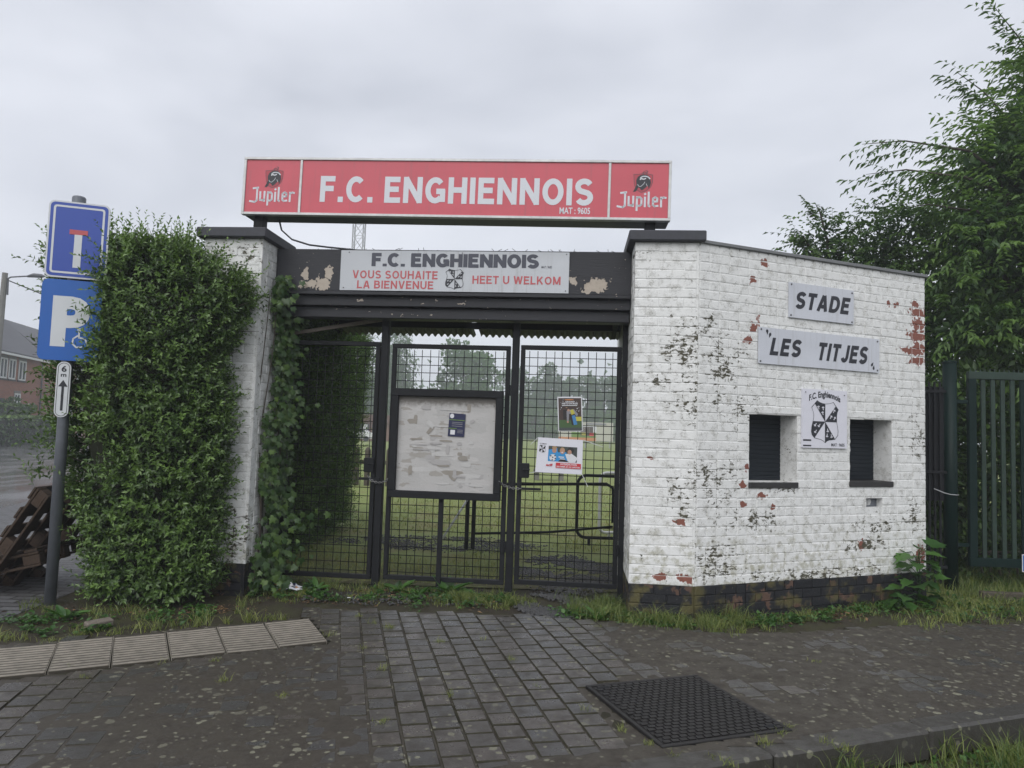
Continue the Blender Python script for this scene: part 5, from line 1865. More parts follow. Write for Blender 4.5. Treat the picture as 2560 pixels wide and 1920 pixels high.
t = Thing('hedge', 'dark hedge behind the ivy covered gate leaf', 'hedge', (-2.75, 9.0, 0))
def hB_h(z): return np.interp(z, [0, 0.6, 1.6, 2.4, 2.95], [0.42, 0.50, 0.60, 0.72, 0.70])
P, N = ring_points(6500, -2.82, hB_h, 9.0, 1.85, 0.03, 2.95, 41, 0.12, 5.0, lambda P, N: (N[:, 0] > -0.5))
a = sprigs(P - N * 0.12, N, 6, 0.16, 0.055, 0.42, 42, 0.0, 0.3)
b = sprigs(P - N * 0.02, N, 9, 0.20, 0.052, 0.34, 43, 0.1, 0.95, 0.8, 0.3)
thing_np(t, 'foliage', *merge([a, b]), M_HEDGE_IN, kind='stuff')
t.part('twigs', core_mesh('twigs', -2.82, hB_h, 9.0, 1.85, 0.05, 2.9, 0.14), M_TWIG)

# ------------------------------------------------------------------ ivy on the pillar and the gate
IVY = [(0, 0), (0.18, -0.12), (0.46, -0.02), (0.34, 0.20), (0.50, 0.46), (0.20, 0.46), (0.0, 0.86), (-0.20, 0.46), (-0.50, 0.46), (-0.34, 0.20), (-0.46, -0.02), (-0.18, -0.12)]
def ivy_mesh(tint, seed):
    r = random.Random(seed)
    V = [(0, 0.25, 0.05)] + [(x * r.uniform(.85, 1.1), y, -0.10 * (abs(x)) + r.uniform(-.03, .03)) for x, y in IVY]
    F = [(0, i, i % 12 + 1) for i in range(1, 13)]
    return np_mesh('leaf', np.array(V), np.array(F), np.full(len(V), tint))
ivm = [ivy_mesh(tt, k) for k, tt in enumerate((0.05, 0.15, 0.28, 0.4, 0.6, 0.9))]
t = Thing('ivy', 'ivy climbing the inner side of the hedge side pillar', 'ivy', (-2.24, -0.3, 0), GATE)
def look(n, roll):
    n = Vector(n).normalized()
    q = n.to_track_quat('Z', 'Y')
    return (q.to_matrix().to_4x4() @ Matrix.Rotation(roll, 4, 'Z')).to_euler()
ri = random.Random(11)
items = []
for k in range(1250):
    z = ri.uniform(0.0, 2.86)
    w = 0.10 + 0.10 * math.sin(z * 2.7) ** 2 + (0.15 if z < 0.7 else 0) 
    if z > 2.55:
        s, d = -2.235 + abs(ri.gauss(0, 0.07)), -0.33 - abs(ri.gauss(0, 0.03))
    else:
        s = -2.245 + abs(ri.gauss(0, w * 0.5))
        d = ri.uniform(-0.48 if z < 1.6 else -0.34, 0.0) - (0.12 if z < 0.5 else 0)
    nrm = (0.75 + ri.gauss(0, .4), -0.75 + ri.gauss(0, .4), 0.25 + ri.gauss(0, .3))
    sz = ri.uniform(0.045, 0.085)
    items.append((s - d * 0.0 + ri.uniform(0, 0.03), d, z, nrm, ri.uniform(2.4, 3.9), sz, int(min(5, abs(ri.gauss(0, 2.0))))))
items.sort(key=lambda q: (-(q[0]) * 2 + q[1] - q[5]))
Vs, Fs, Ts, off = [], [], [], 0
for k, (s, d, z, nrm, roll, sz, v) in enumerate(items):
    e = look(nrm, roll)
    if k < 290:
        link('leaf', ivm[v], M_IVY, t.o, (s - t.base.x, d - t.base.y, z), e, (sz, sz, sz))
    else:
        M = Matrix.LocRotScale(Vector((s - t.base.x, d - t.base.y, z)), e, Vector((sz, sz, sz)))
        V = np.array([tuple(M @ Vector(p.co)) for p in ivm[v].vertices])
        Vs.append(V)
        Fs.append(np.array([(0, i, i % 12 + 1) for i in range(1, 13)]) + off)
        Ts.append(np.full(13, (0.05, 0.15, 0.28, 0.4, 0.6, 0.9)[v]))
        off += 13
link('inner_leaves', np_mesh('inner_leaves', np.concatenate(Vs), np.concatenate(Fs), np.concatenate(Ts)), M_IVY, t.o, kind='stuff')
for k in range(5):
    s, d = -2.25 + 0.01 * k, -0.45 + 0.08 * k
    pts = []
    for i in range(12):
        z = i * 0.24
        pts.append((s + 0.03 * math.sin(z * 3 + k), d + 0.04 * math.sin(z * 2 + k * 2), z))
    t.part('stem', MB().tube(pts, [0.012 - 0.0008 * i for i in range(12)], 5), M_TRUNK)

# ------------------------------------------------------------------ grasses
def blades(P, h, w, lean, seed, t0=0.0, t1=1.0):
    g = np.random.default_rng(seed)
    n = len(P)
    cl = 0.45 + 0.95 * np.abs(np.sin(P[:, 0] * 7.3 + 2.1 * np.sin(P[:, 1] * 5.7))) * np.abs(np.cos(P[:, 1] * 6.1 + P[:, 0] * 2.3)) + 0.15
    h = h * cl * 0.8
    a = g.uniform(0, 2 * math.pi, n)
    S = np.stack([np.cos(a), np.sin(a), np.zeros(n)], 1)
    b = g.uniform(0, 2 * math.pi, n)
    Ld = np.stack([np.cos(b), np.sin(b), np.zeros(n)], 1) * (lean * g.uniform(0.2, 1.4, n) * h)[:, None]
    H = np.stack([np.zeros(n), np.zeros(n), h], 1)
    w = np.asarray(w)[:, None] * S * 0.5
    mid = P + H * 0.6 + Ld * 0.35
    V = np.stack([P - w, P + w, mid - w * 0.7, mid + w * 0.7, P + H * 0.92 + Ld], 1).reshape(-1, 3)
    q = np.arange(n)[:, None] * 5
    F = np.concatenate([q + np.array([[0, 1, 3]]), q + np.array([[0, 3, 2]]), q + np.array([[2, 3, 4]])])
    t = g.uniform(t0, t1, n)
    return V, F, np.repeat(t, 5)

g = np.random.default_rng(77)
def scatter(n, fn):
    out = []
    while len(out) < n:
        x, y, z = fn()
        out.append((x, y, z))
    return np.array(out)

def seg_scatter(n, pts, width, ps=1.0):
    """points along a polyline with gaussian width; clumped"""
    P = np.array(pts, float)
    L = np.linalg.norm(np.diff(P, axis=0), axis=1)
    c = np.concatenate([[0], np.cumsum(L)])
    nc = max(4, n // 34)
    s = g.uniform(0, c[-1], nc)
    i = np.clip(np.searchsorted(c, s) - 1, 0, len(L) - 1)
    f = (s - c[i]) / L[i]
    ctr = P[i] * (1 - f)[:, None] + P[i + 1] * f[:, None] + g.normal(0, width, (nc, 2))
    q = g.integers(0, nc, n)
    rad = g.uniform(0.012, 0.06, nc) * ps
    XY = ctr[q] + g.normal(0, 1, (n, 2)) * rad[q][:, None]
    return np.column_stack([XY, np.full(n, -0.02)])

def gl(s, d):
    q = GATE.w((s, d, 0))
    return (q.x, q.y)
def wl_(s, d):
    q = WALL.w((s, d, 0))
    return (q.x, q.y)

parts = []
# strip between pavement and gate
P = seg_scatter(2000, [gl(-2.2, -0.45), gl(-1.2, -0.35), gl(-0.2, -0.35), gl(0.15, -0.4)], 0.16)
parts.append(blades(P, g.uniform(0.015, 0.07, len(P)), g.uniform(.003, .006, len(P)), 0.9, 1, 0.2, 1.0))
P = seg_scatter(1500, [gl(-2.2, -0.05), gl(-0.2, -0.05), gl(0.2, -0.1)], 0.07)
parts.append(blades(P, g.uniform(0.02, 0.10, len(P)), g.uniform(.003, .006, len(P)), 0.9, 2))
P = seg_scatter(1800, [gl(-0.5, -0.25), gl(0.12, -0.3)], 0.10)
parts.append(blades(P, g.uniform(0.03, 0.11, len(P)), g.uniform(.003, .006, len(P)), 0.9, 3, 0.1, 0.9))
# at the right pillar and along the booth
P = seg_scatter(2600, [gl(0.62, -0.55), gl(1.05, -0.72), gl(1.55, -0.75), wl_(0.5, -0.18)], 0.10)
parts.append(blades(P, g.uniform(0.03, 0.17, len(P)), g.uniform(.003, .006, len(P)), 1.1, 4, 0.1, 0.8))
P = seg_scatter(2800, [gl(0.75, -0.35), gl(1.0, -0.45)], 0.12)
parts.append(blades(P, g.uniform(0.03, 0.13, len(P)), g.uniform(.003, .006, len(P)), 0.9, 5, 0.0, 0.6))
P = seg_scatter(1200, [wl_(0.0, -0.30), wl_(0.9, -0.22), wl_(1.8, -0.10), wl_(2.6, -0.05)], 0.09)
parts.append(blades(P, g.uniform(0.02, 0.10, len(P)), g.uniform(.003, .006, len(P)), 1.0, 6, 0.1, 0.9))
# corner beyond the booth and under the green fence
P = seg_scatter(6000, [(3.7, 6.3), (4.3, 6.8), (5.2, 7.0), (6.5, 7.0)], 0.28, 1.6)
parts.append(blades(P, g.uniform(0.025, 0.12, len(P)), g.uniform(.004, .008, len(P)), 1.0, 7, 0.15, 1.0))
P = seg_scatter(9000, [(4.4, 7.6), (5.5, 8.0), (7.0, 8.2)], 0.45, 2.0)
parts.append(blades(P, g.uniform(0.05, 0.22, len(P)), g.uniform(.004, .008, len(P)), 0.8, 8, 0.0, 0.8))
# left: around pole, hedge foot, behind the tactile tiles
P = seg_scatter(750, [(-4.0, 5.0), (-3.4, 4.9), (-2.9, 5.02), (-2.5, 5.2)], 0.09)
parts.append(blades(P, g.uniform(0.015, 0.07, len(P)), g.uniform(.003, .006, len(P)), 1.1, 9, 0.2, 1.0))
P = seg_scatter(420, [(-2.6, 5.22), (-1.95, 5.52), (-1.7, 5.6)], 0.05)
parts.append(blades(P, g.uniform(0.03, 0.14, len(P)), g.uniform(.003, .006, len(P)), 1.0, 10, 0.2, 1.0))
P = seg_scatter(700, [(-3.85, 5.75), (-3.5, 5.55), (-2.6, 5.55), (-2.1, 5.95)], 0.08)
parts.append(blades(P, g.uniform(0.03, 0.12, len(P)), g.uniform(.003, .006, len(P)), 1.0, 11, 0.1, 0.8))
# verge below the kerb
P = seg_scatter(5000, [kp(0.2, -0.35), kp(1.2, -0.30), kp(2.4, -0.35), kp(3.4, -0.4)], 0.16, 1.5)
P[:, 2] = -0.15
parts.append(blades(P, g.uniform(0.06, 0.20, len(P)), g.uniform(.004, .007, len(P)), 0.8, 12, 0.0, 0.7))
structure('grass', np_mesh('grass', *merge(parts)), M_GRASS, 'stuff', 'rough grass along walls, gate and kerb')

# tufts in the joints of the pavement
parts = []
spots = [(0.45, 3.95), (0.62, 3.72), (0.72, 3.55), (0.82, 3.42), (1.0, 3.43), (1.42, 3.72), (1.5, 3.8), (1.05, 3.38), (1.62, 3.62), (1.68, 3.56), (-0.15, 5.2), (-0.45, 5.1), (-0.95, 4.9), (-0.75, 4.5), (-1.0, 5.5), (-0.85, 5.4), (-1.25, 5.15), (0.05, 4.75), (0.5, 5.5), (-0.3, 4.1), (-2.4, 4.2), (-2.6, 4.35), (-1.8, 4.55), (-2.1, 4.45), (0.2, 4.3), (-1.15, 5.7), (0.72, 5.62), (-1.6, 4.2), (-1.2, 4.0), (-0.6, 3.7), (2.1, 4.9), (1.3, 3.6)]
for k, (x, y) in enumerate(spots):
    n = int(g.integers(12, 60))
    XY = np.array([[x, y]]) + g.normal(0, 0.018, (n, 2))
    P = np.column_stack([XY, np.full(n, -0.006)])
    parts.append(blades(P, g.uniform(0.012, 0.055, n), g.uniform(.002, .004, n), 1.1, 200 + k, 0.35, 1.0))
structure('joint_grass', np_mesh('joint_grass', *merge(parts)), M_GRASS, 'stuff', 'small grass tufts in the paving joints')

# field grass near the gate
n = 42000
Y = 7.0 + 17.0 * g.beta(1.0, 2.4, n)
X = g.uniform(-2.6, 4.2, n) * (Y / 7.5)
P = np.column_stack([X, Y, np.full(n, -0.014)])
bare = np.array([vnoise(x * 0.9 + 4, y * 0.9) for x, y in zip(X, Y)])
gpx = ((X + 0.9) / 1.5) ** 2 + ((Y - 9.4) / 0.85) ** 2
gp2 = ((X - 0.75) / 0.62) ** 2 + ((Y - 7.9) / 1.3) ** 2
keep = (gpx > 1 + 0.5 * bare) & (gp2 > 1 + 0.4 * bare) & (bare < 0.45 + g.normal(0, .3, n)) & (X > -2.45 - 0.0 * Y)
P = P[keep]
nk = len(P)
structure('field_grass', np_mesh('field_grass', *blades(P, g.uniform(0.015, 0.075, nk) * (1 + P[:, 1] * 0.02), g.uniform(.004, .008, nk) * (1 + (P[:, 1] - 7) * 0.09), 1.0, 300, 0.0, 1.0)), M_FGRASS, 'stuff', 'short worn grass of the playing field inside the gate')

# ------------------------------------------------------------------ gravel
def stones(pts, sizes, seed):
    r = np.random.default_rng(seed)
    base = np.array([(1, 0, 0), (-1, 0, 0), (0, 1, 0), (0, -1, 0), (0, 0, 0.7), (0, 0, -0.5)], float)
    n = len(pts)
    V = base[None] * r.uniform(0.6, 1.3, (n, 6, 1))
    a = r.uniform(0, 6.28, n)
    c, s = np.cos(a)[:, None], np.sin(a)[:, None]
    x = V[:, :, 0] * c - V[:, :, 1] * s
    y = V[:, :, 0] * s + V[:, :, 1] * c
    V = np.stack([x, y, V[:, :, 2]], 2) * sizes[:, None, None] + pts[:, None, :]
    f = np.array([(0, 2, 4), (2, 1, 4), (1, 3, 4), (3, 0, 4), (2, 0, 5), (1, 2, 5), (3, 1, 5), (0, 3, 5)])
    F = (f[None] + (np.arange(n) * 6)[:, None, None]).reshape(-1, 3)
    return V.reshape(-1, 3), F
def ell(n, cx, cy_, rx, ry):
    a, r_ = g.uniform(0, 6.28, n), np.sqrt(g.uniform(0, 1, n)) + g.normal(0, 0.08, n)
    return np.column_stack([cx + rx * r_ * np.cos(a), cy_ + ry * r_ * np.sin(a), np.full(n, -0.008)])
P = np.concatenate([ell(4200, -0.9, 9.4, 1.4, 0.6), ell(6500, 0.70, 7.75, 0.6, 1.0), ell(4200, *gl(0.40, -0.35), 0.30, 0.42), ell(900, *gl(-1.0, -0.45), 0.9, 0.2)])
keepg = np.array([vnoise(x * 1.7 + 2, y * 1.7) for x, y, _ in P]) < 0.12 + g.normal(0, 0.18, len(P))
P = P[keepg]
V, F = stones(P, g.uniform(0.006, 0.019, len(P)), 5)
structure('gravel', np_mesh('gravel', V, F), M_GRIT, 'stuff', 'loose dark gravel in the gateway')

# low broad-leaved ground cover mixed into the verge
parts = []
for k, (pts, n, wd) in enumerate((([gl(-2.1, -0.40), gl(-1.0, -0.35), gl(-0.1, -0.3)], 1500, 0.14), ([gl(0.62, -0.55), gl(1.1, -0.72), gl(1.55, -0.72)], 1100, 0.10), ([wl_(0.1, -0.25), wl_(1.2, -0.16), wl_(2.6, -0.08)], 1500, 0.07), ([(3.8, 6.4), (4.6, 6.9), (6.0, 7.0)], 1500, 0.25), ([(-4.0, 5.2), (-3.0, 5.3), (-2.2, 5.7)], 900, 0.14), ([kp(0.4, -0.3), kp(2.0, -0.3), kp(3.2, -0.35)], 900, 0.12))):
    P = seg_scatter(n, pts, wd, 1.3)
    P[:, 2] = (-0.14 if k == 5 else -0.015) + g.uniform(0.0, 0.035, n)
    D = g.normal(0, 1, (n, 3))
    D[:, 2] = np.abs(D[:, 2]) * 0.35
    Nn = g.normal(0, 0.3, (n, 3)) + np.array([[0, 0, 1.0]])
    L = g.uniform(0.018, 0.055, n)
    V, F = leaf_arrays(P, D, Nn, L, L * g.uniform(0.4, 0.8, n), 0.15, 0.1)
    parts.append((V, F, np.repeat(g.beta(1.4, 1.8, n), 4)))
structure('ground_cover', np_mesh('ground_cover', *merge(parts)), M_WEED, 'stuff', 'low leafy weeds matted along walls and kerb')
# dead leaves and bits of straw
n = 1500
P = np.concatenate([seg_scatter(600, [gl(-2.1, -0.42), gl(-1.0, -0.40), gl(0.0, -0.4)], 0.15, 2.5), seg_scatter(450, [(-3.9, 5.3), (-2.9, 5.45), (-2.1, 5.8)], 0.13, 2.5), seg_scatter(450, [wl_(0.2, -0.22), wl_(2.7, -0.15), (4.6, 6.6)], 0.12, 2.5)])
P[:, 2] = -0.012 + g.uniform(0, 0.012, n)
D = g.normal(0, 1, (n, 3))
D[:, 2] *= 0.12
L = g.uniform(0.012, 0.05, n)
V, F = leaf_arrays(P, D, g.normal(0, 0.25, (n, 3)) + np.array([[0, 0, 1.0]]), L, L * g.uniform(0.12, 0.6, n), 0.2, 0.1)
structure('dead_leaves', np_mesh('dead_leaves', V, F, np.repeat(g.random(n), 4)), leaf_mat('dead_leaf', (0.06, 0.032, 0.018), (0.24, 0.15, 0.075), 0.7, 0.1), 'stuff', 'dead leaves and straw on the soil')

# ------------------------------------------------------------------ broad leaved weeds
def big_leaf(seed, lobed, tint):
    r = random.Random(seed)
    if lobed:
        O = [(0, 0), (0.16, -0.10), (0.42, -0.02), (0.36, 0.14), (0.58, 0.36), (0.36, 0.42), (0.30, 0.62), (0.12, 0.66), (0.0, 1.0), (-0.12, 0.66), (-0.30, 0.62), (-0.36, 0.42), (-0.58, 0.36), (-0.36, 0.14), (-0.42, -0.02), (-0.16, -0.10)]
    else:
        O = [(0, 0), (0.10, 0.05), (0.17, 0.22), (0.19, 0.42), (0.16, 0.64), (0.09, 0.84), (0, 1.0), (-0.09, 0.84), (-0.16, 0.64), (-0.19, 0.42), (-0.17, 0.22), (-0.10, 0.05)]
    n = len(O)
    V = [(0, 0.35, -0.05)] + [(x * r.uniform(.9, 1.1), y, 0.22 * abs(x) - 0.25 * y * y + r.uniform(-.02, .02)) for x, y in O]
    F = [(0, i, i % n + 1) for i in range(1, n + 1)]
    return np_mesh('leaf', np.array(V), np.array(F), np.full(n + 1, tint))
LOB = [big_leaf(k, True, tt) for k, tt in enumerate((0.15, 0.35, 0.55, 0.8))]
DOCK = [big_leaf(9 + k, False, tt) for k, tt in enumerate((0.2, 0.45, 0.7, 0.95))]

def plant(name, label, x, y, z, n, size, height, meshes, seed, cat='plant', rosette=False):
    r = random.Random(seed)
    t = Thing(name, label, cat, (x, y, z), WORLD, None)
    if not rosette:
        t.part('stem', MB().tube([(x, y, z - 0.03), (x + 0.02, y, z + height * 0.5), (x + 0.01, y + 0.01, z + height)], [0.009, 0.007, 0.003], 6), M_WEED)
    for k in range(n):
        a = k * 2.4 + r.uniform(-.3, .3)
        h = 0.01 if rosette else height * (0.1 + 0.9 * k / n)
        L = size * r.uniform(0.65, 1.15)
        ln = 0.02 if rosette else r.uniform(0.05, 0.16)
        px, py = x + ln * math.cos(a), y + ln * math.sin(a)
        pz = z + h + (0.0 if rosette else r.uniform(0, .06))
        el = r.uniform(0.35, 0.95) if rosette else r.uniform(-0.5, 0.3)
        e = (Matrix.Rotation(a - math.pi / 2, 4, 'Z') @ Matrix.Rotation(el, 4, 'X') @ Matrix.Rotation(r.uniform(-.4, .4), 4, 'Y')).to_euler()
        link('leaf', r.choice(meshes), M_WEED, t.o, (px - x, py - y, pz - z), e, (L, L, L))
        if not rosette:
            t.part('stalk', MB().tube([(x, y, z + h * 0.9), ((x + px) / 2, (y + py) / 2, z + h + 0.02), (px, py, pz)], 0.003, 4), M_WEED)
    return t
w1 = wl_(2.42, -0.13)
plant('weed_plant', 'large lobed leaf weed growing against the booth corner', w1[0], w1[1], -0.02, 30, 0.19, 0.52, LOB, 3)
w2 = wl_(2.15, -0.20)
plant('weed_plant', 'low lobed leaf weed at the booth foot below the vent', w2[0], w2[1], -0.02, 10, 0.13, 0.14, LOB, 4)
for k, (s, d, sz, lab) in enumerate(((-1.02, -0.10, 0.17, 'dock weed growing under the notice board leg'), (-0.55, -0.08, 0.24, 'largest dock weed under the right half of the notice board'), (-1.75, -0.20, 0.13, 'small dock weed beside the crumpled magazine'), (-0.80, -0.22, 0.12, 'small dock weed between two larger ones before the gate'))):
    q = gl(s, d)
    plant('dock_weed', lab, q[0], q[1], -0.02, 10, sz, 0.1, DOCK, 20 + k, rosette=True)
plant('dock_weed', 'dock weed at the foot of the road sign pole', -3.28, 5.42, -0.02, 9, 0.16, 0.1, DOCK, 31, rosette=True)
q = gl(0.80, -0.72)
plant('dock_weed', 'pale green weed in the grass before the booth pillar', q[0], q[1], -0.02, 12, 0.13, 0.1, DOCK, 33, rosette=True)
q = kp(2.15, -0.32)
plant('weed_plant', 'lobed weed growing below the kerb', q[0], q[1], -0.15, 9, 0.13, 0.20, LOB, 35)
q = kp(3.05, -0.30)
plant('weed_plant', 'lobed weed below the far end of the kerb', q[0], q[1], -0.15, 9, 0.14, 0.22, LOB, 36)

# ------------------------------------------------------------------ trees at the right
def spray(P0, D, n, length, leaf, aspect, g, droop=0.5, tint=(0.1, 0.8)):
    """arching twigs with alternate hanging leaves; P0, D (m,3)"""
    m_ = len(P0)
    D = unit(D)
    Ls = length * g.uniform(0.6, 1.3, m_)
    side = unit(np.cross(D, np.array([[0, 0, 1.0]])) + 1e-6)
    Vs, Fs, Ts, off = [], [], [], 0
    bt_ = g.uniform(*tint, m_)
    prev = P0
    for j in range(n):
        f = (j + 0.6) / n
        pos = P0 + D * (Ls * f)[:, None] + np.array([0, 0, -1.0]) * (droop * Ls * f * f * 0.5)[:, None]
        sg = 1 if j % 2 else -1
        dirn = D * 0.75 + side * sg * 0.65 + np.array([0, 0, -0.45]) + g.normal(0, 0.22, (m_, 3))
        nrm = np.array([[0, 0, 1.0]]) + g.normal(0, 0.35, (m_, 3))
        L = leaf * g.uniform(0.65, 1.2, m_)
        V, F = leaf_arrays(pos, dirn, nrm, L, L * aspect, 0.2, 0.25)
        Vs.append(V)
        Fs.append(F + off)
        off += len(V)
        Ts.append(np.repeat(np.clip(bt_ + g.normal(0, 0.08, m_), 0, 1), 4))
        if j:
            w = side * 0.003
            V = np.stack([prev - w, prev + w, pos], 1).reshape(-1, 3)
            Vs.append(V)
            Fs.append(np.arange(len(V)).reshape(-1, 3) + off)
            off += len(V)
            Ts.append(np.full(len(V), 0.1))
        prev = pos
    return np.concatenate(Vs), np.concatenate(Fs), np.concatenate(Ts)

def near_tree(label, base, blobs, twigs, seed, leaf, nsp, per, mat, aspect=0.33):
    g = np.random.default_rng(seed)
    t = Thing('tree', label, 'tree', base)
    parts = []
    tot = sum(b[3] * b[4] * b[5] for b in blobs)
    for (x, y, z, rx, ry, rz) in blobs:
        k = max(20, int(nsp * (rx * ry * rz) / tot))
        d = unit(g.normal(0, 1, (k, 3)))
        r_ = g.uniform(0.55, 1.0, k)[:, None]
        P = np.array([[x, y, z]]) + d * r_ * np.array([[rx, ry, rz]])
        D = d * np.array([[1, 1, 0.45]]) + np.array([[0, 0, 0.15]]) + g.normal(0, 0.3, (k, 3))
        parts.append(spray(P, D, per, leaf * 5.5, leaf, aspect, g))
        k2 = k * 5
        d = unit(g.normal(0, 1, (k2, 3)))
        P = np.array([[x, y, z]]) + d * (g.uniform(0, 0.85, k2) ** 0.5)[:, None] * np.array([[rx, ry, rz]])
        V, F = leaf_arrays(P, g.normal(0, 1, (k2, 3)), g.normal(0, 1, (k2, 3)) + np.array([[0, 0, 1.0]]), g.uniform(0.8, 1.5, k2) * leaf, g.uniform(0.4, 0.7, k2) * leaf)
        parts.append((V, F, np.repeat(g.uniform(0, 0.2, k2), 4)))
    for p, q in twigs:
        p, q = np.array(p, float), np.array(q, float)
        k = 5
        for f in np.linspace(0, 1, k):
            P = (p + (q - p) * f * 0.75)[None]
            parts.append(spray(np.repeat(P, 3, 0) + g.normal(0, 0.05, (3, 3)), np.repeat((q - p)[None], 3, 0) + g.normal(0, 0.25, (3, 3)), 12, leaf * 4.5, leaf * 0.9, aspect, g, 0.35, (0.1, 0.4)))
    thing_np(t, 'crown', *merge(parts), mat, kind='stuff')
    b = Vector(base)
    top = Vector(blobs[0][:3])
    t.part('trunk', MB().tube([b - Vector((0, 0, .1)), b.lerp(top, 0.35) + Vector((.05, 0, 0)), b.lerp(top, 0.7) + Vector((-.05, .05, 0)), top], [0.13, 0.11, 0.08, 0.04], 10), M_TRUNK)
    for bl in blobs[1:]:
        a = b.lerp(top, random.uniform(0.35, 0.7))
        q = Vector(bl[:3])
        t.part('limb', MB().tube([a, a.lerp(q, 0.5) + Vector((0, 0, .12)), q], [0.05, 0.035, 0.015], 7), M_TRUNK)
    for p, q in twigs:
        p, q = Vector(p), Vector(q)
        t.part('limb', MB().tube([top, p, p.lerp(q, 0.6) + Vector((0, 0, .08)), q], [0.03, 0.018, 0.009, 0.003], 6), M_TRUNK)
    return t
near_tree('tall ash tree overhanging the green gate beside the booth', (7.0, 9.4, 0),
          [(7.3, 9.4, 4.6, 1.45, 1.2, 1.6), (8.0, 9.5, 6.5, 1.05, 1.0, 1.1), (7.0, 9.3, 5.9, 0.55, 0.6, 0.5), (6.3, 9.2, 5.2, 0.5, 0.6, 0.45), (6.0, 9.0, 4.0, 0.65, 0.7, 0.6), (6.7, 8.6, 3.0, 0.9, 0.5, 0.8), (7.8, 8.6, 3.2, 0.9, 0.6, 1.2), (5.75, 9.0, 3.0, 0.45, 0.6, 0.55)],
          [((5.9, 9.1, 5.35), (4.45, 9.0, 5.35)), ((5.8, 9.0, 4.95), (4.5, 9.0, 4.95)), ((7.1, 9.2, 6.2), (6.2, 9.0, 7.25)), ((6.6, 9.1, 5.6), (5.7, 9.0, 6.35)), ((6.0, 9.0, 4.5), (4.85, 9.0, 4.5)), ((7.3, 9.2, 6.6), (6.9, 9.0, 7.7))], 51, 0.125, 1900, 13, M_TREE)
near_tree('smaller tree with oval leaves rising behind the booth roof', (4.9, 9.9, 0),
          [(4.75, 9.8, 3.75, 0.65, 0.6, 0.55), (4.3, 9.7, 4.25, 0.42, 0.4, 0.36), (5.2, 9.8, 4.3, 0.6, 0.6, 0.6), (5.4, 9.9, 3.0, 0.6, 0.6, 0.8), (4.05, 9.7, 3.95, 0.25, 0.3, 0.22)],
          [((4.3, 9.7, 4.3), (4.1, 9.6, 4.75)), ((4.1, 9.7, 4.1), (3.85, 9.6, 4.3))], 52, 0.075, 700, 10, M_SHRUB, 0.5)
near_tree('dark leafy tree filling the gap behind the ash', (8.6, 12.0, 0),
          [(9.3, 12.0, 4.0, 2.0, 1.2, 2.8), (7.2, 11.8, 2.2, 1.5, 1.0, 2.2), (10.8, 12.0, 6.0, 1.6, 1.2, 2.0)], [], 53, 0.19, 900, 9, M_TREE, 0.45)

# undergrowth behind the green fence
def shrub(label, c, r_, n, leaf, seed, mat=None):
    g = np.random.default_rng(seed)
    t = Thing('shrub', label, 'shrub', (c[0], c[1], 0))
    d = unit(g.normal(0, 1, (n, 3)))
    P = np.array([c]) + d * (g.uniform(0.3, 1.0, n) ** 0.6)[:, None] * np.array([r_])
    P[:, 2] = np.maximum(P[:, 2], 0.03)
    V, F = leaf_arrays(P, d + g.normal(0, 0.5, (n, 3)), g.normal(0, 0.5, (n, 3)) + np.array([[0, -0.3, 1.0]]), g.uniform(0.6, 1.2, n) * leaf, g.uniform(0.4, 0.65, n) * leaf, 0.15, 0.2)
    thing_np(t, 'foliage', V, F, np.repeat(np.clip(g.beta(1.2, 3.0, n), 0, 1), 4), mat or M_SHRUB, kind='stuff')
    for k in range(5):
        q = Vector(c) + Vector((random.uniform(-.5, .5) * r_[0], random.uniform(-.3, .3) * r_[1], 0.2 * r_[2]))
        t.part('stem', MB().tube([(c[0] + 0.1 * k - 0.2, c[1], -0.05), (c[0] + 0.1 * k - 0.2, c[1] + .05, 0.3), tuple(q)], [0.016, 0.012, 0.005], 5), M_TRUNK)
    return t
shrub('dense shrub just behind the green gate post', (4.75, 8.6, 1.1), (0.6, 0.5, 1.3), 4500, 0.10, 61)
shrub('dense shrub behind the bars of the green gate', (5.9, 8.7, 1.2), (0.9, 0.5, 1.4), 7000, 0.12, 62)
shrub('dense shrub at the frame edge behind the green gate', (7.3, 8.8, 1.2), (1.0, 0.6, 1.5), 7000, 0.12, 63)
shrub('low brambles on the ground inside the green gate', (5.5, 8.0, 0.25), (1.1, 0.3, 0.45), 1300, 0.08, 64)

# ------------------------------------------------------------------ green gate and old fence
GG = Frame((4.652, 7.526, 0), R(-2))
t = Thing('green_gate_post', 'thick round topped dark green steel post next to the booth', 'post', (0, 0, 0), GG)
t.part('shaft', MB().tube([(0, 0, -0.1), (0, 0, 2.36)], 0.066, 22), M_GREEN, smooth=True)
t.part('cap', MB().tube([(0, 0, 2.355), (0, 0, 2.372), (0, 0, 2.385)], [0.070, 0.070, 0.045], 22), M_GREEN)
for z in (0.45, 1.95):
    t.part('hinge', MB().rbox(0.06, 0.18, -0.02, 0.02, z - 0.02, z + 0.02, 0.003), M_GREEN)
M_GLICH = simple('lichened_green', (0.014, 0.032, 0.022), 0.6, var=0.5, scale=40, bump=0.5)
t = Thing('green_bar_gate', 'dark green steel bar gate with spiked top rail and lichen', 'gate', (1.2, 0.05, 0.25), GG)
t.part('rail', MB().rbox(0.185, 2.6, -0.025, 0.025, 2.195, 2.275, 0.004), M_GLICH)
t.part('rail', MB().rbox(0.185, 2.6, -0.025, 0.025, 0.235, 0.325, 0.004), M_GREEN)
t.part('stile', MB().rbox(0.185, 0.265, -0.026, 0.026, 0.325, 2.195, 0.004), M_GREEN)
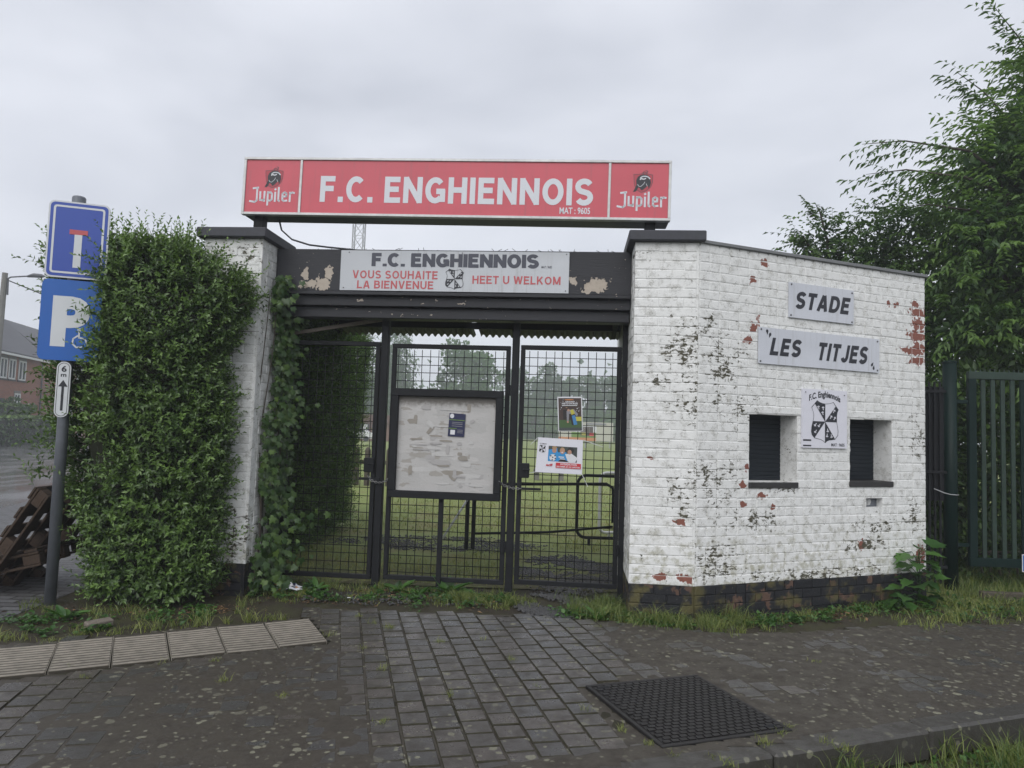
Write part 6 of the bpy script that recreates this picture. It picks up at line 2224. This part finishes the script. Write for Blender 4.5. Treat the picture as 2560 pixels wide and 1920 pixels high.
for k in range(23):
    x = 0.345 + k * 0.101
    t.part('bar', MB().rbox(x - 0.022, x + 0.022, -0.012, 0.012, 0.325, 2.195, 0.003), M_GLICH if k < 4 else M_GREEN)
for k in range(46):
    x = 0.22 + k * 0.05
    t.part('spike', MB().tube([(x, 0, 2.272), (x, 0, 2.310)], [0.009, 0.001], 5), M_GLICH)
t = Thing('old_fence', 'rusty black bar fence with moss between booth and green post', 'fence', (-0.32, 0.0, 0), GG)
for k in range(6):
    x = -0.41 + k * 0.055
    t.part('bar', MB().bar((x, -0.05, 0.05), (x + 0.004, -0.05, 2.15), 0.018), M_BLACK)
for z in (0.22, 1.2, 2.05):
    t.part('rail', MB().rbox(-0.45, -0.07, -0.065, -0.035, z - 0.015, z + 0.015, 0.003), M_BLACK)
t.part('panel', MB().rbox(-0.45, -0.075, -0.02, 0.0, 0.9, 2.1, 0.003), M_BLACK)
single('tie_wire', MB().tube([GG.w(p) for p in ((-0.22, -0.09, 1.03), (-0.12, -0.10, 0.99), (-0.05, -0.085, 0.975), (0.03, -0.075, 0.97), (0.068, -0.03, 0.97))], 0.006, 6), M_GREYP, 'grey wire tying the old fence to the green post', 'wire', tuple(GG.w((-0.05, -0.085, 0.975))), smooth=True)
t = Thing('small_sign', 'small blue sign with a yellow car on the green gate', 'sign', (0.83, -0.03, 0.3), GG)
t.part('panel', MB().box(0.70, 0.96, -0.042, -0.036, 0.20, 0.38), M_SWHITE)
t.part('blue_field', MB().box(0.708, 0.952, -0.044, -0.041, 0.208, 0.372), M_BLUE2)
mb = MB()
poly(mb, [(0.725, 0.25), (0.88, 0.25), (0.88, 0.28), (0.83, 0.29), (0.81, 0.325), (0.75, 0.325), (0.74, 0.29), (0.725, 0.28)], 0, 0, 1, 1, -0.0455)
t.part('car_symbol', mb, C['yellow'])
single('timber_edging', MB().rbox(0.05, 2.4, -0.45, -0.37, -0.03, 0.06, 0.008), M_FENCEW, 'low weathered timber edging below the green gate', 'timber', (1.2, -0.41, 0), GG)

# ------------------------------------------------------------------ pallets and litter
def pallet(label, M):
    t = Thing('pallet', label, 'pallet', (0, 0, 0), WORLD, 'wooden pallets')
    t.o.matrix_world = M
    def pt(name, *a):
        me = MB().rbox(*a, 0.004).mesh(name)
        link(name, me, M_PALLET, t.o)
    for y in (-0.37, 0.0, 0.37):
        w = 0.05
        pt('skid', -0.55, 0.55, y - w, y + w, -0.072, -0.052)
        for x in (-0.48, 0.0, 0.48):
            pt('block', x - 0.07, x + 0.07, y - w + 0.004, y + w - 0.004, -0.05, 0.030)
        pt('stringer', -0.55, 0.55, y - w, y + w, 0.032, 0.054)
    for x in (-0.49, -0.29, -0.10, 0.10, 0.29, 0.49):
        pt('deck_board', x - 0.055, x + 0.055, -0.425, 0.425, 0.056, 0.078)
    return t
pallet('wooden pallet leaning against the road sign pole', Matrix.Translation((-4.17, 6.42, 0.40)) @ Matrix.Rotation(R(-3), 4, 'Z') @ Matrix.Rotation(R(-57), 4, 'Y'))
pallet('dark pallet lying under the leaning one', Matrix.Translation((-4.50, 6.46, 0.17)) @ Matrix.Rotation(R(4), 4, 'Z') @ Matrix.Rotation(R(-14), 4, 'Y'))

def crumple(name, label, cat, x, y, w, d, h, cols, seed, ang=0.0):
    r = random.Random(seed)
    t = Thing(name, label, cat, (x, y, 0), Frame((0, 0, 0), 0))
    n = 7
    Z = [[r.uniform(0, h) * (0.4 + math.sin(math.pi * i / n) * math.sin(math.pi * j / n)) for j in range(n + 1)] for i in range(n + 1)]
    mbs = {}
    ca, sa = math.cos(ang), math.sin(ang)
    for i in range(n):
        for j in range(n):
            q = []
            for a, b in ((i, j), (i + 1, j), (i + 1, j + 1), (i, j + 1)):
                u, v = (a / n - 0.5) * w * (0.8 + 0.2 * math.sin(b * 2)), (b / n - 0.5) * d
                q.append((x + u * ca - v * sa, y + u * sa + v * ca, 0.005 + Z[a][b]))
            mbs.setdefault(r.choice(cols), MB()).face(q)
    for k, mb in mbs.items():
        t.part('page', mb, C[k])
q = gl(-1.98, -0.30)
crumple('magazine', 'crumpled wet magazine lying before the hedge side gate leaf', 'magazine', q[0], q[1], 0.26, 0.20, 0.05, ('white', 'white', 'grey', 'navy', 'orange', 'white'), 4, 0.3)
crumple('paper_scrap', 'tiny white paper scrap in the grass under the gate', 'litter', *gl(-0.32, -0.33), 0.035, 0.04, 0.012, ('white',), 6)
single('cigarette_butt', MB().tube([(*gl(-1.36, -0.52), 0.004), (gl(-1.33, -0.51)[0], gl(-1.33, -0.51)[1], 0.005)], 0.004, 6), C['white'], 'white cigarette butt on the soil before the gate', 'litter', (*gl(-1.36, -0.52), 0.0))
mb = MB()
M = Matrix.Translation((-2.92, 5.22, 0.01)) @ Matrix.Rotation(R(55), 4, 'Z') @ Matrix.Rotation(R(8), 4, 'X')
mb.rbox(-0.09, 0.09, -0.035, 0.035, -0.02, 0.028, 0.006, M)
single('wood_offcut', mb, M_WOODG, 'short weathered wood offcut beside the tactile tiles', 'wood', (-2.92, 5.22, 0))

# ------------------------------------------------------------------ things inside the gate
def tube_loop(name, x0, x1, z0, z1, y, r, rad, mat, label, cat, slant=0.0, open_right=False):
    pts = []
    for cx, cz, a0 in ((x1 - r, z0 + r, -90), (x1 - r, z1 - r, 0), (x0 + r, z1 - r, 90), (x0 + r, z0 + r, 180)):
        for k in range(7):
            a = R(a0 + 15 * k)
            x = cx + r * math.cos(a)
            pts.append((x, y + slant * (x - x0), cz + r * math.sin(a)))
    t = Thing(name, label, cat, ((x0 + x1) / 2, y, 0))
    t.part('tube', MB().tube(pts, rad, 8, closed=True), mat, smooth=True)
    for x in (x0 + r + 0.05, x1 - r - 0.05):
        t.part('foot', MB().tube([(x, y + slant * (x - x0), -0.05), (x, y + slant * (x - x0), z0)], rad, 8), mat)
    return t
tube_loop('barrier', 0.93, 2.3, 0.09, 0.92, 9.65, 0.12, 0.021, M_BLACK, 'black rounded tube barrier standing on the grass by the booth pillar', 'barrier')
tube_loop('white_barrier', 1.32, 2.5, 0.06, 0.92, 10.35, 0.10, 0.022, M_WHITEP, 'white rounded tube barrier behind the black one', 'barrier', 0.35)
t = Thing('swing_barrier', 'long low black tube barrier between two posts behind the gate', 'barrier', (-0.41, 9.07, 0))
t.part('post', MB().rbox(-0.455, -0.405, 9.045, 9.095, -0.05, 1.0, 0.004), M_BLACK)
t.part('post', MB().rbox(-0.535, -0.485, 9.02, 9.07, -0.05, 1.0, 0.004), M_BLACK)
t.part('top_tube', MB().tube([(-0.43, 9.07, 0.80), (0.6, 9.1, 0.83), (1.25, 9.14, 0.85), (1.33, 9.15, 0.80), (1.34, 9.15, 0.70), (1.34, 9.15, 0.36)], 0.019, 8), M_BLACK, smooth=True)
t.part('lower_tube', MB().tube([(-0.43, 9.07, 0.18), (0.5, 9.10, 0.22), (1.34, 9.15, 0.31)], 0.016, 8), M_BLACK, smooth=True)
single('leaning_tube', MB().tube([(-0.88, 8.93, 0.0), (-0.505, 9.02, 0.62)], 0.014, 8), M_WHITEP, 'thin white tube leaning on the barrier post', 'tube', (-0.88, 8.93, 0), smooth=True)
t = Thing('bench', 'low grey concrete bench on the field behind the white poster', 'bench', (0.9, 22, 0))
t.part('seat', MB().rbox(0.75, 1.75, 21.8, 22.2, 0.22, 0.32, 0.01), M_CONC)
for x in (0.85, 1.6):
    t.part('leg', MB().rbox(x - 0.07, x + 0.07, 21.85, 22.15, -0.05, 0.22, 0.01), M_CONC)
t = Thing('log_fence', 'low dark wooden paling fence at the field edge', 'fence', (-4.0, 18.0, 0))
for k in range(9):
    x = -5.2 + k * 0.27
    t.part('pale', MB().tube([(x, 18, -0.05), (x, 18, 0.88), (x, 18, 0.95)], [0.075, 0.075, 0.03], 9), M_FENCEW)
t.part('rail', MB().rbox(-5.3, -2.9, 18.06, 18.12, 0.52, 0.62, 0.006), M_FENCEW)

# ------------------------------------------------------------------ background beyond the field
FK = 1.55
def far_tree(label, x, y, h, rx, mat, seed, z0=1.0, kind='round', leaf=0.33, n=2600, bark=None):
    g = np.random.default_rng(seed)
    if y > 55:          # the wood stands well beyond the pitch
        x, y, rx, leaf = x * FK, y * FK, rx * FK, leaf * FK
        h, z0 = 1.5 + (h - 1.5) * FK, 1.5 + (z0 - 1.5) * FK
    t = Thing('tree', label, 'tree', (x, y, 0), WORLD, 'trees beyond the playing field')
    nb = 26
    if kind == 'weep':
        u = g.uniform(0, 1, nb)
        c = np.column_stack([x + rx * g.normal(0, 0.35, nb), y + rx * g.normal(0, 0.35, nb), z0 + (h - z0) * u])
        r_ = rx * 0.45 * np.ones(nb)
    else:
        d = unit(g.normal(0, 1, (nb, 3)))
        cz, rz = (h + z0) / 2, (h - z0) / 2
        q = g.uniform(0.35, 0.85, nb)[:, None]
        c = np.array([[x, y, cz]]) + d * q * np.array([[rx, rx * 0.8, rz]])
        r_ = rx * g.uniform(0.22, 0.42, nb)
    i = g.integers(0, nb, n)
    d = unit(g.normal(0, 1, (n, 3)))
    P = c[i] + d * (r_[i] * g.uniform(0.55, 1.05, n))[:, None] * np.array([[1, 1, 0.8 if kind != 'weep' else 1.5]])
    P[:, 2] = np.maximum(P[:, 2], 0.1)
    D = d + g.normal(0, 0.6, (n, 3))
    if kind == 'weep':
        D[:, 2] -= 1.6
    N = g.normal(0, 0.6, (n, 3)) + d
    L = leaf * g.uniform(0.6, 1.4, n)
    V, F = leaf_arrays(P, D, N, L, L * (0.75 if kind != 'weep' else 0.4), 0.15, 0.1)
    tt = np.clip(g.uniform(0.0, 0.35, nb)[i] + 0.5 * g.random(n), 0, 1)
    thing_np(t, 'crown', V, F, np.repeat(tt, 4), mat, kind='stuff')
    b = bark or M_TRUNK
    t.part('trunk', MB().tube([(x, y, -0.2), (x + 0.1, y, h * 0.35), (x, y, h * 0.75)], [h * 0.022, h * 0.016, h * 0.006], 8), b)
    for k in range(5):
        q = Vector(c[k])
        a = Vector((x, y, h * random.uniform(0.25, 0.5)))
        t.part('limb', MB().tube([a, a.lerp(q, 0.6) + Vector((0, 0, .2)), q], [h * 0.009, h * 0.006, h * 0.002], 6), b)
    return t
A, B_, Cc = M_FAR
far_tree('tall weeping birch left of the notice board top', -10.6, 68, 10.4, 2.2, B_, 71, 1.2, 'weep', 0.36, 3600, M_BIRCH)
far_tree('second birch half hidden by the gate post', -12.6, 72, 9.3, 2.2, B_, 72, 1.0, 'weep', 0.36, 3000, M_BIRCH)
far_tree('broad oak whose top rises behind the notice board', -3.9, 66, 10.3, 3.9, A, 73, 1.4, 'round', 0.34, 5200)
far_tree('rounded tree between birch and oak, low on the horizon', -7.6, 80, 7.0, 2.6, B_, 74, 0.6)
far_tree('leafy tree above the brick clubhouse', -14.6, 74, 8.2, 2.6, A, 75, 0.8)
far_tree('light green tree seen past the inner hedge edge', -16.6, 62, 7.0, 2.2, Cc, 76, 0.8)
labs = ['first wood edge tree right of the oak', 'second wood edge tree, above the swing barrier end', 'third wood edge tree, above the upright poster', 'fourth wood edge tree, left of the far billboard', 'fifth wood edge tree, above the far billboard', 'sixth wood edge tree, beside the booth pillar', 'last wood edge tree, mostly behind the booth pillar']
for k, lab in enumerate(labs):
    x = 0.4 + k * 2.15
    far_tree(lab, x, 84 + 3 * (k % 2), 9.6 + (0.5, -0.4, 0.3, -0.2, 0.1, 0.4, 0)[k], 2.1, (B_, A)[k % 2], 80 + k, 0.3, 'round', 0.34, 2800)
labs = ['low bush at the field edge below the oak', 'low bush at the field edge behind the swing barrier', 'low bush left of the upright poster', 'pale green bush behind the upright poster', 'pale green bush left of the billboard', 'bush at the right end of the billboard', 'bush at the field edge behind the booth pillar']
for k, lab in enumerate(labs):
    far_tree(lab, -1.6 + k * 2.1, 76 + (k % 3), 4.2 + (0.3, -0.5, 0.6, 0.2, -0.4, 0.5, 0)[k], 1.5, (A, Cc, A, Cc, Cc, A, Cc)[k], 90 + k, -0.6, 'round', 0.26, 1500)
g2_ = np.random.default_rng(8)
n = 9000
P = np.column_stack([g2_.uniform(-70, 75, n), g2_.uniform(150, 158, n), np.abs(g2_.normal(0, 4.5, n))])
V, F = leaf_arrays(P, g2_.normal(0, 1, (n, 3)), g2_.normal(0, 1, (n, 3)), g2_.uniform(0.9, 1.9, n), g2_.uniform(0.7, 1.3, n))
structure('far_wood', np_mesh('far_wood', V, F, np.repeat(g2_.uniform(0, .6, n), 4)), M_FAR[1], 'stuff', 'hazy wood along the far edge of the field')

# billboard at the field edge
t = Thing('billboard', 'pale billboard with an orange foot at the far field edge', 'billboard', (7.4, 70, 0))
t.part('panel', MB().box(4.75, 10.1, 70.0, 70.08, 0.66, 2.50), simple('billboard_cream', (0.45, 0.44, 0.38), 0.6, var=0.08))
t.part('orange_band', MB().box(4.75, 8.4, 69.98, 70.0, 0.66, 0.98), C['orange'])
t.part('green_picture', MB().box(6.0, 8.4, 69.97, 69.99, 0.98, 1.5), C['lime'])
t.part('white_picture', MB().box(6.4, 8.45, 69.96, 69.985, 1.5, 2.15), C['white'])
for x, w in ((7.05, 0.16), (7.5, 0.26), (7.95, 0.18)):
    t.part('bottle_print', MB().box(x - w, x + w, 69.95, 69.965, 1.15, 2.05), C['brown'])
t.part('red_label', MB().box(7.75, 8.2, 69.935, 69.955, 1.15, 1.45), C['red'])
t.part('yellow_label', MB().box(7.0, 7.4, 69.935, 69.955, 1.2, 1.45), C['yellow'])
t.part('title_bar', MB().box(7.4, 9.4, 69.95, 69.985, 2.25, 2.42), C['grey'])
for x in (5.0, 7.4, 9.8):
    t.part('leg', MB().box(x - 0.05, x + 0.05, 70.09, 70.16, -0.1, 2.4), M_GREYP)

# clubhouse
t = Thing('clubhouse', 'low red brick clubhouse with white windows beyond the field', 'building', (-13, 72, 0))
t.part('wall', MB().box(-19, -8.4, 70, 75, -0.1, 1.75), M_CLUB)
t.part('roof', MB().prism([(-19.3, 1.75), (-8.1, 1.75), (-8.6, 2.55), (-18.8, 2.55)], 69.7, 75.3), M_CLUBROOF)
for x in (-15.8, -14.4, -13.1, -11.2):
    w = t.part('window', MB().box(x - 0.5, x + 0.5, 69.93, 70.0, 0.75, 1.6), M_PANE)
    t.part('frame', MB().box(x - 0.08, x + 0.35, 69.90, 69.925, 0.78, 1.58), M_FRAME, w)
t = Thing('van', 'white parked van before the clubhouse', 'van', (-14.2, 67, 0))
t.part('body', MB().prism([(-15.6, 0.25), (-12.9, 0.25), (-12.85, 0.75), (-13.3, 0.85), (-13.7, 1.15), (-15.6, 1.18)], 66.2, 67.6), M_FRAME)
for x in (-15.1, -13.4):
    t.part('wheel', MB().tube([(x, 66.15, 0.25), (x, 66.35, 0.25)], 0.26, 12), M_BLACK)
t.part('window', MB().prism([(-13.65, 0.82), (-13.38, 0.82), (-13.72, 1.08), (-14.1, 1.08)], 66.17, 66.19), M_PANE)

# floodlight mast
t = Thing('floodlight_mast', 'steel lattice floodlight mast seen between red sign and beam', 'mast', (-10.2, 45, 0))
cx_, cy2, hw = -10.15, 45.0, 0.33
mb = MB()
zt = 17.2
corn = [(-1, -1), (1, -1), (1, 1), (-1, 1)]
for sx, sy in corn:
    t.part('leg', MB().tube([(cx_ + sx * hw, cy2 + sy * hw, -0.1), (cx_ + sx * hw, cy2 + sy * hw, zt)], 0.035, 6), M_GREYP)
nb = 19
for k in range(nb):
    za, zb = k * zt / nb, (k + 1) * zt / nb
    for i in range(4):
        (ax, ay), (bx, by) = corn[i], corn[(i + 1) % 4]
        a0, b0 = (cx_ + ax * hw, cy2 + ay * hw), (cx_ + bx * hw, cy2 + by * hw)
        mb.tube([(*a0, za), (*b0, zb)], 0.014, 4)
        mb.tube([(*b0, za), (*a0, zb)], 0.014, 4)
        mb.tube([(*a0, zb), (*b0, zb)], 0.014, 4)
t.part('lattice', mb, M_GREYP)

# ------------------------------------------------------------------ houses across the street
def house(label, org, ang, length, depth, eave, ridge, wins, doors, chim=True, group='brick row houses across the street'):
    fr = Frame(org, ang)
    t = Thing('brick_house', label, 'house', (length / 2, depth / 2, 0), fr, group)
    t.part('wall', MB().box(0, length, 0, depth, -0.2, eave), M_HOUSE)
    # gables
    for x in (0.0, length - 0.2):
        P = [(0.0, eave), (depth, eave), (depth / 2, ridge)]
        a = [(x, y, z) for y, z in P]
        b = [(x + 0.2, y, z) for y, z in P]
        mb = MB()
        mb.face(a[::-1])
        mb.face(b)
        mb.face([a[0], b[0], b[2], a[2]])
        mb.face([b[1], a[1], a[2], b[2]])
        t.part('gable', mb, M_HOUSE)
    rf = MB()
    ov = 0.35
    sl_ = (ridge - eave) / (depth / 2)
    for sgn in (0, 1):
        y0 = -ov if sgn == 0 else depth + ov
        z0 = eave - ov * sl_
        a = [(-0.25, y0, z0), (length + 0.25, y0, z0), (length + 0.25, depth / 2, ridge), (-0.25, depth / 2, ridge)]
        b = [(x, y, z + 0.12) for x, y, z in a]
        rf.face(a)
        rf.face(b[::-1])
        for i in range(4):
            j = (i + 1) % 4
            rf.face([a[i], a[j], b[j], b[i]])
    r_ = t.part('roof', rf, M_ROOF)
    t.part('gutter', MB().rbox(-0.2, length + 0.2, -ov - 0.08, -ov + 0.04, eave - ov * sl_ - 0.10, eave - ov * sl_ + 0.02, 0.01), M_FRAME)
    for x0, x1, z0, z1 in wins:
        w = t.part('window', MB().box(x0, x1, -0.012, 0.0, z0, z1), M_PANE)
        fw_ = 0.09
        mb = MB()
        for a in ((x0, x1, z1 - fw_, z1), (x0, x1, z0, z0 + fw_), (x0, x0 + fw_, z0, z1), (x1 - fw_, x1, z0, z1), ((x0 + x1) / 2 - 0.05, (x0 + x1) / 2 + 0.05, z0, z1)):
            mb.box(a[0], a[1], -0.05, -0.013, a[2], a[3])
        t.part('frame', mb, M_FRAME, w)
        t.part('lintel', MB().box(x0 - 0.06, x1 + 0.06, -0.02, 0.0, z1 + 0.01, z1 + 0.16), M_CONC, w)
        t.part('sill', MB().box(x0 - 0.06, x1 + 0.06, -0.09, 0.0, z0 - 0.09, z0 - 0.005), M_SILL, w)
    for x0, x1, z1 in doors:
        t.part('door', MB().box(x0, x1, -0.03, 0.0, 0.0, z1), M_SILL)
    t.part('downpipe', MB().tube([(length - 0.15, -0.10, 0), (length - 0.15, -0.10, eave - 0.2)], 0.05, 6), M_CASE)
    return t
# facade frame: x runs towards the camera along the street, outward normal (-y) faces the road
ha = math.atan2(0.974, -0.225)
house('brick row house nearest the lamp pole, left frame edge', (-27.3, 31.6, 0), ha, 15.0, 7.5, 5.3, 8.6,
      [(11.6, 12.6, 3.55, 4.75), (10.3, 11.2, 3.55, 4.75), (9.2, 10.1, 3.55, 4.75), (6.6, 7.5, 3.72, 4.75), (11.3, 12.1, 0.9, 2.75), (6.4, 7.4, 0.9, 2.7)], [(9.3, 10.1, 2.4)])
house('second brick row house further up the street', (-32.0, 50.0, 0), ha, 12.0, 7.5, 5.1, 8.0,
      [(1.2, 2.1, 3.5, 4.6), (3.4, 4.4, 3.5, 4.6), (5.8, 6.8, 3.5, 4.6), (8.5, 9.5, 3.5, 4.6), (2.0, 3.0, 0.9, 2.5), (6.0, 7.0, 0.9, 2.5)], [(4.4, 5.2, 2.4)])
house('third brick row house at the end of the street', (-35.5, 68.0, 0), ha, 14.0, 7.5, 5.1, 8.0,
      [(2.2, 3.1, 3.5, 4.6), (5.4, 6.4, 3.5, 4.6), (9.5, 10.5, 3.5, 4.6)], [(4.4, 5.2, 2.4)])

def far_hedge(label, x0, y0, x1, y1, h, w, seed):
    g = np.random.default_rng(seed)
    t = Thing('garden_hedge', label, 'hedge', ((x0 + x1) / 2, (y0 + y1) / 2, 0), WORLD, 'clipped front garden hedges')
    d = Vector((x1 - x0, y1 - y0, 0))
    L = d.length
    a = math.atan2(d.y, d.x)
    M = Matrix.Translation((x0, y0, 0)) @ Matrix.Rotation(a, 4, 'Z')
    t.part('twigs', MB().box(0, L, -w / 2, w / 2, -0.1, h - 0.08, M=M), M_TWIG)
    n = 3500
    u, v, z = g.uniform(0, L, n), g.uniform(-w / 2, w / 2, n), g.uniform(0, h, n)
    f = g.integers(0, 3, n)
    v = np.where(f == 0, -w / 2, np.where(f == 1, w / 2, v))
    z = np.where(f == 2, h, z)
    v += g.normal(0, .04, n)
    c, s = math.cos(a), math.sin(a)
    P = np.column_stack([x0 + u * c - v * s, y0 + u * s + v * c, z - 0.04])
    V, F = leaf_arrays(P, g.normal(0, 1, (n, 3)), g.normal(0, 1, (n, 3)) + np.array([[0, 0, .8]]), np.full(n, .2), np.full(n, .14))
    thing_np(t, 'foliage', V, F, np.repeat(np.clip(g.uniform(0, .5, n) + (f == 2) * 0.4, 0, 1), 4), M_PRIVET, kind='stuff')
far_hedge('near clipped garden hedge beyond the far pavement', -23.0, 28.0, -27.6, 43.0, 1.35, 0.8, 1)
far_hedge('taller clipped garden hedge close to the brick house', -25.0, 30.0, -29.2, 42.5, 2.0, 0.8, 2)
far_tree('round topped garden bush before the brick house', -28.6, 41.0, 2.9, 1.1, A, 121, -0.5, 'round', 0.16, 2200)
far_tree('pale green garden shrub at the left frame edge', -28.2, 38.6, 2.3, 0.9, Cc, 122, -0.5, 'round', 0.16, 1500)
far_tree('grey green tree above the far street roofs', -42.0, 90.0, 9.5, 3.2, B_, 123, 1.0)

# utility pole with a street lamp arm
t = Thing('utility_pole', 'concrete utility pole with street lamp arm at the left edge', 'utility pole', (-25.55, 35, 0))
t.part('shaft', MB().tube([(-25.55, 35, -0.2), (-25.42, 35, 8.5)], [0.20, 0.13], 10), M_CONC)
t.part('arm', MB().tube([(-25.4, 35, 8.15), (-25.1, 35, 8.30), (-24.2, 35, 8.38)], 0.035, 6), M_CASE)
t.part('lamp', MB().tube([(-24.3, 35, 8.36), (-24.0, 35, 8.42), (-23.6, 35, 8.40), (-23.45, 35, 8.38)], [0.05, 0.11, 0.10, 0.04], 8), M_CASE)
t.part('bracket', MB().tube([(-25.25, 35, 8.25), (-25.22, 35, 7.4)], 0.04, 6), M_CASE)
single('overhead_wire', MB().tube([(-25.3, 35, 8.15), (-24.3, 38, 7.55), (-23.0, 42, 7.0), (-21.5, 46, 6.6)], 0.03, 5), M_CABLE, 'black overhead wire dropping from the utility pole', 'wire', (-25.3, 35, 8.15))

# ------------------------------------------------------------------ haze
mb = MB().box(-85, 95, -4, 172, -1.2, 20.0)
t_ = NT('haze_air')
vol = t_.n('VolumePrincipled', {'Color': (0.86, 0.89, 0.95), 'Density': 0.0030, 'Anisotropy': 0.2})
t_.nt.links.new(vol.outputs[0], t_.out.inputs['Volume'])
structure('haze', mb.mesh('haze'), t_.mat, 'stuff', 'thin grey mist over the field')
